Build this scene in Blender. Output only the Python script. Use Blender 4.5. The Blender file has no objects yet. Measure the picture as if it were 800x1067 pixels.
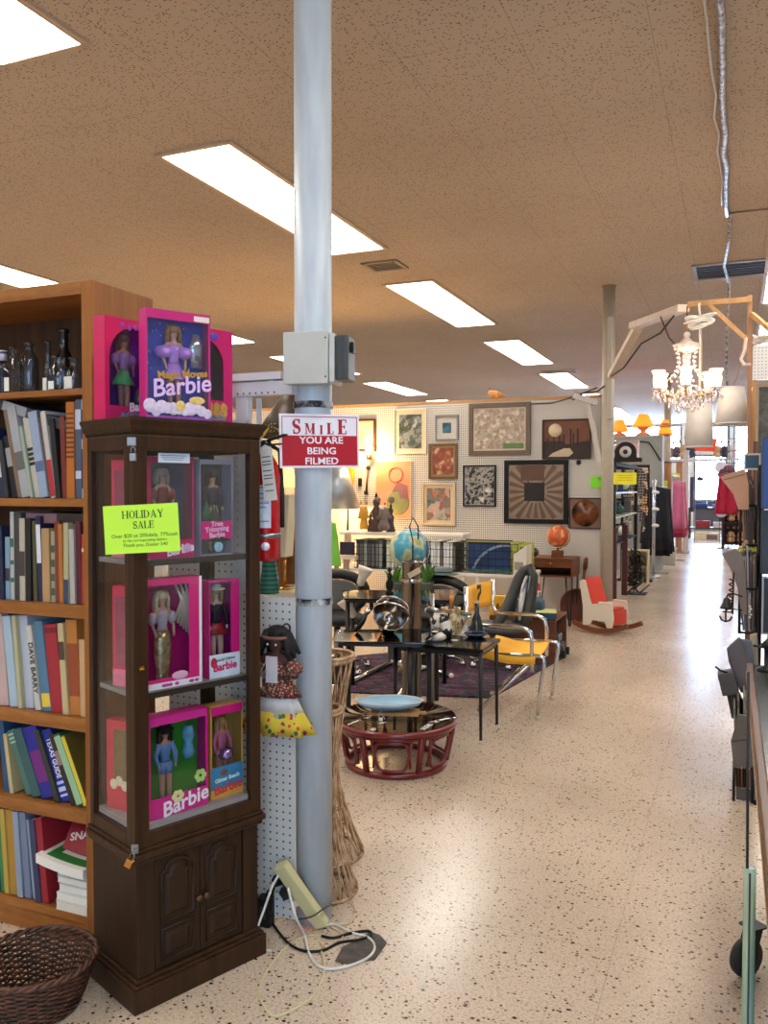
import bpy, math, random
from mathutils import Vector, Matrix, Euler
PI=math.pi; R=math.radians
S=bpy.context.scene; C=S.collection
# ---------------------------------------------------------------- camera, world, exposure
FPX=874.49; PITCH,ROLL,YAW=.0293578,.0011584,.3975; EYE=Vector((0,0,1.5))
_f=Vector((-math.sin(YAW)*math.cos(PITCH),math.cos(YAW)*math.cos(PITCH),-math.sin(PITCH)))
_r=Vector((math.cos(YAW),math.sin(YAW),0)); _u=_r.cross(_f)
_rt=_r*math.cos(ROLL)+_u*math.sin(ROLL); _up=_u*math.cos(ROLL)-_r*math.sin(ROLL)
cd=bpy.data.cameras.new('camera'); cam=bpy.data.objects.new('camera',cd); C.objects.link(cam)
m=Matrix((_rt,_up,-_f)).transposed().to_4x4(); m.translation=EYE; cam.matrix_world=m
cd.sensor_fit='VERTICAL'; cd.sensor_height=24; cd.lens=FPX/1067*24; cd.clip_start=.05; cd.clip_end=200
S.camera=cam
S.view_settings.view_transform='Standard'; S.view_settings.look='None'; S.view_settings.gamma=1
S.view_settings.use_curve_mapping=False; S.view_settings.exposure=EXPO=.8
w=bpy.data.worlds.new('sky'); S.world=w; w.use_nodes=True
bg=w.node_tree.nodes['Background']; bg.inputs[0].default_value=(.44,.64,1,1); bg.inputs[1].default_value=SKY=30.0
LIGHT_PANEL=8.5
def at(px,py,Y):            # photo direction -> the point of it that lies at depth Y in the room
    d=_rt*((px-400)/FPX)+_up*(-(py-533.5)/FPX)+_f
    return EYE+d*(Y/d.y)
def lamp(name,kind,loc,e,col,size=.1,rot=(0,0,0),sy=None):
    l=bpy.data.lights.new(name,kind); l.energy=e; l.color=col
    if kind=='AREA':
        l.size=size
        if sy: l.shape='RECTANGLE'; l.size_y=sy
    else: l.shadow_soft_size=size
    o=bpy.data.objects.new(name,l); o.location=loc; o.rotation_euler=rot; C.objects.link(o); return o
# daylight through the storefront glass behind the camera and through the glazed far end
DAY=(0,0,10,110)
FRONT=[(-12,-8.4,.5,3.0),(-7.9,-4.3,.5,3.0),(-3.8,-.2,.5,3.0),(.3,3.9,.5,3.0)]
for (a,b,z0,z1),dy in zip(FRONT,DAY): lamp('storefront_daylight','AREA',((a+b)/2,-3.92,(z0+z1)/2),max(dy,.01),(.36,.63,1),b-a,(R(90),0,0),z1-z0)
# ---------------------------------------------------------------- helpers
def lin(c):
    def g(v): v/=255; return v/12.92 if v<=.04045 else ((v+.055)/1.055)**2.4
    return tuple(g(v) for v in c[:3])+(1,)
class NT:
    def __init__(s,name):
        s.m=bpy.data.materials.new(name); s.m.use_nodes=True; s.t=s.m.node_tree; s.n=s.t.nodes; s.b=s.n['Principled BSDF']
    def new(s,t,**k):
        n=s.n.new(t)
        for a,v in k.items(): setattr(n,a,v)
        return n
    def link(s,a,b): s.t.links.new(a,b)
    def val(s,i,v):
        if hasattr(v,'is_output'): s.link(v,i)
        else: i.default_value=v
    def math(s,op,a,b=0,c=None):
        n=s.new('ShaderNodeMath',operation=op); s.val(n.inputs[0],a); s.val(n.inputs[1],b)
        if c is not None: s.val(n.inputs[2],c)
        return n.outputs[0]
    def mix(s,f,a,b,mode='MIX'):
        n=s.new('ShaderNodeMix',data_type='RGBA',blend_type=mode); s.val(n.inputs[0],f); s.val(n.inputs[6],a); s.val(n.inputs[7],b); return n.outputs[2]
    def obj(s): return s.new('ShaderNodeTexCoord').outputs['Object']
    def xyz(s,v=None):
        n=s.new('ShaderNodeSeparateXYZ'); s.link(v or s.obj(),n.inputs[0]); return n.outputs
    def noise(s,scale,vec=None,detail=3,rough=.5):
        n=s.new('ShaderNodeTexNoise'); n.inputs['Scale'].default_value=scale; n.inputs['Detail'].default_value=detail; n.inputs['Roughness'].default_value=rough
        s.link(vec or s.obj(),n.inputs['Vector']); return n.outputs[0]
    def voro(s,scale,vec=None,feature='F1'):
        n=s.new('ShaderNodeTexVoronoi',feature=feature); n.inputs['Scale'].default_value=scale
        s.link(vec or s.obj(),n.inputs['Vector']); return n
    def scaled(s,sc,vec=None):
        n=s.new('ShaderNodeMapping'); n.inputs['Scale'].default_value=sc; s.link(vec or s.obj(),n.inputs[0]); return n.outputs[0]
    def ramp(s,f,stops,const=False):
        n=s.new('ShaderNodeValToRGB'); s.link(f,n.inputs[0]); e=n.color_ramp.elements
        if const: n.color_ramp.interpolation='CONSTANT'
        while len(e)<len(stops): e.new(.5)
        for k,(p,c) in zip(e,stops): k.position=p; k.color=lin(c) if max(c)>1.01 or len(c)==3 else c
        return n.outputs[0]
    def set(s,**k):
        for a,v in k.items():
            s.val(s.b.inputs[{'color':'Base Color','rough':'Roughness','metal':'Metallic','spec':'Specular IOR Level','coat':'Coat Weight','em':'Emission Color','es':'Emission Strength','sheen':'Sheen Weight','tr':'Transmission Weight','alpha':'Alpha'}[a]],v)
        return s
    def bump(s,h,d=.002,st=.5):
        n=s.new('ShaderNodeBump'); n.inputs['Strength'].default_value=st; n.inputs['Distance'].default_value=d; s.link(h,n.inputs['Height']); s.link(n.outputs[0],s.b.inputs['Normal'])
_mc={}
def P(c,rough=.5,metal=0,spec=.5,var=.12,vs=14,name=None,coat=0):
    """plain painted / printed / cloth surface with a little natural variation of tone"""
    k=(tuple(c),rough,metal,spec,var,vs,coat)
    if k in _mc: return _mc[k]
    n=NT(name or 'paint'); 
    if var>0:
        l=lin(c); a=tuple(x*(1-var) for x in l[:3])+(1,); b=tuple(min(1,x*(1+var)) for x in l[:3])+(1,)
        n.set(color=n.mix(n.noise(vs),a,b))
    else: n.set(color=lin(c))
    n.set(rough=rough,metal=metal,spec=spec,coat=coat); _mc[k]=n.m; return n.m
def wood(name,c1,c2,scale=(30,30,2),rough=.45,dist=6,coat=0):
    n=NT(name); v=n.scaled(scale); f=n.noise(1,v,5,.6); g=n.noise(4,n.scaled((scale[0]*3,scale[1]*3,scale[2]*.6)),2)
    f=n.math('ADD',n.math('MULTIPLY',f,.75),n.math('MULTIPLY',g,.25))
    n.set(color=n.ramp(f,[(.3,c1),(.7,c2)]),rough=rough,coat=coat,spec=.3); n.bump(g,.0006,.3); return n.m
def glass(name,tint=(235,240,240),refl=.5,rough=.02):
    n=NT(name); t=n.new('ShaderNodeBsdfTransparent'); t.inputs[0].default_value=lin(tint)
    g=n.new('ShaderNodeBsdfGlossy'); g.inputs['Roughness'].default_value=rough
    ge=n.new('ShaderNodeNewGeometry'); dt=n.new('ShaderNodeVectorMath',operation='DOT_PRODUCT'); n.link(ge.outputs['Incoming'],dt.inputs[0]); n.link(ge.outputs['Normal'],dt.inputs[1])
    fr=n.math('ADD',.04,n.math('MULTIPLY',n.math('POWER',n.math('SUBTRACT',1,n.math('ABSOLUTE',dt.outputs['Value'])),5),.9))
    mx=n.new('ShaderNodeMixShader'); n.link(n.math('MULTIPLY',fr,refl*2),mx.inputs[0]); n.link(t.outputs[0],mx.inputs[1]); n.link(g.outputs[0],mx.inputs[2])
    n.link(mx.outputs[0],n.n['Material Output'].inputs[0]); return n.m
def glow(name,c,st):
    n=NT(name); n.set(color=lin(c),em=lin(c),es=st); return n.m
class MB:
    """collects shapes and links them as ONE mesh object"""
    def __init__(s): s.v=[]; s.f=[]; s.sm=[]; s.mi=[]; s.k=0; s.M=None
    def add(s,vs,fs,smooth=False,m=None):
        o=len(s.v); mm=m if m is not None else None
        for p in vs:
            p=Vector(p)
            if mm is not None: p=mm@p
            if s.M is not None: p=s.M@p
            s.v.append(p)
        for f in fs: s.f.append([i+o for i in f]); s.sm.append(smooth); s.mi.append(s.k)
        return s
    def box(s,x0,x1,y0,y1,z0,z1,m=None):
        v=[(x,y,z) for z in (z0,z1) for y in (y0,y1) for x in (x0,x1)]
        return s.add(v,[(0,2,3,1),(4,5,7,6),(0,1,5,4),(2,6,7,3),(0,4,6,2),(1,3,7,5)],False,m)
    def bar(s,a,b,w,d=None,up=(0,0,1)):
        a=Vector(a); b=Vector(b); t=(b-a).normalized(); u=Vector(up)
        if abs(t.dot(u))>.98: u=Vector((1,0,0))
        x=t.cross(u).normalized(); y=x.cross(t); d=d or w; v=[]
        for p in (a,b):
            for i,j in ((-1,-1),(1,-1),(1,1),(-1,1)): v.append(p+x*i*w/2+y*j*d/2)
        return s.add(v,[(3,2,1,0),(4,5,6,7),(0,1,5,4),(1,2,6,5),(2,3,7,6),(3,0,4,7)])
    def tube(s,pts,r,n=8,closed=False,m=None):
        pts=[Vector(p) for p in pts]; N=len(pts); rs=r if isinstance(r,(list,tuple)) else [r]*N
        def tan(i):
            a=pts[(i-1)%N] if (closed or i>0) else pts[i]; b=pts[(i+1)%N] if (closed or i<N-1) else pts[i]
            t=b-a; return t.normalized() if t.length>1e-9 else Vector((0,0,1))
        t=tan(0); x=t.orthogonal().normalized(); v=[]
        for i in range(N):
            t=tan(i); x=(x-t*x.dot(t)); x=x.normalized() if x.length>1e-6 else t.orthogonal().normalized(); y=t.cross(x)
            for k in range(n):
                a=2*PI*k/n; v.append(pts[i]+(x*math.cos(a)+y*math.sin(a))*rs[i])
        f=[]
        for i in range(N if closed else N-1):
            j=(i+1)%N
            for k in range(n): f.append((i*n+k,i*n+(k+1)%n,j*n+(k+1)%n,j*n+k))
        if not closed: f.append(tuple(range(n))[::-1]); f.append(tuple((N-1)*n+k for k in range(n)))
        return s.add(v,f,True,m)
    def lathe(s,prof,n=24,c=(0,0,0),m=None,cap=True,sx=1,sy=1,wob=None):
        v=[];f=[];N=len(prof)
        for i,(r,z) in enumerate(prof):
            for k in range(n):
                a=2*PI*k/n; q=r*(1+(wob(a,z) if wob else 0)); v.append((c[0]+q*math.cos(a)*sx,c[1]+q*math.sin(a)*sy,c[2]+z))
        for i in range(N-1):
            for k in range(n): f.append((i*n+k,i*n+(k+1)%n,(i+1)*n+(k+1)%n,(i+1)*n+k))
        if cap:
            if prof[0][0]>1e-5: f.append(tuple(range(n))[::-1])
            if prof[-1][0]>1e-5: f.append(tuple((N-1)*n+k for k in range(n)))
        return s.add(v,f,True,m)
    def ball(s,c,r,n=14,sx=1,sy=1,sz=1,m=None):
        h=max(6,n//2); return s.lathe([(max(1e-6,r*math.sin(PI*i/h)),-r*sz*math.cos(PI*i/h)) for i in range(h+1)],n,c,m,False,sx,sy)
    def prism(s,poly,z0,z1,m=None):
        n=len(poly); v=[(x,y,z0) for x,y in poly]+[(x,y,z1) for x,y in poly]
        f=[tuple(range(n))[::-1],tuple(range(n,2*n))]+[(i,(i+1)%n,n+(i+1)%n,n+i) for i in range(n)]
        return s.add(v,f,False,m)
    def ribbon(s,c,wd,z0,z1,m=None):
        """flat stroke of varying width along a 2D centre line"""
        c=[Vector((p[0],p[1],0)) for p in c]; N=len(c); L=[];Rr=[]
        for i in range(N):
            t=(c[min(i+1,N-1)]-c[max(i-1,0)]).normalized(); nn=Vector((-t.y,t.x,0)); q=wd[i]/2 if isinstance(wd,(list,tuple)) else wd/2
            L.append(c[i]+nn*q); Rr.append(c[i]-nn*q)
        for i in range(N-1): s.prism([(p.x,p.y) for p in (Rr[i],Rr[i+1],L[i+1],L[i])],z0,z1,m)
        return s
    def grid(s,fn,nu,nv,smooth=True,m=None):
        v=[fn(i/nu,j/nv) for j in range(nv+1) for i in range(nu+1)]
        return s.add(v,[(j*(nu+1)+i,j*(nu+1)+i+1,(j+1)*(nu+1)+i+1,(j+1)*(nu+1)+i) for j in range(nv) for i in range(nu)],smooth,m)
    def build(s,name,mat,parent=None,bev=0,loc=None,rot=None,solid=0,sub=0):
        me=bpy.data.meshes.new(name); me.from_pydata([tuple(p) for p in s.v],[],s.f)
        me.polygons.foreach_set('use_smooth',s.sm)
        for mt in (mat if isinstance(mat,(list,tuple)) else [mat]): me.materials.append(mt)
        if isinstance(mat,(list,tuple)): me.polygons.foreach_set('material_index',s.mi)
        me.update()
        o=bpy.data.objects.new(name,me); C.objects.link(o)
        if parent: o.parent=parent
        if loc is not None: o.location=loc
        if rot is not None: o.rotation_euler=rot
        if solid: md=o.modifiers.new('thickness','SOLIDIFY'); md.thickness=solid; md.offset=0
        if bev: md=o.modifiers.new('bevel','BEVEL'); md.width=bev; md.segments=2; md.limit_method='ANGLE'
        if sub: md=o.modifiers.new('smooth','SUBSURF'); md.levels=sub; md.render_levels=sub
        return o
def TR(loc=(0,0,0),rot=(0,0,0)): return Matrix.Translation(loc)@Euler(rot).to_matrix().to_4x4()
def tag(o,label,cat,group=None,kind=None):
    if label: o['label']=label
    if cat: o['category']=cat
    if group: o['group']=group
    if kind: o['kind']=kind
    return o
def thing(name,label,cat,loc=(0,0,0),rz=0,group=None,rot=None):
    o=bpy.data.objects.new(name,None); C.objects.link(o); o.location=loc; o.rotation_euler=rot or (0,0,rz); o.empty_display_size=.05
    return tag(o,label,cat,group)
def struct(name,mb,mat,bev=0,parent=None):
    o=mb.build(name,mat,parent,bev)
    if not parent: o['kind']='structure'
    return o
def plab(o,l): o['label']=l; return o
def dup(root,loc,rz=None,label=None,group=None,scale=None):
    def cp(o,par):
        c=o.copy(); C.objects.link(c); c.parent=par
        for ch in list(o.children): cp(ch,c)
        return c
    r=cp(root,None); r.location=loc
    if rz is not None: r.rotation_euler=(0,0,rz)
    if label: r['label']=label
    if group: r['group']=group
    if scale: r.scale=scale
    return r
def text(s,size,mat,parent,loc,rot=(PI/2,0,0),name='lettering',align='CENTER',sx=1,shear=0,bold=0,ext=.0006):
    c=bpy.data.curves.new(name,'FONT'); c.body=s; c.size=size; c.align_x=align; c.align_y='CENTER'; c.shear=shear; c.offset=bold; c.extrude=ext; c.resolution_u=3
    t=bpy.data.objects.new(name,c); C.objects.link(t); dg=bpy.context.evaluated_depsgraph_get()
    me=bpy.data.meshes.new_from_object(t.evaluated_get(dg)); bpy.data.objects.remove(t); bpy.data.curves.remove(c)
    me.name=name; me.materials.clear(); me.materials.append(mat); o=bpy.data.objects.new(name,me); C.objects.link(o)
    if parent: o.parent=parent
    o.location=loc; o.rotation_euler=rot; o.scale=(sx,1,1); return o
# capital letters with thick stems, thin strokes and slab serifs (unit height)
def serif(mb,s,x,y,h,th=.16,tn=.05,gap=.13,z0=0,z1=.0006,m=None,meas=False):
    def rect(a,b,c,d): mb.prism([(X+a*h,y+c*h),(X+b*h,y+c*h),(X+b*h,y+d*h),(X+a*h,y+d*h)],z0,z1,m)
    def poly(p): mb.prism([(X+a*h,y+b*h) for a,b in p],z0,z1,m)
    def stem(a,sv=True): rect(a,a+th,0,1); rect(a-.07,a+th+.07,0,tn); rect(a-.07,a+th+.07,1-tn,1)
    wd={'I':th,'L':.55,'E':.56,'H':.72,'A':.74,'Y':.74,'O':.74,'D':.7,'M':.9,'S':.52,' ':.3}
    tot=sum(wd[ch]*h+gap*h for ch in s)-gap*h; X=x-tot/2
    for ch in s:
        W=wd[ch]
        if ch=='I': stem(0)
        elif ch=='L': stem(0); rect(th,W,0,tn); rect(W-tn,W,0,.28)
        elif ch=='E':
            stem(0); rect(th,W,0,tn); rect(th,W,1-tn,1); rect(th,W*.8,.48,.48+tn); rect(W-tn,W,0,.25); rect(W-tn,W,.76,1); rect(W*.8-tn,W*.8,.38,.62)
        elif ch=='H': stem(0); stem(W-th); rect(th,W-th,.47,.47+tn)
        elif ch=='A':
            poly([(0.04,0),(0.04+tn*1.4,0),(W/2,.93),(W/2-.03,1)]); poly([(W-th-.05,0),(W-.03,0),(W/2+.04,1),(W/2-.06,1)]); rect(.18,W-.2,.3,.3+tn); rect(-.04,.18,0,tn); rect(W-th-.12,W+.05,0,tn)
        elif ch=='Y':
            poly([(W/2-th/2,0),(W/2+th/2,0),(W/2+th/2,.5),(W/2-th/2,.5)]); poly([(.0,1),(th*1.1,1),(W/2+th/2,.48),(W/2-th/2,.48)]); poly([(W-.1,1),(W-.1+tn*1.3,1),(W/2+th/2,.48),(W/2+th/2-tn*1.5,.48)]); rect(-.05,th*1.1+.08,1-tn,1); rect(W-.2,W+.05,1-tn,1); rect(W/2-th/2-.07,W/2+th/2+.07,0,tn)
        elif ch=='M':
            rect(.05,.05+tn*1.3,0,1); rect(W-th,W,0,1); poly([(.02,1),(.02+th,1),(W/2+.03,.1),(W/2-.05,.1)]); poly([(W/2-.03,.1),(W/2+.04,.1),(W-.02,1),(W-.1,1)]); rect(-.05,.19,0,tn); rect(W-th-.07,W+.06,0,tn); rect(-.05,th,1-tn,1); rect(W-th,W+.06,1-tn,1)
        elif ch in 'OD':
            n=20; ring=[]
            for k in range(n+1):
                a=2*PI*k/n if ch=='O' else -PI/2+PI*k/n
                rx=W/2 if ch=='O' else W-th*.5; cx=W/2 if ch=='O' else th*.5
                t=abs(math.cos(a)); q=tn+(th-tn)*t
                ring.append(((X+(cx+rx*math.cos(a))*h,y+(.5+.5*math.sin(a))*h),(X+(cx+(rx-q)*math.cos(a))*h,y+(.5+(.5-tn*.9)*math.sin(a))*h)))
            for k in range(n): mb.prism([ring[k][0],ring[k+1][0],ring[k+1][1],ring[k][1]],z0,z1,m)
            if ch=='D': stem(0)
        elif ch=='S':
            pts=[];wv=[]
            for k in range(25):
                u=k/24; 
                if u<.5: a=R(30)+R(240)*(u/.5); px=W/2+.20*math.cos(a); py=.745+.215*math.sin(a)
                else: a=R(90)-R(240)*((u-.5)/.5); px=W/2+.22*math.cos(a); py=.265+.225*math.sin(a)
                pts.append((X+px*h,y+py*h)); wv.append(h*(tn+(th-tn)*max(0,1-abs(u-.5)/.28)+.02))
            mb.ribbon(pts,wv,z0,z1,m); rect(W-.1,W-.1+tn*1.2,.68,1); rect(.04,.04+tn*1.2,0,.32)
        X+=(W+gap)*h
    return mb
def fig(name,mat,parent,verts,edges,rad,sub=1,loc=(0,0,0),rot=(0,0,0),scale=1):
    """one continuous skinned figure grown over a skeleton"""
    me=bpy.data.meshes.new(name); me.from_pydata([Vector(v)*scale for v in verts],edges,[]); me.materials.append(mat)
    o=bpy.data.objects.new(name,me); C.objects.link(o); o.parent=parent; o.location=loc; o.rotation_euler=rot
    md=o.modifiers.new('skin','SKIN'); md.use_smooth_shade=True
    me.skin_vertices or me.attributes
    sv=me.skin_vertices[0].data if me.skin_vertices else None
    for i,r in enumerate(rad):
        rr=r if isinstance(r,tuple) else (r,r); sv[i].radius=(rr[0]*scale,rr[1]*scale); sv[i].use_root=(i==0)
    if sub: s=o.modifiers.new('smooth','SUBSURF'); s.levels=sub; s.render_levels=sub
    return o
# ---------------------------------------------------------------- shared materials
K={}
K['white']=P((222,220,214),.5); K['offwhite']=P((205,200,188),.5); K['black']=P((16,15,15),.4,spec=.25); K['blackmatte']=P((22,21,21),.75)
K['chrome']=P((205,205,205),.12,1,var=.02); K['steel']=P((150,152,155),.35,1); K['brass']=P((190,140,60),.25,1); K['dkmetal']=P((60,58,56),.4,.9)
K['oak']=wood('honey_oak',(124,74,32),(166,106,49),(22,22,1.6),.42); K['oakX']=wood('honey_oak_shelf',(122,73,31),(172,112,53),(1.6,22,22),.42)
K['walnut']=wood('dark_walnut',(40,23,11),(68,42,22),(40,40,2),.42); K['walnut2']=wood('walnut_panel',(33,19,9),(56,35,18),(45,45,2.2),.5)
K['teak']=wood('teak',(84,46,24),(122,70,38),(2.5,30,30),.4); K['pine']=wood('raw_pine',(172,124,74),(206,160,108),(30,30,2),.6)
K['glass']=glass('clear_glass',(250,252,252),.36); K['card']=P((150,122,92),.8); K['paper']=P((226,222,208),.8,var=.05)
K['neon']=P((196,246,66),.7,var=.03); K['neongreen']=P((132,222,52),.7,var=.03); K['yellow']=P((242,178,40),.6,var=.08)
K['ink']=P((24,24,26),.6,var=0); K['red']=P((176,20,40),.35,var=.04); K['signwhite']=P((236,232,240),.3,var=.02)
K['pink']=P((222,36,112),.35,var=.06); K['hotpink']=P((206,24,120),.35,var=.06); K['skin']=P((206,150,118),.5,var=.04); K['skindark']=P((92,52,36),.5,var=.05)
def pegmat(name,c,axes=(0,2),pitch=.0254,r=.0036):
    n=NT(name); s=n.xyz(); d=[]
    for a in axes:
        q=n.math('SUBTRACT',n.math('FRACT',n.math('DIVIDE',s[a],pitch)),.5); d.append(n.math('MULTIPLY',q,q))
    h=n.math('LESS_THAN',n.math('ADD',d[0],d[1]),(r/pitch)**2)
    l=lin(c); base=n.mix(n.noise(2.5),tuple(x*.93 for x in l[:3])+(1,),l)
    n.set(color=n.mix(h,base,lin((46,42,40))),rough=.5); return n.m
K['peg']=pegmat('white_pegboard',(214,212,206)); K['pegwarm']=pegmat('cream_pegboard',(218,210,198),r=.0062); K['pegY']=pegmat('white_pegboard_side',(214,212,206),(1,2))
# ================================================================ SETTING
CZ=3.7; X0,X1,Y0,Y1=-13,5,-4,30.5
n=NT('terrazzo'); o=n.obj()
base=n.ramp(n.noise(1.1,o,4),[(.3,(186,168,150)),(.7,(208,190,172))])
fine=n.noise(110,o,2); base=n.mix(n.math('MULTIPLY',n.math('GREATER_THAN',fine,.55),.45),base,lin((150,130,104)))
for sc,th,pr,c in ((36,.27,.6,(60,44,34)),(60,.34,.65,(104,80,62)),(80,.26,.3,(222,210,192)),(48,.26,.5,(48,36,28))):
    v=n.voro(sc,n.scaled((1,1.15,1),o)); rr=n.xyz(v.outputs['Color'])
    base=n.mix(n.math('MULTIPLY',n.math('LESS_THAN',v.outputs['Distance'],n.math('MULTIPLY',rr[1],th)),n.math('GREATER_THAN',rr[0],1-pr)),base,lin(c))
s=n.xyz(o)
def seam(ax,p,off,wd): return n.math('LESS_THAN',n.math('ABSOLUTE',n.math('SUBTRACT',n.math('FRACT',n.math('DIVIDE',n.math('ADD',s[ax],off),p)),.5)),wd/p)
sm=n.math('MAXIMUM',seam(0,1.22,.96,.0018),seam(1,1.22,.3,.0018))
base=n.mix(n.math('MULTIPLY',sm,.3),base,lin((110,92,76)))
n.set(color=base,rough=n.math('ADD',.15,n.math('MULTIPLY',n.noise(.8,o,3),.16)),spec=.5)
struct('floor',MB().box(X0,X1,Y0,Y1,-.1,0),n.m)
n=NT('acoustic_tile'); o=n.obj(); s=n.xyz(o)
base=n.ramp(n.noise(.35,o,3),[(.3,(188,168,146)),(.7,(206,187,164))])
v=n.voro(44,n.scaled((1,1.6,1),o)); rr=n.xyz(v.outputs['Color'])
base=n.mix(n.math('MULTIPLY',n.math('LESS_THAN',v.outputs['Distance'],.27),n.math('MULTIPLY',n.math('GREATER_THAN',rr[0],.3),.85)),base,lin((84,62,46)))
sm=n.math('MAXIMUM',seam(0,.61,.1,.0022),seam(1,1.22,.2,.0018))
base=n.mix(n.math('MULTIPLY',sm,n.math('MULTIPLY',n.noise(1.7,o,2),.75)),base,lin((96,72,52)))
base=n.mix(n.math('MULTIPLY',n.noise(.45,n.scaled((.4,1,1),o),4),.3),base,lin((128,108,94)))
n.set(color=base,rough=.85,spec=.2)
struct('ceiling',MB().box(X0,X1,Y0,Y1,CZ,CZ+.1),n.m)
K['wallpaint']=P((214,208,196),.7)
def holed(name,ax,pos,a0,a1,holes,mat,t=.12):
    """a wall along one axis with rectangular openings"""
    us=sorted({a0,a1}|{h[0] for h in holes}|{h[1] for h in holes}); zs=sorted({0,CZ}|{h[2] for h in holes}|{h[3] for h in holes}); b=MB()
    for i in range(len(us)-1):
        for j in range(len(zs)-1):
            u=(us[i]+us[i+1])/2; z=(zs[j]+zs[j+1])/2
            if any(h[0]<u<h[1] and h[2]<z<h[3] for h in holes): continue
            if ax=='x': b.box(us[i],us[i+1],pos,pos+t,zs[j],zs[j+1])
            else: b.box(pos,pos+t,us[i],us[i+1],zs[j],zs[j+1])
    return struct(name,b,mat)
holed('wall_front','x',Y0-.12,X0,X1,FRONT,K['wallpaint'])
holed('wall_left','y',X0-.12,Y0,Y1,[],K['wallpaint']); holed('wall_right','y',X1,Y0,Y1,[],K['wallpaint'])
BACK=[(-6.2,-1.75,2.35,3.66),(-1.35,-.3,0.05,2.62),(-1.5,-.25,2.75,3.6),(-.1,1.1,1.5,3.6),(1.4,3.6,1.5,3.1)]
holed('wall_back','x',Y1,X0,X1,BACK,K['wallpaint'])
fr=P((120,120,124),.4,.6)
for i,(a,b,z0,z1) in enumerate(BACK):
    isd=z0<.2; nm=('door_1' if isd else 'window_%d'%(i+1)); f=MB(); w_=.06
    f.box(a,a+w_,Y1-.01,Y1+.1,z0,z1).box(b-w_,b,Y1-.01,Y1+.1,z0,z1).box(a+w_,b-w_,Y1-.01,Y1+.1,z0,z0+w_).box(a+w_,b-w_,Y1-.01,Y1+.1,z1-w_,z1)
    if isd: f.box(a+w_,b-w_,Y1-.005,Y1+.095,1.02,1.1)
    o=struct(nm,f,fr); MB().box(a+.03,b-.03,Y1+.04,Y1+.046,z0+.03,z1-.03).build('pane',K['glass'],o)
    if isd: MB().box(a+.05,b-.05,Y1+.02,Y1+.036,.1,1.03).build('lower_glare_block',P((70,66,70),.6),o)  # dark board added to block the glare through the door's lower half
    if isd: MB().tube([(b-.11,Y1-.02,.95),(b-.11,Y1-.06,.97),(b-.11,Y1-.06,1.2),(b-.11,Y1-.02,1.22)],.012).build('door_handle',K['steel'],o)
for i,(a,b,z0,z1) in enumerate(FRONT):
    f=MB(); w_=.06
    for u in (a,(a+b)/2-.03,b-.06): f.box(u,u+w_,Y0-.1,Y0,z0,z1)
    f.box(a,b,Y0-.1,Y0,z0,z0+w_).box(a,b,Y0-.1,Y0,z1-w_,z1); o=struct('window_%d'%(i+6),f,fr); MB().box(a+.03,b-.03,Y0-.06,Y0-.054,z0+.03,z1-.03).build('sky_block_sheet',P((214,212,206),.8),o)  # added unseen opaque sheet, keeps sky light out of the front openings
# ceiling fixtures: three rows of recessed troffers
K['panel']=glow('lit_diffuser',(255,250,240),LIGHT_PANEL)
ords='first second third fourth fifth sixth seventh eighth'.split()
L0=thing('ceiling_light','','ceiling light',(0,0,CZ-.012)); q=MB(); W2,H2=.28,1.285
for a in (-1,1): q.box(a*W2-.018,a*W2+.018,-H2-.018,H2+.018,-.004,.012); q.box(-W2,W2,a*H2-.018,a*H2+.018,-.004,.012)
q.box(-W2,W2,-.006,.006,-.001,.011)
q.build('frame',P((196,170,142),.5),L0); MB().box(-W2+.018,W2-.018,-H2+.018,H2-.018,.0,.008).build('diffuser',K['panel'],L0)
first=True
for X,rn in ((-3.275,'row crossed by the column'),(-7.0,'far left row'),(.53,'right-hand row')):
    seen={-3.275:range(0,7),-7.0:range(0,7),.53:range(1,7)}[X]
    for j,k in enumerate(range(-1,7)):
        y=.75+3.85*k+1.285; lab='lit fluorescent ceiling panel, %s from the front in the %s'%(ords[j],rn)
        if first: L0.location=(X,y,CZ-.012); L0['label']=lab; L0['group']='fluorescent ceiling panels'; first=False
        else: dup(L0,(X,y,CZ-.012),label=lab)
def vent(loc,sx,sy,label,dark=False):
    v=thing('ceiling_vent',label,'vent',loc); f=MB()
    for a in (-1,1): f.box(a*sx-.02,a*sx+.02,-sy-.02,sy+.02,-.012,.004); f.box(-sx,sx,a*sy-.02,a*sy+.02,-.012,.004)
    f.build('frame',P((150,130,108),.5),v); b=MB()
    for k in range(6): y=-sy+sy*2*(k+.5)/6; b.box(-sx+.02,sx-.02,y-.012,y+.012,-.006,.0,TR((0,0,0)))
    b.build('louvre',P((112,98,82) if not dark else (40,40,42),.5),v); MB().box(-sx+.015,sx-.015,-sy+.015,sy-.015,.001,.004).build('backing',P((46,40,34),.8),v)
vent((-3.24,7.73,CZ-.005),.17,.15,'small square tan air vent in the ceiling beside the light behind the column')
vent((.0,9.2,CZ-.005),.42,.3,'long dark air grille in the ceiling above the wooden lamp bracket',True)
vent((-3.1,16.0,CZ-.005),.3,.16,'small pale air register in the ceiling far down the light row')
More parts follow.
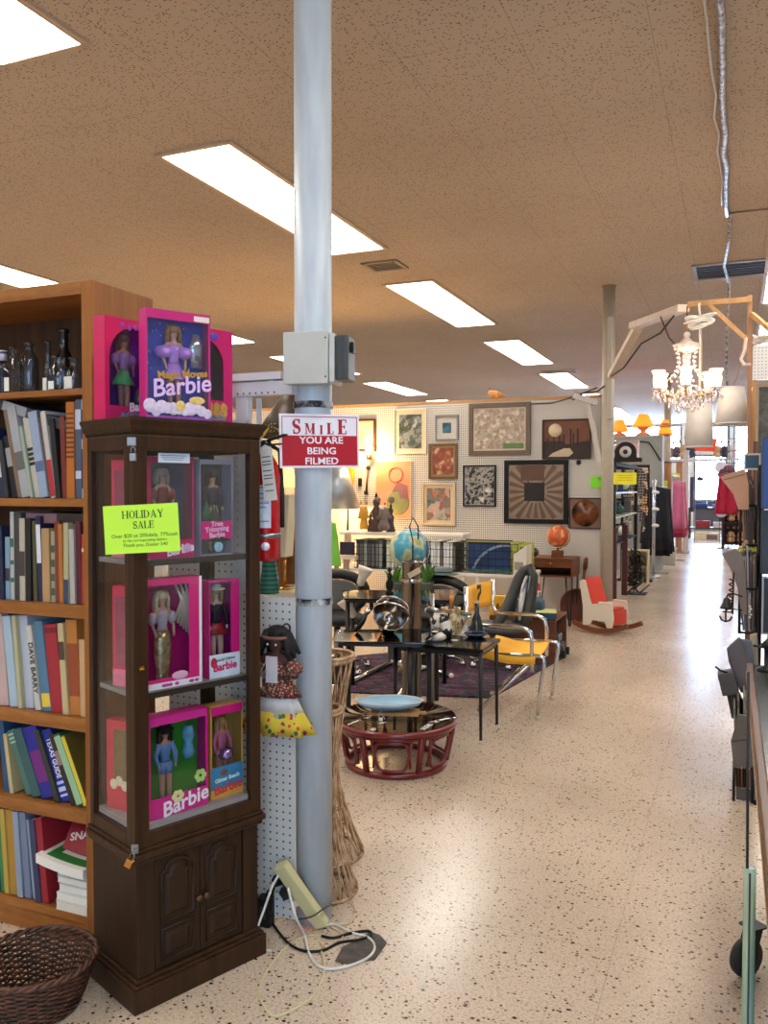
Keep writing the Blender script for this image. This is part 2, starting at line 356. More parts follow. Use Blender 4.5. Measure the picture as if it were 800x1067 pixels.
# electrical conduit and foil-wrapped wire running along the ceiling
def wob(p,amp,seed):
    rd=random.Random(seed); return [(x+rd.uniform(-amp,amp),y,z+rd.uniform(-amp,0)) for x,y,z in p]
def foil():
    n=NT('crinkled_foil'); n.set(color=n.ramp(n.noise(30),[(.35,(96,88,84)),(.65,(206,200,198))]),rough=.35,metal=.7); n.bump(n.noise(60),.004,1); return n.m
fo=foil()
pts=[(-.10,.6+.28*k,CZ-.02) for k in range(25)]
w1=wob(pts,.012,3)
tag(MB().tube(w1,.017).build('ceiling_wire',fo),'thick foil-wrapped cable running along the ceiling at the upper right','cable')
tag(MB().tube(wob([(-.155+.003*abs(k-12),.6+.28*k,CZ-.012) for k in range(24)],.014,8),.007).build('ceiling_wire',P((210,206,200),.4)),'thin pale cable hugging the thick foil cable on the ceiling','cable')
tag(MB().tube([(-.07,7.3,CZ-.02),(-.1,8.2,CZ-.03),(-.14,8.9,CZ-.04),(-.1,9.6,CZ-.05),(-.12,10.3,CZ-.22),(-.13,10.6,CZ-.7),(-.11,10.7,CZ-1.3)],.014).build('hanging_cable',fo),'loose grey foil cable dropping from the ceiling behind the chandelier','cable')
tag(MB().tube([(-.06,7.3,CZ-.01),(.6,7.32,CZ-.012),(2,7.35,CZ-.01)],.006).build('cross_wire',P((120,104,88),.5)),'thin wire crossing the ceiling to the right from the cable bend','wire')
# ---------------------------------------------------------------- the two columns
PX,PY=-1.343,2.57
def polemat():
    n=NT('column_daylight_tint'); o=n.obj(); n.set(color=n.ramp(n.noise(6,n.scaled((4,4,.7),o),4),[(.3,(180,190,200)),(.65,(196,206,214))]),rough=.38); return n.m  # white column; the daylight's blue cast is put into its base colour
K['pole']=polemat(); r=.064
K['farpole']=P((176,166,148),.5)
def column(name,x,y,r,label):
    t=thing(name,label,'column',(x,y,0)); MB().lathe([(r,0),(r,CZ)],32).build('shaft',K['pole'] if y<5 else K['farpole'],t)
    MB().lathe([(r+.012,CZ-.012),(r+.012,CZ)],32).build('ceiling_collar',P((150,128,104),.6),t); return t
col=column('support_column',PX,PY,r,'tall round white-painted steel column holding the smile sign')
for z,nm in ((1.78,'upper'),(1.11,'lower')):
    b=MB()
    for k in range(28):
        a=2*PI*k/28; b.box(-.0078,.0078,-.0015,.0015,-.011,.011,TR((math.cos(a)*(r+.002),math.sin(a)*(r+.002),z),(0,0,a+PI/2)))
    nn=NT('rusted_strap'); nn.set(color=nn.ramp(nn.noise(26),[(.38,(28,24,24)),(.6,(196,196,196))]),rough=.6); b.build('strap_band',nn.m,col)
MB().box(-.012,.0,-.0705,-.066,.7,.706).box(.01,.03,-.0705,-.064,.7,.706).build('seam_mark',P((150,150,146),.5),col)
column('support_column',-1.31,9.46,.066,'distant white column at the right end of the picture-covered pegboard wall')
c3=column('support_column',-1.25,17.2,.066,'third white column, farthest down the aisle behind the chandelier')
# electrical box and timer on the column
vd=R(25)
eb=thing('junction_box','grey sheet-metal electrical box clamped to the front of the white column','electrical box',(-1.315,2.553,0),R(13))
za,zb=at(320,402,2.5).z,at(320,350,2.5).z
MB().box(-.085,.06,-.115,-.05,za,zb).build('body',P((186,186,178),.4),eb,.004); MB().box(-.088,.063,-.119,-.112,za-.002,zb+.002).build('cover',P((190,190,182),.4),eb,.003)
q=MB(); [q.ball((sx,-.122,sz),.003,8) for sx in (.055,) for sz in (za+.02,zb-.02)]; q.build('screw',K['dkmetal'],eb)
MB().box(.064,.082,-.112,.01,za+.004,zb-.004).build('side_plate',P((196,196,190),.4),eb,.002)
sw=MB(); sw.box(.084,.128,-.105,.0,za+.012,zb-.01).build('switch_housing',P((70,72,68),.45),eb,.004)
q=MB(); [q.box(.09+.012*k,.095+.012*k,-.109,-.1,za+.016,zb-.014) for k in range(3)]; q.build('louvre',P((62,62,60),.5),eb); MB().box(.128,.14,-.085,-.05,zb-.065,zb-.03).build('lever',K['black'],eb,.003)
# the smile sign
sg=thing('smile_sign','red and white plastic sign reading smile you are being filmed, on the column','sign',(-1.291,2.52,1.655),R(46),rot=(0,R(-1.0),R(46)))
SW,SH=.282,.18
MB().box(-SW/2,SW/2,-.002,.002,-SH/2,SH/2).build('panel',K['signwhite'],sg,.0008)
b=MB(); a0,a1=-SW/2+.008,SW/2-.008; SQ=1.1; c0,c1=-SH/2+.008,SH/2-.008
b.box(a0,a1,-.0028,-.002,c0,.018); [b.box(p,q_,-.0028,-.002,r0,r1) for p,q_,r0,r1 in ((a0,a0+.0025,.018,c1),(a1-.0025,a1,.018,c1),(a0,a1,c1-.0025,c1))]
b.build('red_field',K['red'],sg)
X90=TR((0,-.0026,0),(PI/2,0,0)); q=MB()
hs=(.05,.036,.03,.038,.05); xs=(-.083,-.036,.004,.037,.08)
for ch,h,x in zip('SMILE',hs,xs): serif(q,ch,x,.023,h,.24,.07,m=X90)
q.build('lettering',K['red'],sg)
for tx,z in (('YOU ARE',.0015),('BEING',-.034),('FILMED',-.068)): text(tx,.032,K['signwhite'],sg,(.004,-.0032,z),sx=1.15,bold=.0006)
q=MB(); q.lathe([(.0022,0),(.0022,.001)],8,m=TR((-.088,-.0028,.062),(PI/2,0,0))); q.build('screw',K['dkmetal'],sg)
# ================================================================ OAK BOOKCASE AND ITS BOOKS
def floor_at(px,py,z=0):
    d=at(px,py,1)-EYE; return EYE+d*((z-1.5)/d.z)
BX0,BX1,BF,BB=-2.82,-1.885,2.10,2.405
bc=thing('bookcase','tall honey oak bookcase full of books at the left edge','bookcase',(0,0,0))
MB().box(BX1-.04,BX1,BF,BB,0,2.155).build('side_panel',K['oak'],bc,.002); MB().box(BX0,BX0+.04,BF,BB,0,2.155).build('side_panel',K['oak'],bc,.002)
MB().box(BX0+.04,BX1-.04,BF,BB,2.112,2.155).build('top_panel',K['oakX'],bc,.002)
MB().box(BX0+.04,BX1-.04,BB-.012,BB-.004,.06,2.112).build('back_panel',wood('dark_ply',(58,38,24),(88,60,38),(20,20,1.5),.6),bc)
MB().box(BX0+.04,BX1-.04,BF+.02,BF+.04,0,.078).build('plinth',K['oakX'],bc)
SH={1:(1.815,.02),2:(1.462,.026),3:(1.117,.042),4:(.748,.04),5:(.45,.042),6:(.105,.027)}
for k,(z,t) in SH.items(): MB().box(BX0+.04,BX1-.04,BF+.003,BB-.012,z-t,z).build('shelf',K['oakX'],bc,.0015)
PXM=.00408; XR=BX1-.0405
sname={2:'second shelf',3:'third shelf',4:'fourth shelf',5:'fifth shelf',6:'bottom shelf'}
ordn='first second third fourth fifth sixth seventh eighth ninth tenth eleventh twelfth thirteenth fourteenth fifteenth sixteenth seventeenth eighteenth nineteenth twentieth twenty-first twenty-second'.split()
pages=P((214,204,180),.85,var=.06); rb=random.Random(5)
def book(x,y,z,t,h,d,lean,c,label,group,band=None,title=None,tc=None,rot=None):
    b=thing('book',label,'book',(x,y,z),group=group,rot=rot or (0,-R(lean),0)); th=min(.003,t*.2); c=tuple(v*.86 for v in c)
    MB().box(0,th,0,d,0,h).box(t-th,t,0,d,0,h).box(th,t-th,0,th,0,h).build('cover',P(c,.5,var=.1,vs=9),b,.0008)
    MB().box(th+.0002,t-th-.0002,th+.0002,d-.004,.004,h-.004).build('page_block',pages,b)
    if band:
        q=MB(); [q.box(.0008,t-.0008,-.0007,0,h*a,h*e) for a,e in band[1]]; q.build('spine_print',P(band[0],.5,var=.05),b)
    if title: text(title[0],title[1],P(tc or (235,235,235),.5,var=0),b,(t/2,-.0012,h*title[2]),(PI/2,R(90),0),'spine_title',sx=title[3] if len(title)>3 else 1,bold=.0004)
    return b
W_=(226,222,212); Bk=(30,30,32)
def row(k,lst,off=0,yf=.022,d=.2):
    z,_t=SH[k]; x=XR-off; prev=0; n_=0; ph=0
    for e in lst:
        tp,hp,ln,c,desc=e[:5]; ex=e[5] if len(e)>5 else {}
        t=tp*PXM; lim=list(SH.values())[k-2][0]-list(SH.values())[k-2][1]-z-.012; h=min(hp*PXM,lim)
        if n_ and prev>ln: x-=min(ph,h)*(math.tan(R(prev))-math.tan(R(ln)))
        x-=t*math.cos(R(ln))+.0006+ex.get('gap',0)
        if x<-2.36 : break
        dep=min(d+rb.uniform(-.025,.03),.262-yf); n_+=1
        book(x,BF+yf+ex.get('back',rb.uniform(0,.012)),z+.0006,t,h,dep,ln,c,'%s book, %s from the right on the %s of the bookcase'%(desc,ordn[n_-1],sname[k]),'books on the '+sname[k],ex.get('band'),ex.get('title'),ex.get('tc'))
        prev=ln; ph=h
row(2,[(5,80,0,(64,48,54),'dark maroon-grey tall'),(3,80,0,(200,204,212),'thin white and navy',{'band':((40,48,96),[(.1,.5),(.6,.9)])}),(6,82,0,(92,104,126),'slate blue tall',{'band':((190,196,210),[(.2,.28),(.7,.9)])}),
 (8,77,0,(212,122,42),'bright orange upright',{'band':((92,48,22),[(.42,.44),(.47,.49),(.52,.54),(.57,.59),(.62,.64),(.67,.69),(.72,.74),(.77,.79),(.82,.84),(.87,.885)])}),(5,66,2,(132,50,40),'brick red'),(5,64,6,(32,32,34),'black'),(5,71,9,(224,216,206),'white and red',{'band':((176,44,44),[(.02,.44)])}),
 (3,66,9,(118,90,74),'thin brown'),(9,71,10,(172,188,214),'pale blue',{'band':((88,104,140),[(.3,.42)])}),(7,67,11,(218,210,190),'cream with black title',{'band':((40,38,36),[(.4,.44),(.46,.5),(.52,.56),(.58,.62)])}),(3,60,11,(182,196,170),'thin pale green'),
 (9,76,12,(186,186,190),'silver grey',{'band':((96,96,92),[(.3,.5)])}),(4,74,12,(142,114,90),'tan'),(7,52,10,Bk,'short black',{'band':((150,150,150),[(.5,.8)])}),(5,48,8,(52,54,60),'short charcoal'),(5,57,6,(36,42,86),'navy',{'band':((190,190,200),[(.3,.8)])}),(5,58,3,(26,28,30),'slim black'),(9,70,1,(76,104,98),'teal grey')])
row(3,[(3,60,0,(96,104,92),'thin grey-green'),(6,56,0,(206,66,38),'red-orange',{'band':((232,196,150),[(.75,.8)])}),(5,66,1,(110,40,52),'maroon'),(5,60,1,(206,200,190),'off-white slim'),(5,65,0,(208,196,150),'pale straw',{'band':((52,66,96),[(0,.3)])}),(4,64,1,(206,130,56),'amber slim'),
 (5,66,1,(150,60,40),'russet'),(4,58,0,(186,180,150),'patterned pale',{'band':((70,84,64),[(.1,.2),(.3,.4),(.5,.6),(.7,.8)])}),(8,60,1,(206,164,112),'tan'),(5,70,2,(44,48,80),'navy with white title',{'band':((214,214,222),[(.45,.9)])}),(4,66,1,(96,92,56),'olive'),(6,68,0,Bk,'black'),
 (6,68,0,(212,200,178),'cream',{'band':((70,60,54),[(.3,.6)])}),(8,72,0,(70,70,70),'dark grey wide'),(4,73,0,(210,210,206),'speckled white',{'band':((60,96,70),[(.2,.25),(.4,.45),(.6,.7)])}),(5,52,0,(150,180,204),'sky blue picture',{'band':((60,54,60),[(.3,.5)])}),(7,61,2,(34,44,78),'dark navy'),(9,72,0,(112,156,182),'light blue wide')])
row(4,[(5,82,0,(180,172,164),'grey speckled tall',{'band':((96,84,76),[(.1,.2),(.35,.5),(.7,.8)])}),(6,62,1,(232,186,134),'peach slim'),(11,79,3,(214,138,62),'wide tan-orange',{'band':((150,72,40),[(.2,.75)])}),(6,74,4,(226,204,150),'cream and yellow',{'band':((80,60,50),[(.6,.8)])}),
 (13,72,6,(186,46,60),'wide crimson',{'band':((120,26,40),[(.9,.96)])}),(9,74,7,(92,140,170),'teal and white',{'band':((226,196,70),[(.05,.2)])}),(6,70,8,(232,228,216),'black-and-white',{'title':('DAVE BARRY',.027,.5,1.1),'tc':(24,24,26),'gap':.01}),
 (9,84,5,(206,214,230),'pale blue-white wide',{'back':.02}),(4,80,5,(214,206,160),'cream thin'),(9,76,6,(190,216,232),'light blue slim',{'gap':.008}),(11,78,5,(222,190,186),'pale pink')])
row(5,[(5,60,24,(126,104,40),'yellow and olive leaning',{'band':((216,196,60),[(.02,.98)])}),(7,62,24,(40,110,70),'green leaning',{'band':((150,190,150),[(.02,.97)])}),(5,64,23,(54,40,40),'dark brown leaning',{'band':((150,120,110),[(.55,.75)])}),(10,72,21,(30,50,170),'bright blue leaning',{'band':((190,204,240),[(.07,.1),(.14,.2),(.24,.28)]),'title':('TEXAS GUIDE',.028,.6,.8)}),
 (5,62,21,(56,60,50),'dark olive leaning'),(16,66,21,(38,44,160),'thick royal blue',{'band':((110,36,120),[(.22,.66)])}),(10,58,22,(58,104,108),'teal leaning'),(9,56,22,(84,128,116),'pale green leaning',{'band':((160,190,170),[(.8,.83),(.86,.89),(.92,.95)])}),(4,50,8,(222,206,150),'cream thin'),(6,66,6,(40,96,140),'mid blue'),(9,72,2,(150,62,50),'brownish red'),(7,70,1,(84,52,110),'purple')],off=.012)
row(6,[(7,70,6,(176,36,52),'red spined'),(6,68,6,(60,66,104),'dusty navy'),(5,66,6,(150,170,190),'pale blue thin'),(7,72,5,(128,142,170),'grey-blue'),(6,74,4,(160,176,200),'light grey-blue'),(9,76,4,(196,150,62),'mustard gold wide'),(5,76,4,(212,176,80),'yellow slim'),(4,60,3,(60,150,80),'green slim'),(8,74,2,(84,88,116),'slate grey'),(6,70,1,(50,54,70),'dark slate')],off=.175,yf=.01)
# books lying flat
z=SH[2][0]
book(-2.36,BF+.03,1.836-.022,.034,.36,.2,0,(62,64,68),'big dark grey book lying tilted across the tops of the leaning books, second shelf','flat books',((150,150,152),[(.03,.08),(.2,.5)]),rot=(0,R(90+16),0))
book(-2.22,BF+.045,1.413,.034,.285,.19,0,(58,46,42),'dark patterned book lying flat on top of the upright books of the third shelf','flat books',((128,96,104),[(.03,.5)]),rot=(0,R(90),0))
b=book(-2.36,BF+.06,1.066,.03,.15,.19,0,(36,46,104),'dark blue book lying flat above the pale books at left of the fourth shelf','flat books',rot=(0,R(90),0))
b=thing('bookmark','green paper marker sticking up from the tall books at the right of the second shelf','bookmark',(-1.957,BF+.07,1.70)); MB().box(0,.022,0,.0012,0,.11).build('strip',P((30,130,90),.6),b)
# stack of white and green books at the right of the bottom shelf, plus the red SNAKE book behind it
zz=SH[6][0]+.0005
for i,(t,wd,c,lab) in enumerate([(.03,.13,(214,208,196),'lowest white paperback of the stack on the bottom shelf'),(.024,.134,(222,216,206),'second white paperback from the bottom of the stack on the bottom shelf'),(.026,.128,(206,200,190),'third white paperback from the bottom of the stack on the bottom shelf'),(.02,.14,(216,212,204),'fourth white paperback from the bottom of the stack on the bottom shelf'),(.024,.146,(198,206,204),'pale grey-green paperback just under the green-bordered magazine')]):
    s_=thing('book',lab,'book',(XR-.001-wd,BF+.002+.006*i,zz),group='stacked books on the bottom shelf'); MB().box(0,wd,0,.2,0,.002).box(0,wd,0,.2,t-.002,t).box(wd-.002,wd,0,.2,.002,t-.002).build('cover',P(c,.6),s_); MB().box(.001,wd-.002,.002,.198,.002,t-.002).build('page_block',P((226,222,212),.8),s_); zz+=t+.0006
mg=thing('magazine','thick white magazine with green border on top of the stack on the bottom shelf','magazine',(XR-.002,BF-.012,zz)); 
def curl(th):
    b_=MB(); n_=8
    prof=[(-.2*u,.022*(u*u)) for u in [i/n_ for i in range(n_+1)]]
    b_.prism([(x,zv) for x,zv in prof]+[(x,zv+th) for x,zv in prof[::-1]],-.215,0,TR((0,0,0),(PI/2,0,0))); return b_
curl(.03).build('page_block',P((232,226,214),.8,var=.03),mg)
def face(b_,x0,x1,y0,y1,th):
    pts=[x0+(x1-x0)*i/6 for i in range(7)]
    for i in range(6):
        a,c=pts[i],pts[i+1]; za,zb=.022*(a/-.2)**2+th,.022*(c/-.2)**2+th
        b_.add([(a,y0,za),(c,y0,zb),(c,y1,zb),(a,y1,za)],[(0,1,2,3)])
b_=MB(); face(b_,-.002,-.175,.02,.06,.0308); face(b_,-.145,-.175,.06,.2,.0308); b_.build('green_border',P((36,120,50),.5),mg); b_=MB(); face(b_,-.002,-.125,.08,.2,.0308); b_.build('dark_picture',P((50,44,48),.5),mg)
sn=thing('book','dark red book lettered snake leaning behind the green-bordered magazine','book',(XR-.165,BF+.06,SH[6][0]+.16),rot=(R(-38),0,R(8)))
MB().box(0,.15,0,.02,0,.11).build('cover',P((150,26,40),.5),sn,.001); text('SNAKE',.036,P((232,214,206),.5),sn,(.07,-.001,.065),(PI/2,R(-14),0),bold=.001)
# ---------------------------------------------------------------- bottles on the top shelf
BZ=SH[1][0]+.0005
kb=glass('bottle_glass',(226,234,240),.9,.05); kblue=glass('blue_bottle_glass',(120,140,190),.6,.05); kgrey=glass('smoky_bottle_glass',(190,200,212),.9,.05)
def bottle(px,prof,mat,label,y=.06,n=20,lab=None,sq=False,cap=None,name='bottle'):
    p=at(px,406,BF+y); t=thing(name,label,'bottle',(p.x,BF+y,BZ),group='bottles on the top shelf')
    MB().lathe(prof,4 if sq else n,m=TR((0,0,0),(0,0,PI/4)) if sq else None).build('glass_body',mat,t,.004 if sq else 0)
    if lab: r_=max(q[0] for q in prof)*(.72 if sq else 1.01); MB().box(-lab[0],lab[0],-r_-.0015,-r_,lab[1],lab[2]).build('paper_label',K['paper'],t)
    if cap: MB().lathe([(cap[0],prof[-1][1]-cap[1]),(cap[0],prof[-1][1]+.004)],16).build('cap',P(cap[2],.3,.3),t)
def bp(r,h,n_,s_): return [(r*.9,0),(r,.006),(r,h*s_),(r*.9,h*(s_+.06)),(n_*1.05,h*(s_+.2)),(n_,h*.94),(n_*1.25,h*.95),(n_*1.25,h)]
bottle(3.5,bp(.018,.145,.011,.6),glass('pink_blue_glass',(120,110,190),.6),'blue and pink bottle with silver cap at the left end of the top shelf',.05,cap=(.013,.03,(190,190,200)))
bottle(14.5,bp(.042,.155,.012,.55),kb,'clear square bottle with a small white label on the top shelf',.04,lab=(.010,.005,.05),sq=True)
bottle(31,bp(.031,.172,.013,.65),kgrey,'smoky blue-grey bottle standing third from the left on the top shelf',.075)
bottle(50.5,bp(.016,.175,.009,.35),kgrey,'slim clear tall bottle with a tiny label on the top shelf',.08,lab=(.008,.006,.05))
bottle(67,bp(.032,.222,.014,.5),P((16,20,18),.12,spec=.7),'tall black wine bottle on the top shelf',.13)
bottle(61.5,bp(.034,.112,.017,.6),kb,'round clear jar-shaped bottle with a white label on the top shelf',.05,lab=(.011,.004,.03))
bottle(76.5,bp(.023,.108,.012,.55),kb,'small clear bottle with wide white label nearest the right side of the top shelf',.06,lab=(.016,.006,.045))
# ---------------------------------------------------------------- wicker basket on the floor
bk=thing('wicker_basket','oval dark brown woven wicker basket on the floor before the bookcase','basket',(-1.845,1.80,0),R(20))
wk=NT('dark_wicker'); wk.set(color=wk.ramp(wk.noise(40),[(.35,(40,22,14)),(.65,(98,58,38))]),rough=.5); wk=wk.m
def ell(a,r,z,sx=1.0,sy=.96): return (r*math.cos(a)*sx,r*math.sin(a)*sy,z)
b=MB(); NS=36; rows=17
for j in range(rows):
    z_=.012+.12*j/(rows-1); r_=.118+.047*(j/(rows-1))**.8
    b.tube([ell(2*PI*i/(NS*2),r_+(.0042 if (i//2+j)%2 else -.0042)*(1 if i%2 else .7),z_) for i in range(NS*2)],.0042,5,True)
b.build('woven_wall',wk,bk)
b=MB()
for i in range(NS): a=2*PI*(i+.25)/NS; b.tube([ell(a,.116,.005),ell(a,.142,.07),ell(a,.166,.145)],.003,5)
b.build('stake',plab and wk,bk)['kind']='stuff'
b=MB()
for j in range(12): r_=.012+.0095*j; b.tube([ell(2*PI*i/40,r_,.008+(.0025 if (i+j)%2 else -.0015)) for i in range(40)],.0045,5,True)
b.build('woven_base',wk,bk)
b=MB(); 
for ph in (0,1): b.tube([(lambda q:(q[0],q[1],q[2]))(ell(2*PI*i/120,.168+.005*math.cos(i*.9+ph*PI),.148+.005*math.sin(i*.9+ph*PI))) for i in range(120)],.0062,6,True)
b.build('braided_rim',wk,bk)
# ================================================================ CURIO CABINET
CA=(-1.552,1.878,0); CR=R(67.62); CM=TR(CA,(0,0,CR))
WN=K['walnut']
cu=thing('curio_cabinet','tall dark walnut curio cabinet with glass front and two carved base doors','cabinet',CA,CR)
W,D=.463,.30
def frame_loop(b,x0,x1,y0,y1,z0,z1): b.box(x0,x1,y0,y1,z0,z1)
b=MB(); b.box(0,W,0,D,0,.066); b.box(.006,W-.006,.006,D-.006,.066,.076); b.box(.014,W-.014,.014,D-.014,.076,.088); b.build('base_moulding',WN,cu,.003)
b=MB(); b.box(.02,.046,.02,D-.01,.088,.424); b.box(W-.046,W-.02,.02,D-.01,.088,.424); b.box(.046,W-.046,D-.022,D-.01,.088,.424); b.box(.046,.076,.02,.04,.088,.424); b.box(W-.076,W-.046,.02,.04,.088,.424); b.build('base_carcass',K['walnut2'],cu,.0015)
def arch(x0,x1,z0,z1,bump):
    xc=(x0+x1)/2; wd=x1-x0; p=[(x0,z0),(x1,z0),(x1,z1-bump)]
    p+=[(x1-wd*.16,z1-bump*.95)]
    for k in range(9): a=PI*k/8; p.append((xc+wd*.34*math.cos(a),z1-bump*.6+bump*.6*math.sin(a)))
    p+=[(x0+wd*.16,z1-bump*.95),(x0,z1-bump)]; return p
def inset(p,d):
    cx=sum(q[0] for q in p)/len(p); cz=sum(q[1] for q in p)/len(p); xs=[q[0] for q in p]; zs=[q[1] for q in p]
    sx=1-2*d/(max(xs)-min(xs)); sz=1-2*d/(max(zs)-min(zs)); mx=(max(xs)+min(xs))/2; mz=(max(zs)+min(zs))/2
    return [(mx+(x-mx)*sx,mz+(z-mz)*sz) for x,z in p]
FX=TR((0,0,0),(PI/2,0,0))   # x,z outline -> stands upright, extruded along -y
for i,(x0,x1) in enumerate(((.079,.2305),(.2325,.384))):
    d=MB().box(x0,x1,.024,.038,.092,.42).build('base_door',K['walnut2'],cu,.0015)
    for out in (arch(x0+.022,x1-.022,.225,.402,.03),[(x0+.022,.112),(x1-.022,.112),(x1-.022,.205),(x0+.022,.205)]):
        q=MB(); pts=[(x,.0235,zv) for x,zv in out]; q.tube([Vector(p) for p in pts],.0055,6,True)
        i1=inset(out,.014); i2=inset(out,.024)
        n_=len(out); q.add([(x,.0245,zv) for x,zv in i1]+[(x,.0185,zv) for x,zv in i2],[tuple(n_+k for k in range(n_))]+[(k,(k+1)%n_,n_+(k+1)%n_,n_+k) for k in range(n_)])
        q.build('raised_panel',K['walnut2'],d)
    kx=x1-.012 if i==0 else x0+.012
    MB().lathe([(.004,0),(.0045,.008),(.0095,.013),(.0105,.018),(.006,.022),(0.0001,.023)],14,m=TR((kx,.024,.262),(PI/2,0,0))).build('door_knob',P((92,62,40),.3,.3),d)
b=MB(); b.box(.008,W-.008,.008,D,.424,.438); b.box(0,W,0,D,.438,.456); b.box(.006,W-.006,.006,D,.456,.468); b.build('waist_moulding',WN,cu,.004)
b=MB(); b.box(.03,W-.03,.03,D-.012,.468,.524).build('display_floor',P((150,140,138),.8),cu)
zt=1.648
b=MB()
for x0,x1 in ((.012,.058),(W-.05,W-.012)): b.box(x0,x1,.012,.034,.468,zt)
b.box(.058,W-.05,.012,.034,.468,.508); b.box(.058,W-.05,.012,.034,1.606,zt)
b.build('front_frame',WN,cu,.0025)
for sx in (.012,W-.034):
    b=MB(); b.box(sx,sx+.022,.034,.062,.468,zt); b.box(sx,sx+.022,D-.032,D-.01,.468,zt); b.box(sx,sx+.022,.062,D-.032,.468,.508); b.box(sx,sx+.022,.062,D-.032,1.606,zt); b.build('side_frame',WN,cu,.0025)
    plab(MB().box(sx+.009,sx+.013,.058,D-.028,.524,1.61).build('side_glass',K['glass'],cu),'clear glass side pane')
plab(MB().box(.054,W-.046,.021,.025,.524,1.61).build('front_glass',K['glass'],cu),'clear glass front pane')
b=MB(); b.box(.034,.06,D-.024,D-.012,.468,zt); b.box(W-.06,W-.034,D-.024,D-.012,.468,zt); b.box(.06,W-.06,D-.024,D-.012,.468,.52); b.box(.06,W-.06,D-.024,D-.012,1.6,zt); b.build('back_frame',WN,cu)
b=MB(); b.box(.012,W-.012,.012,D-.01,zt,1.66); b.build('roof_panel',WN,cu)
b=MB()
prof=[(.012,1.648),(.012,1.656),(.005,1.664),(.003,1.674),(-.003,1.684),(-.006,1.688),(-.006,1.697)]
for i in range(len(prof)-1):
    (o0,z0),(o1,z1)=prof[i],prof[i+1]
    for (p,q) in (((o0,o0,W-o0,o0),(o1,o1,W-o1,o1)),((W-o0,o0,W-o0,D),(W-o1,o1,W-o1,D)),((o0,D,o0,o0),(o1,D,o1,o1))):
        b.add([(p[0],p[1],z0),(p[2],p[3],z0),(q[2],q[3],z1),(q[0],q[1],z1)],[(0,1,2,3)])
b.add([(-.006,-.006,1.697),(W+.006,-.006,1.697),(W+.006,D,1.697),(-.006,D,1.697)],[(0,1,2,3)])
b.build('crown_moulding',WN,cu)
sm_=NT('glass_shelf_edge'); sm_.set(color=lin((54,48,42)),rough=.3)
SZ=[.5245,.905,1.290]
for zz in SZ[1:]: MB().box(.036,W-.036,.036,D-.03,zz-.016,zz-.0006).build('shelf_board',[P((132,124,120),.85)][0],cu,.002); 
for zz in SZ[1:]: MB().box(.0362,W-.0362,.0335,.036,zz-.018,zz).build('shelf_edge',sm_.m,cu)
for x,zz,nm in ((.036,.985,0),): MB().lathe([(.008,0),(.008,.004),(.003,.005),(.003,.01)],12,m=TR((x,.012,zz),(PI/2,0,0))).build('key_escutcheon',K['brass'],cu)
def lock(loc,rz,label,col,name='padlock'):
    t=thing(name,label,'padlock',loc,rz); MB().box(-.009,.009,-.006,.006,-.034,-.012).build('lock_body',col,t,.002)
    MB().tube([(-.0055,0,-.013),(-.0055,0,.001),(0,0,.0065),(.0055,0,.001),(.0055,0,-.013)],.0018,8).build('shackle',K['steel'],t); return t
p=CM@Vector((.008,.003,1.622)); h=thing('hasp','small silver hasp screwed to the top corner of the curio cabinet','hasp',p,CR+R(-45)); MB().box(-.012,.012,-.008,-.004,-.008,.016).build('plate',K['steel'],h); MB().tube([(-.006,-.009,-.004),(-.006,-.016,-.006),(.006,-.016,-.006),(.006,-.009,-.004)],.0022,6).build('staple',K['steel'],h)
lock(CM@Vector((.002,-.012,1.606)),CR-R(45),'small silver padlock hanging at the top corner of the curio cabinet',K['steel'])
p=CM@Vector((.008,.002,.475)); h=thing('hasp','small metal hasp at the waist corner of the curio cabinet','hasp',p,CR+R(-45)); MB().box(-.01,.01,-.008,-.004,-.006,.02).build('plate',K['steel'],h); MB().tube([(-.005,-.008,.008),(-.005,-.016,.006),(.005,-.016,.006),(.005,-.008,.008)],.0022,6).build('staple',K['steel'],h)
q=lock(CM@Vector((-.008,-.01,.47)),CR-R(60),'small brass padlock hanging at the waist corner of the curio cabinet',P((206,150,84),.25,1)); q.rotation_euler=(0,R(24),CR-R(60)); q.scale=(1.15,1.15,1.15)
# notes on the curio front
nt=thing('sale_note','yellow-green holiday sale note taped across the curio cabinet front','note',CM@Vector((-.032,-.014,0))+Vector((0,0,1.352)),CR-R(34),rot=(0,R(-1.5),R(32)))
nt.location=(-1.528,1.894,1.384); nt.rotation_euler=(0,R(-3),YAW); NW=.209; NH=.135
MB().box(-NW/2,NW/2,-.0006,.0006,-NH/2,NH/2).build('paper',K['neon'],nt)
gi=P((40,70,30),.7,var=0); q=MB(); X90=TR((0,-.0012,0),(PI/2,0,0)); serif(q,'HOLIDAY',.006,.03,.0215,.15,.05,.16,m=X90); serif(q,'SALE',.006,.001,.0205,.15,.05,.14,m=X90); q.build('heading',gi,nt)
for tx,zz,sz in (('Over $20 us 20%daily, 77%cash',-.0185,.0145),('to the corresponding dealers',-.032,.0105),('Thank you, Dealer 540',-.045,.0135)): text(tx,sz,P((74,110,40),.7,var=0),nt,(.008,-.0014,zz),ext=.0002)
nt2=thing('label_card','small white printed card taped inside the top of the curio glass','note',CM@Vector((.155,.029,1.585)),CR); MB().box(-.052,.052,0,.0008,-.014,.014).build('card',P((222,226,240),.6),nt2)
q=MB(); [q.box(-.045+.004*k,.04-.006*k,-.0005,0,.006-.006*k,.008-.006*k) for k in range(3)]; q.build('print_lines',P((110,120,150),.6),nt2)
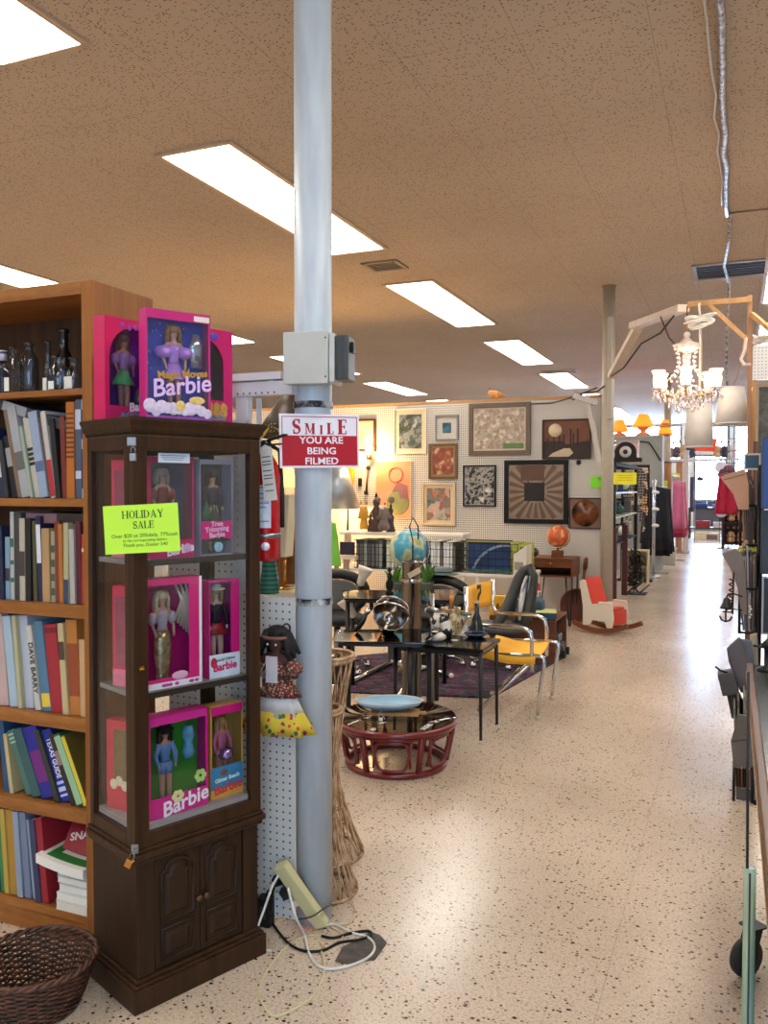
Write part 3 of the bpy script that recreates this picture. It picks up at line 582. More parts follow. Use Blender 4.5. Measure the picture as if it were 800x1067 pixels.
# ---------------------------------------------------------------- boxed fashion dolls
film=glass('clear_film',(244,244,248),.8,.08)
def fashion_doll(par,loc,H,skin,hair,top,skirt,skl=.18,puff=0,legs=None,hat=None,pants=False,tail=None,long=False,rz=0):
    s=H
    V=[(0,0,.50),(0,0,.60),(0,-.005,.70),(0,0,.77),(0,0,.815),(0,-.006,.87),(0,-.004,.925),
       (-.075,0,.765),(-.125,-.01,.64),(-.105,-.05,.53),(-.1,-.06,.49),(.075,0,.765),(.125,-.01,.64),(.105,-.05,.53),(.1,-.06,.49),
       (-.04,0,.47),(-.045,-.01,.28),(-.035,0,.06),(-.035,-.035,.02),(.04,0,.47),(.045,-.02,.28),(.04,0,.06),(.04,-.035,.02)]
    E_=[(0,1),(1,2),(2,3),(3,4),(4,5),(5,6),(3,7),(7,8),(8,9),(9,10),(3,11),(11,12),(12,13),(13,14),(0,15),(15,16),(16,17),(17,18),(0,19),(19,20),(20,21),(21,22)]
    RD=[.058,.04,(.062,.045),.03,.022,(.048,.052),.036,.026,.02,.015,.013,.026,.02,.015,.013,.044,.032,.02,.017,.044,.032,.02,.017]
    b=fig('doll',P(skin,.4,var=.03),par,V,E_,RD,1,loc,(0,0,rz),s)
    h=MB(); L=.30 if long else .17
    h.grid(lambda u,v:(lambda a,t:Vector(((.062+.022*math.sin(t*2.6)+.004*math.sin(a*9))*math.sin(a),.012+(.056+.02*t)*-math.cos(a)*(1 if math.cos(a)<0 else .55),.965-t*L-(0.0 if abs(a)>1 else 0))*1)*s)((u-.5)*2*PI*.78+PI,v),18,8)
    h.ball((0,.006*s,.915*s),.064*s,14,1,1,.92)
    for k in range(10):
        a=R(70+220*k/9); h.tube([(.05*s*math.sin(a),-.045*s*math.cos(a)+.012*s,.95*s),(.072*s*math.sin(a),-.06*s*math.cos(a)+.014*s,.88*s),(.078*s*math.sin(a)*1.08,-.055*s*math.cos(a)+.02*s,(.965-L*1.02)*s)],[.02*s,.021*s,.011*s],6)
    h.build('hair',P(hair,.45,var=.25,vs=120),b)
    f=MB(); f.ball((-.018*s,-.056*s,.878*s),.0065*s,8); f.ball((.018*s,-.056*s,.878*s),.0065*s,8); f.build('eyes',P((30,34,60),.3,var=0),b)
    MB().ball((0,-.056*s,.845*s),.009*s,8,1.2,.6,.5).build('lips',P((190,40,70),.4,var=0),b)
    if top:
        tm=P(top,.5,var=.2,vs=90); t=MB(); t.lathe([(.058*s,.56*s),(.05*s,.61*s),(.07*s,.69*s),(.072*s,.73*s),(.052*s,.765*s)],18,sy=.78)
        for sx in (-1,1):
            if puff: t.lathe([(.02*s,-.075*s),(puff*s,-.045*s),(puff*1.12*s,0),(puff*.8*s,.04*s),(.015*s,.055*s)],14,(sx*.115*s,-.004*s,.69*s),wob=lambda a,z:.1*math.sin(7*a))
            else: t.tube([(sx*.07*s,0,.768*s),(sx*.126*s,-.01*s,.64*s),(sx*.108*s,-.05*s,.535*s)],[.032*s,.029*s,.022*s],10)
        t.build('top',tm,b)
    if skirt:
        k=MB(); zl=.56-skl
        if pants:
            for sx in (-1,1): k.lathe([(.05*s,zl*s),(.058*s,.5*s),(.05*s,.56*s)],14,(sx*.036*s,0,0))
        else: k.lathe([(.058*s,.565*s),(.085*s,(.56-skl*.35)*s),((.1+.25*skl)*s,zl*s),((.095+.25*skl)*s,(zl-.004)*s)],28,sy=.7,wob=lambda a,z:.07*math.sin(9*a)*min(1,(.57*s-z)/(.1*s)))
        k.build('skirt',P(skirt,.5,var=.22,vs=70),b)
    if tail:
        k=MB(); k.lathe([(.07*s,.56*s),(.1*s,.45*s),(.092*s,.25*s),(.07*s,.12*s),(.066*s,.09*s),(.11*s,.02*s),(.1*s,.0)],18,sy=.8); k.build('gown',tail,b)
    if hat:
        k=MB(); k.lathe([(.105*s,.925*s),(.1*s,.935*s),(.066*s,.94*s),(.062*s,.985*s),(.03*s,1.0*s)],20); k.build('hat',P(hat,.6),b)
    return b
WHI=P((240,232,240),.4,var=.03)
def dollbox(label,o,w,h,d,col,back,rel=0,win=(.1,.22,.1,.08),archtop=False,logo='Barbie',lcol=WHI,lsize=.05,lpos=(.5,.12),footer=None,doll=None,extra=None,world=False,tilt=0):
    p=CM@Vector(o); t=thing('doll_box',label,'boxed doll',p,CR+R(rel),group=None,rot=(R(tilt),0,CR+R(rel))); cm=P(col,.3,var=.05) if not hasattr(col,'node_tree') else col
    l,bt,rr,tp=win; x0,x1,z0,z1=l*w,w-rr*w,bt*h,h-tp*h
    b=MB(); b.box(0,.002,0,d,0,h).box(w-.002,w,0,d,0,h).box(.002,w-.002,0,d,0,.002).box(.002,w-.002,0,d,h-.002,h).box(.002,w-.002,d-.002,d,.002,h-.002)
    b.box(.002,w-.002,0,.0015,.002,z0)
    if archtop:
        n_=12; xc=(x0+x1)/2; rx=(x1-x0)/2; rz_=min(rx,.35*h); zc=z1-rz_
        b.box(.002,x0,0,.0015,z0,zc); b.box(x1,w-.002,0,.0015,z0,zc)
        arc=[(xc+rx*math.cos(PI*k/n_),zc+rz_*math.sin(PI*k/n_)) for k in range(n_+1)]
        for k in range(n_): 
            a,c=arc[k],arc[k+1]; b.add([(a[0],0,a[1]),(c[0],0,c[1]),(c[0],0,h-.002),(a[0],0,h-.002)],[(0,1,2,3)])
        b.box(.002,x0,0,.0015,zc,h-.002); b.box(x1,w-.002,0,.0015,zc,h-.002)
    else: b.box(.002,x0,0,.0015,z0,z1).box(x1,w-.002,0,.0015,z0,z1).box(.002,w-.002,0,.0015,z1,h-.002)
    b.build('carton',cm,t)
    MB().box(.004,w-.004,d-.006,d-.003,.004,h-.004).build('backdrop',P(back,.4,var=.25,vs=22) if isinstance(back,tuple) else back,t)
    MB().box(x0-.002,x1+.002,.0018,.0024,z0-.002,z1+.002).build('window_film',film,t)
    if footer:
        q=MB(); q.box(.001,w-.001,-.0006,0,.001,z0*footer[1]); q.build('printed_footer',P(footer[0],.4,var=.35,vs=60),t)
    if logo: text(logo,lsize,lcol,t,(lpos[0]*w,-.0014,lpos[1]*h),(PI/2,R(-9),0),'logo',bold=.0012,shear=.15)
    if doll: fashion_doll(t,(w*doll.pop('x',.5),d*.55,.006),(z1-.0)*doll.pop('s',.98),**doll)
    if extra: extra(t,w,h,d)
    return t
TZ=1.6975
blond=(196,150,84); brown=(70,40,26); dk=(30,20,18)
def ex_a(t,w,h,d):
    q=MB(); q.lathe([(.03,0),(.04,.02),(.034,.05),(.01,.07)],14,(w*.78,d*.4,.05),sy=.5); q.build('jacket',P((60,120,90),.3,.3,var=.6,vs=60),t)
    q=MB(); q.ball((w*.78,-.002,.075),.02,12,1,.15,1.1); q.ball((w*.86,-.002,.06),.016,12,1,.15,1); q.build('sticker',P((222,90,120),.4,var=.5,vs=90),t)
    text('ROCKERS',.028,P((70,150,170),.4),t,(w*.55,-.0016,.018),(PI/2,R(-3),0),'subtitle',bold=.0012)
    q=MB(); [q.ball((w*(.3+.12*k),-.001,h*.93-.004*(k%2)),.009,10,1,.12,1) for k in range(5)]; q.build('flower_print',P((150,60,170),.4,var=.5,vs=100),t)
dollbox('pink boxed dark-haired doll in a bright green skirt, left one on top of the cabinet',(.022,.19,TZ),.215,.31,.05,(206,34,92),(54,38,140),12,(.08,.15,.05,.08),True,'Barbie',WHI,.036,(.62,.16),((206,40,100),.9),dict(skin=(150,96,70),hair=dk,top=(130,100,160),skirt=(20,180,96),skl=.16,puff=.045,s=.95,x=.42,long=True),ex_a)
def ex_b(t,w,h,d):
    text('Magic Moves',.03,P((206,160,70),.3,.4),t,(w*.56,-.0016,h*.42),(PI/2,R(-6),0),'subtitle',bold=.001)
    rd=random.Random(2); q=MB()
    for k in range(11): q.ball((w*(.06+.088*k),-.0012,.02+.018*rd.random()),.015+.006*rd.random(),12,1,.1,1)
    q.build('printed_plush_animals',P((214,196,222),.4,var=.45,vs=70),t)
    q=MB(); q.ball((w*.52,-.0022,.04),.016,12,1,.1,1); q.ball((w*.78,-.0022,.058),.02,12,1.3,.1,.6); q.build('printed_bonnet',P((226,190,110),.4,var=.4,vs=90),t)
    q=MB(); rd=random.Random(9); [q.ball((w*(.08+.84*rd.random()),d-.0068,h*(.3+.6*rd.random())),.0018,6) for k in range(46)]; q.build('star_print',P((220,230,255),.3),t)
    MB().box(w*.74,w*.98,-.0012,0,h*.925,h*.975).build('price_label',K['paper'],t)
    q=MB(); q.lathe([(.018,0),(.024,.06),(.012,.1)],12,(w*.83,d*.5,h*.5),sy=.5); q.build('silver_accessory',P((200,210,230),.15,.8,var=.4,vs=50),t)
    q=MB(); q.ball((w*.5,d*.28,h*.66),.004,8); q.build('jewel',WHI,t)
dollbox('blue-backed boxed doll in lilac puff-sleeved dress, centre one on top of the cabinet',(.068,.035,TZ),.2,.315,.05,(196,40,120),(34,66,176),-8,(.03,.03,.03,.085),False,'Barbie',P((222,186,236),.3,var=.02),.072,(.54,.31),((150,70,170),1),dict(skin=(206,150,118),hair=(150,112,60),top=(190,140,222),skirt=(186,132,222),skl=.16,puff=.085,s=.98,x=.48),ex_b)
def ex_c(t,w,h,d):
    q=MB(); [q.ball((w*(.6+.12*(k%3)),-.0015,h*(.13+.06*(k//3))),.015,10,1,.1,1) for k in range(6)]; q.build('printed_faces',P((190,140,70),.4,var=.6,vs=120),t)
    text('ROCKERS',.028,P((80,150,170),.4),t,(w*.6,-.0016,.024),(PI/2,R(-3),0),'subtitle',bold=.0012)
    MB().ball((w*.68,-.001,h*.92),.016,12,1,.1,.8).build('flower_print',P((90,70,180),.4),t)
dollbox('pink boxed doll half hidden at the right end of the cabinet top',(.215,.13,TZ),.22,.305,.055,(196,28,104),(44,32,60),2,(.08,.26,.16,.1),True,'',WHI,.03,(.5,.1),None,dict(skin=(150,110,90),hair=dk,top=(150,150,170),skirt=(60,60,70),skl=.2,puff=.05,s=.93),ex_c)
# inside the cabinet
def ex_tag(t,w,h,d): 
    q=MB(); q.ball((w*.86,-.002,h*.09),.014,12,1,.12,1); q.build('sticker',P((214,170,214),.4,var=.3,vs=90),t)
dollbox('boxed doll in a red coat with a blue backdrop behind the holiday sale note',(.065,.06,SZ[2]),.175,.30,.06,(176,24,86),(26,52,98),0,(.18,.18,.04,.06),False,'Barbie',WHI,.036,(.72,.075),((196,24,110),.9),dict(skin=(196,150,120),hair=(160,150,140),top=(140,26,34),skirt=(140,26,34),skl=.4,s=.95,puff=.04),ex_tag)
def ex_tree(t,w,h,d):
    MB().box(.004,w-.004,-.001,0,.05,.105).build('pink_banner',K['hotpink'],t)
    for tx,zz in (('Tree',.096),('Trimming',.08),('Barbie',.062)): text(tx,.022,P((240,190,222),.4),t,(w*.5,-.0022,zz),(PI/2,R(-4),0),'title',bold=.0006)
    q=MB(); q.lathe([(.028,0),(.02,.03),(.024,.03),(.012,.07),(.001,.1)],14,(w*.28,d*.3,.07),sy=.6); q.build('tinsel_tree',P((30,110,70),.5,var=.4,vs=80),t)
    q=MB(); q.ball((w*.55,-.001,.024),.016,12,1.1,.12,1); q.build('printed_seal',P((150,190,210),.3,var=.5,vs=80),t)
dollbox('clear-fronted boxed doll beside a little green tree, right end of the top cabinet shelf',(.262,.06,SZ[2]),.118,.295,.06,(150,150,170),(40,48,72),0,(.02,.01,.02,.05),False,'',WHI,.02,(.5,.3),None,dict(skin=(196,150,120),hair=dk,top=(44,36,60),skirt=(36,70,54),skl=.42,s=.95,x=.55,long=True),ex_tree)
gold=NT('gold_lame'); gold.set(color=gold.ramp(gold.noise(50),[(.3,(150,110,60)),(.7,(240,220,170))]),rough=.25,metal=.6); gold.bump(gold.noise(70),.004,.8)
def ex_w(t,w,h,d):
    q=MB(); [q.box(a,b_,-.0012,0,c,e) for a,b_,c,e in ((0,w,0,h*.055),(w*.955,w,h*.055,h),(0,w*.03,h*.055,h))]; q.build('white_border',WHI,t)
    q=MB(); rd=random.Random(4); [q.ball((w*(.3+.66*rd.random()),-.0016,h*.028),.005,8,1.4,.15,1) for k in range(9)]; q.build('flower_print',P((200,70,150),.4,var=.5,vs=200),t)
    q=MB()
    for k in range(7): q.tube([(w*(.62+.03*k),d*.4,h*.93-.012*(k%3)),(w*(.7+.02*k),d*.3,h*.78),(w*(.6+.05*k),d*.35,h*.6-.01*k)],.004,6)
    q.build('spare_hair',P((222,206,180),.4,var=.2,vs=80),t); MB().ball((w*.62,-.001,h*.1),.022,12,1.3,.1,.6).build('script_label',P((226,170,200),.4),t)
dollbox('white-bordered pink box with a doll in a gold gown on the middle cabinet shelf',(.062,.055,SZ[1]),.2,.325,.06,(214,40,120),(206,26,118),0,(.04,.09,.22,.06),False,'',WHI,.02,(.5,.2),None,dict(skin=(206,160,130),hair=(226,206,160),top=(206,190,190),skirt=None,tail=gold.m,s=.95,x=.42,long=True,puff=.04),ex_w)
def ex_s(t,w,h,d):
    MB().box(0,w,-.0012,0,0,h*.24).build('white_footer',P((214,222,236),.4,var=.2,vs=30),t); MB().box(w*.72,w-.002,-.0008,0,h*.24,h).build('pink_stripe',K['hotpink'],t)
    text('Barbie',.034,P((214,30,100),.4),t,(w*.5,-.0022,h*.11),(PI/2,R(-3),0),'logo',bold=.001); text('Special Edition',.013,P((50,70,90),.5),t,(w*.5,-.0022,h*.185),(PI/2,R(-3),0),'subtitle')
    q=MB(); q.ball((w*.14,-.0012,h*.16),.014,12,.8,.1,1.2); q.build('red_seal',P((190,30,50),.4),t)
dollbox('boxed doll in navy sweater and red skirt at the right of the middle cabinet shelf',(.292,.06,SZ[1]),.112,.305,.055,(200,40,126),(170,30,110),0,(.03,.24,.28,.02),False,'',WHI,.02,(.5,.2),None,dict(skin=(214,176,150),hair=(206,170,110),top=(28,30,44),skirt=(170,30,36),skl=.12,s=.97,x=.4,hat=(206,200,190)),ex_s)
def ex_g(t,w,h,d):
    q=MB(); [q.ball((w*.47+.013*math.cos(a),-.002,h*.175+.011*math.sin(a)),.009,10,1,.12,1) for a in [R(60*k) for k in range(6)]]; q.build('printed_daisy',P((226,214,150),.4),t)
    q=MB(); [q.ball((w*.86+.013*math.cos(a),-.002,h*.32+.013*math.sin(a)),.009,10,1,.12,1) for a in [R(60*k) for k in range(6)]]; q.build('green_seal',P((170,210,110),.4),t)
    q=MB(); q.lathe([(.014,0),(.02,.02),(.012,.05),(.02,.07),(.012,.1)],12,(w*.74,d*.45,h*.5)); q.build('accessory_pack',P((110,180,210),.2,var=.5,vs=60),t)
    MB().box(.002,w-.002,-.0012,0,h*.92,h-.002).build('pink_header',P((206,40,140),.4),t)
dollbox('green-backed boxed doll in a blue outfit and black hat on the bottom cabinet shelf',(.075,.045,SZ[0]),.20,.30,.06,(206,24,130),(70,170,50),0,(.03,.2,.04,.07),False,'Barbie',WHI,.062,(.6,.1),None,dict(skin=(206,150,118),hair=(50,30,22),top=(110,150,196),skirt=(110,150,196),skl=.13,pants=True,s=.95,x=.36,hat=(26,24,28),long=True),ex_g)
def ex_m(t,w,h,d):
    MB().box(.001,w-.001,-.001,0,h*.1,h*.34).build('sea_print',P((40,120,170),.4,var=.4,vs=30),t); MB().box(.001,w-.001,-.001,0,0,h*.1).build('sand_print',P((214,150,60),.4,var=.2,vs=30),t)
    text('Glitter Beach',.017,P((190,230,230),.4),t,(w*.5,-.002,h*.2),(PI/2,R(-4),0),'title',bold=.0006); text('Barbie',.04,P((210,50,60),.4),t,(w*.52,-.002,h*.1),(PI/2,R(-5),0),'logo',bold=.001)
    MB().box(.002,w-.002,-.0012,0,h*.9,h-.002).build('pink_header',K['hotpink'],t); MB().ball((w*.4,-.001,h*.27),.012,12,1.2,.1,.8).build('printed_turtle',P((110,70,60),.4),t)
    MB().lathe([(.02,0),(.026,.01),(.02,.03)],12,(w*.55,d*.3,h*.4)).build('silver_bag',P((150,120,170),.2,.7),t)
dollbox('yellow and blue boxed doll in a swimsuit at the right of the bottom cabinet shelf',(.295,.06,SZ[0]),.12,.292,.055,(196,150,70),(176,150,70),0,(.04,.34,.04,.1),False,'',WHI,.02,(.5,.2),None,dict(skin=(206,140,110),hair=(200,150,90),top=(206,110,140),skirt=(206,110,140),skl=.05,s=.95,long=True),ex_m)
for zz,hh,lab,w_ in ((SZ[2],.29,'narrow red-pink doll box edge-on behind the side glass, top cabinet shelf',.05),(SZ[1],.30,'narrow pink doll box edge-on behind the side glass, middle cabinet shelf',.045)):
    p=CM@Vector((.045,.20,zz)); t=thing('doll_box',lab,'boxed doll',p,CR-R(70)); MB().box(0,.1,0,w_,0,hh).build('carton',P((206,50,84),.35,var=.1),t); MB().box(.012,.088,-.001,0,.06,hh-.03).build('printed_panel',P((150,70,90),.4,var=.5,vs=30),t); MB().box(.0,.1,-.0013,0,0,.05).build('printed_footer',P((226,120,150),.4,var=.3,vs=60),t)
p=CM@Vector((.045,.245,SZ[0])); t=thing('doll_box','red doll box with oval window behind the side glass, bottom cabinet shelf','boxed doll',p,CR-R(74)); MB().box(0,.13,0,.04,0,.27).build('carton',P((206,48,70),.35),t); MB().box(.03,.1,-.001,0,.09,.245).build('window_picture',P((120,96,64),.4,var=.4,vs=40),t); q=MB(); [q.ball((.03+.023*k,-.001,.075+.012*(k%2)),.016,10,1,.1,1) for k in range(4)]; q.build('flower_print',P((226,206,170),.4,var=.3,vs=120),t)
# ================================================================ PEGBOARD GONDOLA BESIDE THE COLUMN
gd=thing('pegboard_gondola','white pegboard display fixture behind the curio cabinet and beside the column','display fixture',(0,0,0))
GY=2.475; gx1=-1.364; gxm=at(258,420,GY).x; gxl=BX1+.006; zt_=at(250,413,GY).z; zl=at(285,622,GY).z
MB().box(gxl,gx1,GY,GY+.006,.03,zl).box(gxl,gxm,GY,GY+.006,zl,zt_-.08).build('pegboard_panel',K['peg'],gd)
pm=P((214,214,216),.4,var=.04)
b=MB(); b.box(gxm-.045,gxm,GY-.004,GY+.03,zl+.004,zt_-.001); b.build('slotted_upright',pm,gd)
q=MB(); [q.box(gxm-.0025-.038*s_,gxm+.0015-.038*s_-.002,GY-.0052,GY-.004,z0,z0+.006) for s_ in (0,1) for z0 in [zl+.05+.03*k for k in range(19)]]; q.build('slot',P((50,50,60),.6),gd)
MB().box(gxm-.3,gx1-.005,GY-.01,GY+.03,zt_,zt_+.045).build('slotted_header',pm,gd)
q=MB(); [q.box(gxm-.06+.024*k,gxm-.055+.024*k,GY-.0115,GY-.01,zt_+.004,zt_+.01) for k in range(8)]; q.build('slot',P((60,56,70),.6),gd)
MB().box(gxm-.3,gx1-.04,GY-.02,GY+.08,zt_+.05,zt_+.075).build('cap_rail',pm,gd); MB().box(gxm-.28,gxm-.26,GY+.01,GY+.03,zt_+.045,zt_+.05).box(gx1-.1,gx1-.08,GY+.0,GY+.02,zt_+.045,zt_+.05).build('spacer',pm,gd)
MB().box(gxm,gxm+.02,GY+.055,GY+.06,zl+.0,zt_-.002).build('inner_post',P((206,202,198),.5),gd)
MB().prism([(gxl,GY+.0065),(gx1,GY+.0065),(gx1-.03,GY+.07),(-1.62,GY+.5),(gxl,GY+.5)],zl-.03,zl).build('display_deck',P((200,186,162),.5),gd); MB().box(-1.66,-1.63,GY+.44,GY+.48,.0,zl-.031).box(gxl,gxl+.02,GY+.0065,GY+.5,.0,zl-.031).build('rear_leg',pm,gd)
# cloth doll hanging on the low pegboard
dx=at(289,700,GY-.03).x; dz=lambda py:at(289,py,GY-.03).z
cdl=thing('cloth_doll','black-haired cloth doll in white apron and yellow floral skirt hanging on the pegboard','doll',(dx,GY-.032,dz(766)))
H=dz(652)-dz(766)
V=[(0,0,.5),(0,0,.62),(0,0,.72),(0,-.01,.76),(0,-.02,.85),(0,-.015,.93),(-.13,-.01,.69),(-.2,-.03,.6),(-.17,-.05,.5),(.13,-.01,.69),(.21,-.03,.6),(.2,-.05,.53),(-.06,0,.4),(-.06,0,.08),(-.06,-.04,.03),(.06,0,.4),(.06,0,.08),(.06,-.04,.03)]
ED=[(0,1),(1,2),(2,3),(3,4),(4,5),(2,6),(6,7),(7,8),(2,9),(9,10),(10,11),(0,12),(12,13),(13,14),(0,15),(15,16),(16,17)]
bd=fig('body',P((70,38,28),.7),cdl,V,ED,[.09,.085,.08,.04,(.105,.08),.07,.05,.04,.035,.05,.04,.035,.06,.035,.03,.06,.035,.03],1,scale=H)
prt=NT('floral_print'); o_=prt.obj(); vv=prt.voro(120,o_); prt.set(color=prt.mix(prt.math('LESS_THAN',vv.outputs['Distance'],.42),lin((92,50,40)),prt.ramp(prt.xyz(vv.outputs['Color'])[0],[(.2,(206,150,120)),(.5,(170,50,56)),(.8,(150,130,110))],True)),rough=.8); prt=prt.m
ylw=NT('yellow_floral'); o_=ylw.obj(); vv=ylw.voro(52,o_); ylw.set(color=ylw.mix(ylw.math('LESS_THAN',vv.outputs['Distance'],.4),lin((206,180,50)),ylw.ramp(ylw.xyz(vv.outputs['Color'])[1],[(.1,(150,40,70)),(.5,(70,100,70)),(.8,(190,60,50))],True)),rough=.8); ylw=ylw.m
def skirt(z0,r0,z1,r1,fr,amp,y=.5,n=48):
    b=MB(); b.lathe([(r0*H,z0*H),((r0*.45+r1*.55)*H,(z0*.5+z1*.5)*H),(r1*H,z1*H),((r1-.01)*H,(z1+.004)*H)],n,sy=y,wob=lambda a,z:amp*math.sin(fr*a+1)*max(0,min(1,(z0*H-z)/((z0-z1)*H)))); return b
skirt(.5,.12,.2,.27,9,.07).build('white_skirt',P((212,208,206),.8,var=.06),cdl)
skirt(.24,.262,.045,.36,8,.1).build('yellow_hem',ylw,cdl)
skirt(.55,.12,.37,.235,11,.08,.55).build('print_overskirt',prt,cdl)
t=MB(); t.lathe([(.1*H,.52*H),(.105*H,.6*H),(.12*H,.68*H),(.09*H,.74*H)],20,sy=.7)
for sx in (-1,1): t.lathe([(.03*H,-.07*H),(.075*H,-.03*H),(.08*H,.02*H),(.03*H,.07*H)],14,(sx*.185*H,-.03*H,.63*H),wob=lambda a,z:.1*math.sin(6*a)); 
t.build('print_bodice',prt,cdl); MB().box(-.06*H,.06*H,-.104*H,-.094*H,.5*H,.74*H).build('apron_bib',P((206,200,206),.8),cdl,.004)
h=MB(); h.ball((0,.005,.91*H),.125*H,16,1,.7,.8)
for k in range(14):
    a=R(60+240*k/13); h.tube([(.09*H*math.sin(a),-.06*H*math.cos(a),.95*H),(.145*H*math.sin(a),-.085*H*math.cos(a),.85*H),((.17+.03*(k%3))*H*math.sin(a),-.085*H*math.cos(a),(.7+.03*(k%4))*H)],[.04*H,.042*H,.015*H],6)
h.tube([(.1*H+.035*H*math.cos(q),-.0,.99*H+.035*H*math.sin(q)) for q in [2*PI*i/14 for i in range(14)]],.008*H,5,True)
h.build('hair',P((16,14,16),.7,var=.4,vs=90),cdl)
MB().tube([(.128*H*math.sin(a),-.006-.1*H*math.cos(a),.905*H) for a in [R(-80+160*i/14) for i in range(15)]],.016*H,6).build('headband',P((130,84,66),.7),cdl)
[MB().ball((sx*.042*H,-.098*H,.845*H),.011*H,8).build('eye',P((220,210,196),.5,var=0),cdl) for sx in (-1,1)]
q=MB(); q.prism([(-.012,-.04),(.011,-.04),(.011,-.01),(0,0),(-.012,-.01)],0,.001,TR((-.06*H-.018,-.05,.57*H),(PI/2,0,R(6)))); q.tube([(-.06*H-.018,-.05,.57*H),(-.05*H,-.04,.7*H)],.0008,4); q.build('price_tag',K['paper'],cdl)
# fire extinguisher hung on the upright
ex=at(277,520,2.41); FXX=ex.x; zb_=at(275,583,2.44).z; zt2=at(275,470,2.44).z
fe=thing('fire_extinguisher','red fire extinguisher with paper inspection tag hung beside the curio cabinet','fire extinguisher',(FXX,2.41,zb_))
Lh=zt2-zb_; r_=.048
MB().lathe([(r_*.8,0),(r_,.012),(r_,Lh*.78),(r_*.86,Lh*.87),(r_*.5,Lh*.95),(r_*.34,Lh)],28).build('cylinder',P((176,16,26),.22,var=.04,coat=.4),fe)
MB().lathe([(r_*1.02,.075),(r_*1.02,.092)],28).build('steel_band',K['steel'],fe)
MB().lathe([(r_*.3,Lh),(r_*.36,Lh+.01),(r_*.36,Lh+.03),(r_*.2,Lh+.035)],14).build('valve',K['dkmetal'],fe)
b=MB(); b.bar((0,0,Lh+.03),(.085,-.015,Lh+.05),.02,.006); b.bar((-.01,0,Lh+.018),(.07,-.02,Lh+.02),.016,.005); b.build('handle',K['blackmatte'],fe,.002)
MB().bar((-.01,-.01,Lh+.045),(.012,-.008,Lh+.075),.012,.008).build('yellow_pin_tab',P((230,200,40),.5),fe)
MB().tube([(.01,.01,Lh+.02),(.03,.04,Lh),(.045,.03,Lh*.6),(.044,.03,Lh*.3)],.008,8).build('hose',K['blackmatte'],fe)
b=MB(); b.grid(lambda u,v:Vector(((r_+.001)*math.cos(R(-135+95*u)),(r_+.001)*math.sin(R(-135+95*u)),.11+v*.14)),10,3); b.build('label_plate',P((196,200,214),.4,var=.15,vs=60),fe)
q=MB(); [q.grid(lambda u,v,z=z:Vector(((r_+.0016)*math.cos(R(-128+e*u)),(r_+.0016)*math.sin(R(-128+e*u)),z+v*.004)),8,1) for z,e in ((.24,80),(.22,78),(.205,60),(.19,80),(.175,70),(.13,80))]; q.build('label_print',P((110,120,140),.5),fe)
b=MB(); b.prism([(-.02,-.17),(.024,-.17),(.022,.0),(.0,.012),(-.018,.0)],0,.001,TR((.03,-.055,Lh+.005),(PI/2,R(-6),R(10)))); b.build('inspection_tag',P((206,200,190),.7,var=.12,vs=70),fe)
q=MB(); M_=TR((.03,-.0565,Lh+.005),(PI/2,R(-6),R(10))); [q.prism([(-.014,-zz),(.016,-zz),(.016,-zz+.0035),(-.014,-zz+.0035)],0,.0005,M_) for zz in (.03,.045,.055,.075,.09,.1,.12,.14)]; q.build('tag_print',P((80,80,90),.6),fe)
q=MB(); q.lathe([(.014,0),(.014,.001)],14,m=TR((r_*.5,-r_*.92,.05),(PI/2,0,R(20)))); q.build('round_badge',WHI,fe)
q=MB(); q.bar((0,.045,Lh*.6),(0,.062,Lh*.6),.03,.05); q.bar((-.06,.055,Lh*.6),(.0,.055,Lh*.6),.012,.03); q.build('wall_bracket',K['dkmetal'],fe)
# things standing on the gondola deck
gz=zl+.0005
p=at(277,620,2.54); t=thing('wicker_vase','green banded straw vase on the gondola deck beneath the fire extinguisher','vase',(p.x,2.56,gz)); n=NT('green_straw'); s=n.xyz(); n.set(color=n.ramp(n.math('FRACT',n.math('MULTIPLY',s[2],62)),[(.0,(24,74,58)),(.5,(52,120,96)),(.85,(20,60,50))]),rough=.6)
MB().lathe([(.036,0),(.038,.01),(.034,.06),(.027,.11),(.025,.118)],20,wob=lambda a,z:.03*math.sin(9*a)).build('body',n.m,t); MB().lathe([(.025,.116),(.028,.12),(.024,.126),(.018,.12)],16).build('rim',P((30,84,64),.6),t)
p=at(297,545,2.7); t=thing('cream_lampshade','cream folded card shade standing in front of brown boxes beside the extinguisher','lampshade',(p.x+.01,2.68,at(297,580,2.68).z)); b=MB(); hh=at(297,515,2.68).z-at(297,580,2.68).z; b.prism([(-.03,0),(.018,0),(.034,hh),(-.03,hh)],0,.06,TR((0,.03,0),(PI/2,0,0))); b.build('shade',P((222,206,168),.8),t,.004); MB().tube([(0,0,gz-t.location.z),(0,0,.0)],.005,8).build('stem',K['brass'],t)
q=MB(); q.lathe([(.03,gz-t.location.z),(.03,gz-t.location.z+.006),(.01,gz-t.location.z+.012)],16); q.build('base',K['brass'],t)
def brownbox(px,py,Y,sx,sy,sz,label,mat,rz=0):
    p=at(px,py,Y); t=thing('wooden_box',label,'box',(p.x,Y,gz),rz); b=MB(); b.box(-sx/2,sx/2,-sy/2,sy/2,0,.006); b.box(-sx/2,-sx/2+.006,-sy/2,sy/2,.006,sz); b.box(sx/2-.006,sx/2,-sy/2,sy/2,.006,sz); b.box(-sx/2+.006,sx/2-.006,-sy/2,-sy/2+.006,.006,sz); b.box(-sx/2+.006,sx/2-.006,sy/2-.006,sy/2,.006,sz); b.build('case',mat,t,.001); MB().box(-sx/2-.003,sx/2+.003,-sy/2-.003,sy/2+.003,sz+.0004,sz+.008).build('lid',mat,t,.001); MB().box(-.01,.01,-sy/2-.004,-sy/2-.0002,sz*.5,sz*.75).build('clasp',K['brass'],t)
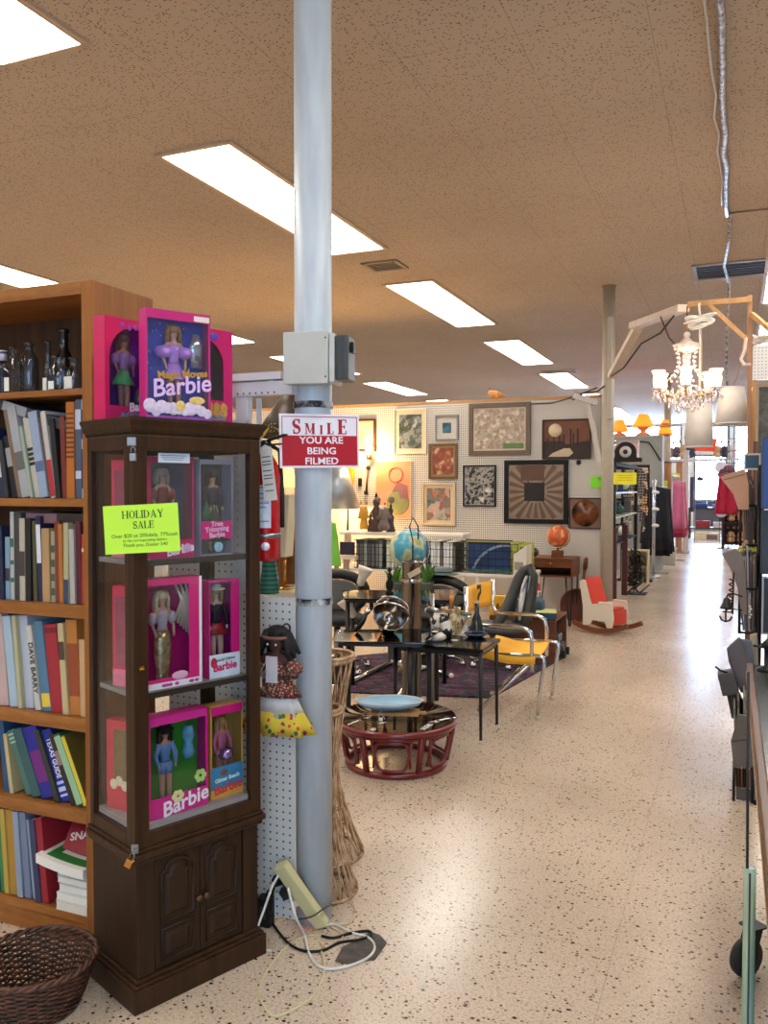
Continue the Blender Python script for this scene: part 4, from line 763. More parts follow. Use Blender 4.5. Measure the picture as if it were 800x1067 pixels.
brownbox(286,600,2.78,.085,.09,.12,'small rust-brown wooden box on the gondola deck beside the green straw vase',wood('rust_wood',(104,54,26),(140,78,40),(3,30,30)))
brownbox(303,600,2.88,.13,.1,.165,'tan wooden box behind the cream shade on the gondola deck',wood('tan_wood',(120,84,50),(160,116,74),(3,30,30)))
t=thing('leaning_picture','dim brown framed picture leaning behind the cream shade near the column','picture',(at(304,500,2.93).x,2.94,gz)); b=MB(); [b.box(*q) for q in ((-.07,-.055,0,.012,0,.32),(.055,.07,0,.012,0,.32),(-.055,.055,0,.012,0,.015),(-.055,.055,0,.012,.305,.32))]; b.build('frame',K['teak'],t); MB().box(-.055,.055,.004,.008,.015,.305).build('picture',P((196,150,90),.7,var=.4,vs=16),t)
# perforated dark metal cone shade on a lamp behind the column
LX=at(305,430,3.5).x; zz0=at(300,455,3.5).z; zz1=at(305,398,3.5).z
t=thing('tole_lamp','dark perforated metal cone lampshade on a floor lamp behind the sign','lamp',(LX,3.55,0))
n=NT('pierced_tole'); s=n.obj(); vv=n.voro(75,s); z_=n.xyz(s)[2]; band=n.math('MULTIPLY',n.math('GREATER_THAN',z_,zz0+.012),n.math('LESS_THAN',z_,zz0+.055)); n.set(color=n.mix(n.math('MULTIPLY',n.math('LESS_THAN',vv.outputs['Distance'],.32),band),lin((66,52,40)),lin((214,190,130))),rough=.4,metal=.3)
b=MB(); b.lathe([(.21,zz0),(.035,zz1)],36,cap=False); b.build('shade',n.m,t,solid=.003); MB().lathe([(.012,.03),(.012,zz0+.08)],12).build('stem',K['dkmetal'],t); MB().lathe([(.13,0),(.13,.015),(.02,.03)],24).build('base',K['dkmetal'],t)
q=MB(); [q.tube([(0,0,zz0+.08),(.15*math.cos(a),.15*math.sin(a),zz0+.015)],.002,5) for a in (0,2.1,4.2)]; q.build('spider',K['dkmetal'],t)
# ---------------------------------------------------------------- power strip and cables at the column foot
a=at(292,905,2.42); b_=floor_at(336,968); dvec=(a-b_); L=dvec.length
ps=thing('power_strip','cream plastic power strip leaning against the foot of the column','power strip',b_+Vector((0,0,.012))); xax=dvec.normalized(); yax=Vector((0,1,0)); yax=(yax-xax*yax.dot(xax)).normalized(); zax=xax.cross(yax); ps.matrix_world=Matrix((xax,yax,zax)).transposed().to_4x4(); ps.location=b_+Vector((0,0,.014))
cream=P((206,200,150),.4,var=.04)
MB().box(0,L,-.016,.016,-.024,.024).build('housing',cream,ps,.004); q=MB(); [q.box(.07+.042*k,.1+.042*k,-.006,.006,.0242,.026) for k in range(int((L-.12)/.042))]; q.build('socket',P((150,146,110),.5),ps)
plab(MB().box(.03,.05,-.008,.008,.024,.031).build('rocker_switch',glow('red_neon',(255,60,50),1.6),ps,.002),'glowing red rocker switch')
for k,(c,s_) in enumerate(((P((30,30,30),.5),.036),(K['black'],.032),(P((226,222,206),.4),.026))):
    px_=.16+.055*k if k<2 else .115; MB().box(px_-s_/2,px_+s_/2,-s_*.4,s_*.4,.0262,.026+s_*1.1).build('plug',c,ps,.004)
def cable(name,label,pts,r,mat,group=None,zs=None):
    P_=[]
    for i,p in enumerate(pts): P_.append(floor_at(p[0],p[1],r) if len(p)==2 else Vector(at(p[0],p[1],p[2])))
    # smooth through the points
    out=[]
    for i in range(len(P_)-1):
        p0=P_[max(0,i-1)];p1=P_[i];p2=P_[i+1];p3=P_[min(len(P_)-1,i+2)]
        for k in range(6):
            t=k/6; out.append(.5*((2*p1)+(p2-p0)*t+(2*p0-5*p1+4*p2-p3)*t*t+(3*p1-p0-3*p2+p3)*t**3))
    out.append(P_[-1])
    for p in out: p.z=max(p.z,r)
    o=MB().tube(out,r,8).build(name,mat); return tag(o,label,'cable',group)
zx=lambda x:230+x*.2879; zy=lambda y:760+y*.2877; Z=lambda *l:[(zx(x),zy(y)) for x,y in l]
cc=P((206,196,150),.45); cw=P((214,212,204),.4)
cable('power_cable','thin cream cable making a long loop on the floor before the column',Z((370,745),(320,748),(250,775),(185,850),(145,920),(141,970),(185,1036),(250,1022),(330,970),(368,900),(372,840),(360,790)),.0032,cc)
cable('power_cable','thick white cable curving over the dark floor patch at the column foot',[(300,925,2.40),(308,955,2.36)]+Z((300,740),(315,800),(345,850),(395,868),(470,855),(535,825),(556,790),(535,755),(470,735),(410,705),(370,715)),.0045,cw)
cable('power_cable','black cable running behind the power strip to the right of the column',[(289,915,2.41),(284,932,2.42)]+[(283,962)]+Z((240,770),(300,802),(370,800),(430,772),(510,760),(545,742),(530,730),(470,738),(410,755),(365,748)),.0045,K['black'])
cable('power_cable','white plug cable hanging from the top of the power strip beside the cabinet',[(290,912,2.40),(283,925,2.38),(276,945,2.34),(268,968,2.3)]+Z((125,765),(150,795),(182,803)),.0042,cw)
cable('extension_wire','thin dark wire tied round the column foot over the strip',[(310,958,2.46),(325,955,2.47),(340,945,2.5),(352,940,2.7),(360,930,2.85)],.0025,P((60,56,44),.5))
cable('power_cable','pale beige cable looping behind the column toward the wicker stand',Z((360,770),(385,790),(430,770),(440,740),(400,712),(470,700),(480,640),(420,610)),.003,P((206,180,150),.5))
pl=[floor_at(zx(x),zy(y)) for x,y in ((412,842),(455,852),(558,836),(602,775),(575,745),(540,735),(500,760),(440,790))]
n=NT('slate_mat'); n.set(color=n.ramp(n.noise(30),[(.35,(66,62,58)),(.65,(92,86,80))]),rough=.8)
b=MB(); b.prism([(p.x,p.y) for p in pl],.0005,.002); tag(b.build('floor_patch',n.m),'irregular dark grey mat scrap on the floor at the column foot','mat')
q=thing('outlet_box','small black transformer box on the floor against the pegboard','adapter',floor_at(272,968)+Vector((0,.03,0))); MB().box(-.025,.025,-.02,.02,0,.1).build('body',K['blackmatte'],q,.004); MB().box(-.012,.012,-.022,-.02,.03,.07).build('rating_plate',P((60,60,62),.5),q); MB().tube([(.0,0,.1),(.01,0,.12),(.03,.0,.125)],.004,6).build('lead',K['black'],q)
# ---------------------------------------------------------------- hourglass wicker plant stands
rt=NT('rattan'); rt.set(color=rt.ramp(rt.noise(30),[(.35,(150,112,78)),(.65,(206,170,130))]),rough=.55); rt=rt.m
def wstand(x,y,h,rt_,rb_,rw,label,filled=False):
    t=thing('wicker_stand',label,'plant stand',(x,y,0)); N=22
    prof=lambda u: rw+(rb_-rw)*max(0,(.42-u)/.42)**1.4 if u<.42 else rw+(rt_-rw)*((u-.42)/.58)**1.5
    b=MB()
    for dr in (1,-1):
        for k in range(N):
            b.tube([((prof(u)+.002*dr)*math.cos(2*PI*k/N+dr*1.0*u),(prof(u)+.002*dr)*math.sin(2*PI*k/N+dr*1.0*u),.01+u*(h-.02)) for u in [i/14 for i in range(15)]],.0038,5)
    b.build('woven_cane',rt,t)['kind']='stuff'
    b=MB(); [b.tube([(prof(u)*math.cos(2*PI*i/30),prof(u)*math.sin(2*PI*i/30),u*h) for i in range(30)],rr,6,True) for u,rr in ((.17,.005),(.185,.004),(.42,.005),(.62,.004),(.635,.004))]; b.build('binding_ring',rt,t)
    MB().tube([(rb_*math.cos(2*PI*i/36),rb_*math.sin(2*PI*i/36),.007) for i in range(36)],.0065,6,True).build('foot_ring',rt,t)
    b=MB(); [b.tube([((rt_+.004)*math.cos(2*PI*i/36),(rt_+.004)*math.sin(2*PI*i/36),h-.012+.012*j) for i in range(36)],.009,6,True) for j in (0,1)]; b.build('top_rim',rt,t)
    MB().lathe([(.001,h-.1),(prof(.86)*.96,h-.1),(prof(.95)*.95,h-.03)],28,cap=False).build('liner',P((70,54,40),.7),t,solid=.003)
    return t
wstand(-1.551,3.046,.815,.122,.165,.062,'tall hourglass wicker plant stand just behind the column')
wstand(-1.405,2.76,.68,.062,.128,.045,'second hourglass wicker stand almost hidden close behind the column')
# ================================================================ CENTRE FURNITURE
tg=glass('smoked_glass',(196,190,178),.42,.01); redr=P((112,22,26),.3,var=.15,coat=.3)
# --- round red rattan table
RX,RY,RZ=-1.69,4.2,.262
t=thing('rattan_table','low round red rattan coffee table with smoked glass top','table',(RX,RY,0))
def ring(r,z,rr,n=56): return MB().tube([(r*math.cos(2*PI*i/n),r*math.sin(2*PI*i/n),z) for i in range(n)],rr,10,True)
ring(.265,.017,.0165).build('base_ring',redr,t); b=ring(.32,RZ-.02,.017); b.build('top_ring',redr,t); ring(.3,RZ-.048,.011).build('apron_ring',redr,t)
MB().lathe([(.322,RZ-.004),(.322,RZ+.003)],56).build('glass_top',tg,t)
for k in range(6):
    a=2*PI*k/6+.3; b=MB(); b.tube([(.27*math.cos(a),.27*math.sin(a),.03),(.308*math.cos(a),.308*math.sin(a),RZ-.035)],.0175,10); b.build('leg',redr,t)
    a2=2*PI*(k+1)/6+.3; c=MB(); pts=[]
    for i in range(25):
        u=i/24; aa=a+(a2-a)*(.17+.66*u); v=1-(abs(u-.5)*2)**8; rr=.268+.036*(1-v*.86); pts.append((rr*math.cos(aa),rr*math.sin(aa),.045+(RZ-.1)*(1-v)+.0))
    c.tube(pts,.0085,8)
    pts=[]
    for i in range(25):
        u=i/24; aa=a+(a2-a)*(.17+.66*u); v=1-(abs(u-.5)*2)**8; zz=.06+(RZ-.125)*v; rr=.27+.034*(zz/RZ); pts.append((rr*math.cos(aa),rr*math.sin(aa),zz))
    c.tube(pts,.0075,8); c.build('bent_cane',redr,t)
# blue dish and books on it
d=thing('serving_dish','pale blue oval dish lying on the round red rattan table','dish',(RX-.04,RY+.0,RZ+.032),R(24))
b=MB(); b.lathe([(.06,0),(.12,.008),(.165,.03),(.18,.046),(.184,.047),(.166,.026),(.12,.003+.008),(.001,.009)],40,sx=1,sy=.62); b.build('bowl',P((148,182,206),.25,var=.12,vs=8),d)
b=MB(); b.lathe([(.178,.045),(.186,.049),(.18,.051)],40,sy=.62,cap=False); b.build('cream_rim',P((214,206,186),.4),d)
bk2=thing('cutting_board','tan wooden board lying under the blue dish on the rattan table','board',(RX+.0,RY+.01,RZ+.0038),R(18)); MB().box(-.14,.12,-.05,.06,0,.018).build('board',K['pine'],bk2,.004); MB().box(.12,.16,-.01,.02,.002,.016).build('handle',K['pine'],bk2,.003)
bw=thing('tag_string','white string tag hanging over the front of the blue dish','price tag',(RX-.03,RY-.14,RZ+.018),R(24)); MB().tube([(0,.03,.03),(.005,.0,.02),(.02,-.01,-.005)],.0012,5).tube([(0,.03,.03),(-.012,.0,.016),(-.008,-.012,-.005)],.0012,5).build('string',K['white'],bw); MB().box(-.012,.008,-.014,-.012,-.012,.004).build('tag',K['paper'],bw)
# --- black glass-topped tables
def table(name,label,x0,x1,y0,y1,z,mat,legs,legm,lr=.012,glass_=False,group=None):
    cx,cy=(x0+x1)/2,(y0+y1)/2; t=thing(name,label,'table',(cx,cy,0),group=group); a,c=(x1-x0)/2,(y1-y0)/2
    if glass_:
        MB().box(-a,a,-c,c,z-.008,z).build('glass_top',glass_,t); b=MB(); [b.box(*q) for q in ((-a+.01,a-.01,-c+.01,-c+.03,z-.034,z-.0085),(-a+.01,a-.01,c-.03,c-.01,z-.034,z-.0085),(-a+.01,-a+.03,-c+.03,c-.03,z-.034,z-.0085),(a-.03,a-.01,-c+.03,c-.03,z-.034,z-.0085))]; b.build('frame',legm,t)
    else: MB().box(-a,a,-c,c,z-.022,z).build('tabletop',mat,t,.004); MB().box(-a+.02,a-.02,-c+.02,c-.02,z-.05,z-.0225).build('apron',legm,t)
    for sx in (-1,1):
        for sy in (-1,1): b=MB(); x_=sx*(a-.022); y_=sy*(c-.022); b.tube([(x_*1.02,y_*1.02,.012),(x_,y_,z-.035)],[lr*.75,lr*1.15],10); b.lathe([(lr*.8,0),(lr*.9,.004),(lr*.75,.013)],10,(x_*1.02,y_*1.02,0)); b.build('leg',legm,t)
    return t
blk=P((16,15,15),.12,spec=.6,var=0); bleg=P((20,19,19),.4,var=.05)
table('side_table','black-topped low table in front carrying the jug and crystal',-1.95,-1.365,4.76,5.16,.545,blk,4,bleg)['category']='table'
smk=P((12,11,10),.06,spec=.9,var=0)
def tri(label,pts,z,legpts,group='stepped black glass tables'):
    cx=sum(p[0] for p in pts)/len(pts); cy=sum(p[1] for p in pts)/len(pts); t=thing('side_table',label,'table',(cx,cy,0),group=group)
    L_=[(x-cx,y-cy) for x,y in pts]; MB().prism(L_,z-.012,z).build('glass_top',smk,t,.002); MB().prism([(x*.93,y*.93) for x,y in L_],z-.032,z-.0125).build('frame',bleg,t)
    for x,y in legpts: MB().tube([(x-cx,y-cy,.0),(x-cx,y-cy,z-.02)],.017,10).build('leg',bleg,t)
def pz(px,py,z): p=floor_at(px,py,z); return p.x,p.y
z=.60; A_=pz(351,656,z); t1=tri('lower black glass table behind the wicker stand, holding the chrome bucket',[A_,(A_[0]+.16,A_[1]-.36),(A_[0]+.66,A_[1]-.2),(A_[0]+.6,A_[1]+.3)],z,[(A_[0]+.17,A_[1]-.3),(A_[0]+.56,A_[1]-.17),(A_[0]+.54,A_[1]+.22),(A_[0]+.09,A_[1]-.02)])
z=.72; B_=pz(356,615,z); tri('taller black glass table behind the chrome bucket, with bright amber reflections',[B_,(B_[0]+.22,B_[1]-.42),(B_[0]+.95,B_[1]-.2),(B_[0]+.8,B_[1]+.4)],z,[(B_[0]+.2,B_[1]-.32),(B_[0]+.82,B_[1]-.17),(B_[0]+.72,B_[1]+.3),(B_[0]+.1,B_[1]-.02)])
# chrome bucket tipped on its side
p=at(406,638,A_[1]-.05); cb=thing('chrome_bucket','chrome ice bucket with bail tipped over on the lower black glass table','bucket',(p.x,p.y,.60+.105),rot=(R(62),R(12),R(22)))
MB().lathe([(.001,-.11),(.062,-.11),(.07,-.1),(.1,.06),(.105,.085),(.112,.09),(.107,.094),(.098,.06),(.066,-.095),(.001,-.1)],32,cap=False).build('bucket',P((150,142,134),.14,1,var=.05),cb)
MB().tube([(.108*math.cos(a),.108*math.sin(a)*.3-.0,.085+.09*math.sin(a)) for a in [PI*i/16 for i in range(17)]],.006,8).build('bail_handle',K['chrome'],cb)
MB().lathe([(.045,-.16),(.05,-.15),(.02,-.14),(.02,-.111)],20).build('foot',K['dkmetal'],cb)
pf=at(371,650,A_[1]-.05); w_=thing('figurine','small dark bent pipe ornament beside the chrome bucket','ornament',(pf.x+.03,A_[1]-.03,.601)); MB().tube([(-.04,0,.012),(-.02,0,.03),(.01,0,.07),(.03,.01,.12)],[.014,.016,.014,.011],10).build('pipe',K['dkmetal'],w_); MB().ball((.034,.01,.13),.02,12).build('knob',K['chrome'],w_)
# black figurine on the taller table
p=at(403,612,B_[1]-.1); g=thing('figurine','small black bird-like figurine on the taller black glass table','figurine',(p.x,B_[1]-.05,.7205)); MB().lathe([(.03,0),(.033,.008),(.016,.02),(.028,.05),(.03,.08),(.014,.105),(.02,.125),(.016,.145),(.002,.16)],16).build('body',K['black'],g); MB().lathe([(.01,0),(.001,.03)],8,m=TR((0,-.018,.128),(PI/2,0,0))).build('beak',K['dkmetal'],g); MB().ball((.0,.0,.175),.018,10).build('crest',K['blackmatte'],g)
g=thing('glass_ornament','clear crystal ornament below the black figurine','ornament',(p.x+.03,B_[1]-.22,.7205)); MB().lathe([(.02,0),(.022,.01),(.01,.025),(.025,.05),(.012,.07),(.001,.08)],10).build('crystal',K['glass'],g); MB().lathe([(.023,0),(.023,.004)],14).build('base',K['white'],g)
# --- tall brass shell umbrella stand
sy_=5.32; sx_=at(429,650,sy_).x
sh=thing('brass_cylinder','tall dark chrome cylinder stand between the black tables','cylinder stand',(sx_,sy_,0)); zt3=at(430,585,sy_).z
cm=P((128,118,110),.2,1,var=.2,vs=3)
MB().lathe([(.085,0),(.085,.012),(.066,.03),(.066,zt3-.01),(.07,zt3-.008),(.07,zt3),(.06,zt3),(.06,zt3-.2)],36,cap=False).build('shaft',cm,sh); MB().lathe([(.0665,zt3-.14),(.068,zt3-.135),(.068,zt3-.12),(.0665,zt3-.115)],36,cap=False).build('band',K['chrome'],sh)
MB().lathe([(.001,0),(.09,0),(.09,.006),(.001,.006)],36,cap=False).build('foot_plate',K['dkmetal'],sh)
p=at(431,597,sy_-.08); tg2=thing('paper_tag','beige paper tag tied to the tall chrome cylinder','price tag',(p.x,sy_-.069,p.z),rot=(0,R(-30),R(20))); MB().box(-.045,.045,-.001,0,-.018,.018).build('tag',P((196,176,150),.8),tg2); MB().tube([(.045,0,0),(.065,.0,.02)],.0012,5).build('string',K['white'],tg2)
pp_=thing('silver_pipe','slim steel pipe standing beside the tall chrome cylinder','pipe',(sx_+.13,sy_+.05,0)); MB().tube([(0,0,.004),(0,0,zt3-.22)],.014,12).build('tube',K['steel'],pp_); MB().lathe([(.02,0),(.02,.02)],12).build('ferrule',K['black'],pp_)
# --- pale blue globe with plants
gy=7.0; p=at(425,572,gy); gr=(445-405)/2/874*(gy*.92+.386*abs(p.x))
gl=thing('world_globe','blue world globe on a stand rising behind the tall chrome cylinder','globe',(p.x,gy,0)); n=NT('globe_map'); f=n.noise(5.5,n.obj(),5); n.set(color=n.ramp(f,[(.52,(66,150,172)),(.57,(120,180,184)),(.6,(206,196,150)),(.7,(150,160,110))]),rough=.35)
MB().ball((0,0,p.z),gr,28).build('sphere',n.m,gl); b=MB(); b.tube([((gr+.02)*math.sin(a)*.93,(gr+.02)*math.sin(a)*.35,p.z-(gr+.02)*math.cos(a)) for a in [R(-10+200*i/20) for i in range(21)]],.007,6); b.build('meridian_arm',K['chrome'],gl)
MB().tube([(0,0,.03),(0,0,p.z-gr-.02)],.016,10).build('stem',K['dkmetal'],gl); MB().lathe([(.17,0),(.17,.015),(.03,.04)],28).build('base',K['dkmetal'],gl)
p2=at(430,556,gy-.25); hk=thing('wire_hook','bent black wire hook and ring above the blue globe','hook',(p2.x,gy-.25,0)); MB().tube([(0,0,1.0),(0,0,p2.z-.06),(-.03,0,p2.z+.06),(.0,0,p2.z+.14),(.05,0,p2.z+.06),(.05,0,p2.z-.05)],.006,6).build('wire',K['black'],hk); MB().tube([(0,0,.02),(0,0,1.0)],.008,8).build('rod',K['black'],hk); MB().lathe([(.08,0),(.08,.01),(.01,.02)],20).build('foot',K['black'],hk)
lf=NT('leaf'); lf.set(color=lf.ramp(lf.noise(10),[(.3,(60,110,40)),(.7,(130,180,80))]),rough=.5)
def leafplant(px,py,Y,label,n_,L,seed,potc=(90,90,86)):
    p=at(px,py,Y); rd=random.Random(seed); t=thing('potted_plant',label,'plant',(p.x,Y,0)); zb=p.z
    MB().lathe([(.05,0),(.055,.01),(.07,zb-.02),(.075,zb),(.065,zb),(.06,zb-.03),(.001,zb-.03)],20,cap=False).build('pot',P(potc,.5),t)
    b=MB()
    for k in range(n_):
        a=rd.uniform(0,2*PI); ll=L*rd.uniform(.6,1.1); sp=rd.uniform(.2,.7); w__=.018*rd.uniform(.8,1.3)
        def f(u,v,a=a,ll=ll,sp=sp,w__=w__):
            r=.02+ll*sp*v; z=zb-.03+ll*(v-.35*sp*v*v*1.2); ww=w__*math.sin(PI*min(1,.12+.88*v))*(u-.5)*2
            return Vector((r*math.cos(a)-ww*math.sin(a),r*math.sin(a)+ww*math.cos(a),z+.3*abs(ww)))
        b.grid(f,2,6)
    b.build('leaves',lf.m,t)
leafplant(411,606,6.6,'broad green leaves left of the tall chrome cylinder below the globe',16,.2,1); leafplant(443,606,6.7,'bright green leaves right of the tall chrome cylinder below the globe',16,.24,2)
# --- things on the front black table
T3=.5455
def onT(px,py): p=floor_at(px,py,T3); return Vector((p.x,p.y,T3))
p=onT(463,664); j=thing('ceramic_jug','cream and brown ceramic jug on the front black table','jug',(p.x,p.y+.13,T3),R(20)); n=NT('brown_glaze'); n.set(color=n.ramp(n.noise(14),[(.42,(214,196,150)),(.5,(140,100,56)),(.6,(206,186,140))]),rough=.3)
MB().lathe([(.055,0),(.068,.02),(.072,.07),(.064,.13),(.06,.16),(.066,.172),(.058,.17),(.056,.12),(.001,.02)],26,cap=False).build('body',n.m,j); MB().tube([(.06,0,.15),(.095,0,.14),(.1,0,.09),(.066,0,.04)],.009,8).build('handle',n.m,j)
p=onT(449,669); j=thing('ceramic_vase','round white knobbly ceramic dish at the left of the front black table','dish',(p.x,p.y+.07,T3)); MB().lathe([(.05,0),(.068,.012),(.07,.03),(.05,.045),(.03,.047)],26,wob=lambda a,z:.05*math.sin(9*a)).build('body',P((206,198,186),.4,var=.1),j); MB().lathe([(.03,.0475),(.02,.055),(.001,.058)],14).build('lid',P((196,186,170),.4),j)
j=thing('figurine','black and white ceramic cow-like figurine behind the white dish','figurine',(p.x-.02,p.y+.24,T3),R(-20)); n=NT('cow_glaze'); n.set(color=n.ramp(n.noise(22,detail=1),[(.48,(222,216,204)),(.5,(34,30,30))],True),rough=.3)
V=[(0,0,.1),(.06,0,.1),(-.05,0,.12),(-.09,0,.16),(-.13,0,.15),(.06,.025,.0),(.06,-.025,0),(-.05,.025,0),(-.05,-.025,0)]; fig('body',n.m,j,V,[(0,1),(0,2),(2,3),(3,4),(1,5),(1,6),(2,7),(2,8)],[.045,.042,.042,.03,.022,.014,.014,.014,.014],1)
q=MB(); [q.lathe([(.008,0),(.001,.03)],8,(-.095,sx*.02,.18)) for sx in (-1,1)]; q.build('horn',P((150,120,90),.5),j)
q2=thing('bottle','tall amber and white bottle behind the ceramic figurine','bottle',(p.x+.02,p.y+.34,T3)); MB().lathe([(.03,0),(.034,.02),(.034,.14),(.014,.18),(.012,.22)],18).build('glass_body',P((110,70,40),.2),q2); MB().lathe([(.014,.2),(.014,.245)],14).build('cap',P((206,130,40),.4),q2)
p=onT(472,668); j=thing('crystal_glass','small cut crystal glass on the front black table','glass',(p.x,p.y+.03,T3)); MB().lathe([(.022,0),(.024,.006),(.008,.015),(.01,.03),(.026,.05),(.03,.085),(.028,.085),(.022,.05),(.001,.035)],14,cap=False).build('bowl',K['glass'],j); MB().lathe([(.023,0),(.023,.003)],16).build('foot',P((206,206,206),.1),j)
p=onT(494,665); j=thing('glass_dish','dark blue glass dish at the right of the front black table','dish',(p.x-.005,p.y+.05,T3)); MB().lathe([(.04,0),(.055,.006),(.075,.022),(.078,.022),(.058,.008),(.001,.006)],30,cap=False).build('bowl',P((26,32,50),.1,var=0),j); MB().lathe([(.074,.0215),(.079,.024),(.076,.025)],30,cap=False).build('rim',P((110,130,160),.2),j)
j=thing('glass_jar','clear glass jar behind the dark dish on the front black table','jar',(p.x-.09,p.y+.11,T3)); MB().lathe([(.04,0),(.045,.01),(.045,.09),(.03,.11),(.034,.125)],20).build('jar_body',K['glass'],j); MB().lathe([(.036,.126),(.036,.14),(.001,.142)],18).build('lid',P((90,100,96),.4),j)
j=thing('glass_cone','dark conical glass funnel beside the glass jar on the front black table','funnel',(p.x-.04,p.y+.19,T3)); MB().lathe([(.06,0),(.045,.04),(.016,.13),(.016,.19)],20).build('funnel',P((40,46,44),.1),j); MB().lathe([(.018,.19),(.022,.2)],14).build('mouth',K['steel'],j)
j=thing('white_mug','white mug with dark print standing behind the jug','mug',(p.x-.17,p.y+.28,T3)); MB().lathe([(.036,0),(.04,.01),(.04,.1),(.036,.1),(.034,.02),(.001,.015)],20,cap=False).build('body',K['white'],j); MB().tube([(.038,0,.08),(.065,0,.075),(.065,0,.035),(.038,0,.03)],.006,8).build('handle',K['white'],j); MB().box(-.02,.02,-.042,-.0405,.03,.075).build('print',P((40,40,40),.5),j)
# --- director chair: yellow canvas on a chrome folding frame, facing the aisle
ch=thing('folding_chair','chrome folding armchair with yellow canvas seat and back beside the front black table','chair',(0,0,0))
NB,NF=Vector((-1.56,5.30,0)),Vector((-1.167,5.346,0)); FB,FF=Vector((-1.6,5.83,0)),Vector((-1.186,5.898,0)); SZ_=.40; AZ=.60
crm=K['chrome']; tr=.0125
_p=at(485,620,5.35); bk0=Vector((_p.x,5.35,0)); _p=at(513,620,5.86); bk1=Vector((_p.x,5.86,0))
for nb,nf,nm in ((NB,NF,'near'),(FB,FF,'far')):
    bkx=bk0 if nm=='near' else bk1
    off=Vector((0,.0,0)); up=Vector((0,0,1))
    ch_=MB(); a=nf; top=nb.lerp(nf,.06); ch_.tube([nf+up*.02,nf.lerp(nb,.12)+up*.2,nf.lerp(nb,.05)*1+up*(SZ_-.05) if False else nf.lerp(nb,-.06)+up*(SZ_+.02),nf.lerp(nb,-.02)+up*(SZ_+.05),nf.lerp(nb,.1)+up*(SZ_+.06)],tr,10)
    ch_=MB(); ch_.tube([nb+up*.02,nb.lerp(nf,.45)+up*.2,nb.lerp(nf,.93)+up*(SZ_-.02)],tr,10); ch_.build('cross_leg',crm,ch)
    ch_=MB(); ch_.tube([nf+up*.02,nf.lerp(nb,-.04)+up*.2,nf.lerp(nb,-.1)+up*(SZ_-.03),nf.lerp(nb,-.09)+up*(SZ_+.005),nf.lerp(nb,.0)+up*(SZ_+.015),nb.lerp(nf,.1)+up*(SZ_+.01)],tr,10); ch_.build('front_leg',crm,ch)
    ch_=MB(); bx=nb.lerp(nf,.08); ax=nf.lerp(nb,.1)
    ch_.tube([ax+up*(SZ_-.09),ax+up*(AZ-.09),nf.lerp(nb,.13)+up*(AZ-.035),nf.lerp(nb,.24)+up*(AZ-.006),nf.lerp(nb,.36)+up*AZ,bx+up*AZ*1.0,(bx+bkx)/2+up*(AZ+.01),bkx+up*(AZ+.05),bkx+up*.84],tr*1.1,10); ch_.build('arm',crm,ch)
    q=MB(); q.ball(nb+up*.016,.019,12); q.ball(nf+up*.016,.019,12); q.build('rubber_foot',P((206,196,180),.6),ch)
MB().tube([NB.lerp(NF,.45)+Vector((0,0,.2)),FB.lerp(FF,.45)+Vector((0,0,.2))],.009,8).build('cross_bar',crm,ch)
def canvas(u,v):
    a=NB.lerp(NF,.06+.9*u); b_=FB.lerp(FF,.06+.9*u); p=a.lerp(b_,v); return Vector((p.x,p.y,SZ_+.012-.03*math.sin(PI*v)-.012*math.sin(PI*u)+(.03*(1-u)**2)))
MB().grid(canvas,12,10).build('canvas_seat',K['yellow'],ch,solid=.006); b=MB(); b.grid(lambda u,v:canvas(u,0)+Vector((0,-.016+.004*v,-.05*v)),10,2); b.build('seat_hem',K['yellow'],ch,solid=.005)
b=MB(); pass
b.grid(lambda u,v:bk0.lerp(bk1,u)+Vector((-.03*math.sin(PI*u),0,.655+.175*v)),10,4); b.build('canvas_back',K['yellow'],ch,solid=.006)
q=MB(); c_=bk0.lerp(bk1,.47); 
for pts,wd in (([(-.03,.07),(.03,.07),(.034,.03),(-.0,.01),(-.012,-.02)],.03),([(-.012,-.045),(-.01,-.07)],.028)): q.ribbon(pts,wd,0,.003,TR((c_.x+.004,c_.y-.02,.745),(PI/2,0,math.atan2(bk1.y-bk0.y,bk1.x-bk0.x))))
q.build('black_emblem',K['ink'],ch)
# --- black mesh office chair behind
def officechair(label,x,y,rz,zt,seatc):
    t=thing('office_chair',label,'chair',(x,y,0),rz); m_=P((24,25,23),.5,var=.15)
    b=MB(); pts=[(.06*math.cos(a)*4.2,-.0+.10*(1-abs(math.sin(a)))*.0-.04*math.sin(a),.45+(zt-.45)*.5+(zt-.45)*.5*math.sin(a)) for a in [2*PI*i/32 for i in range(32)]]
    b.tube(pts,.042,10,True); b.build('back_frame',m_,t)
    b=MB(); b.grid(lambda u,v:Vector(((u-.5)*.40*math.sqrt(max(.02,1-(2*v-1)**2))*1.1,-.02-.05*(v-.5),.47+(zt-.52)*v)),8,10); b.build('back_mesh',P((110,114,112),.6,var=.1),t,solid=.01)
    b=MB(); b.lathe([(.05,.40),(.2,.405),(.235,.43),(.235,.455),(.2,.475),(.001,.48)],26,(0,-.24,0),sy=.95); b.build('seat',P(seatc,.7,var=.1),t)
    MB().tube([(0,-.2,.12),(0,-.2,.4)],.028,12).build('gas_lift',K['steel'],t)
    for k in range(5): a=2*PI*k/5+.3; q=MB(); q.tube([(0,-.2,.11),(.26*math.cos(a),-.2+.26*math.sin(a),.07)],[.022,.015],8); q.ball((.27*math.cos(a),-.2+.27*math.sin(a),.032),.031,10); q.build('leg',K['chrome'],t)
    for s_ in (-1,1): MB().tube([(s_*.24,-.1,.44),(s_*.29,-.12,.5),(s_*.29,-.14,.62),(s_*.28,-.3,.64),(s_*.28,-.38,.63)],.018,8).build('armrest',m_,t)
    return t
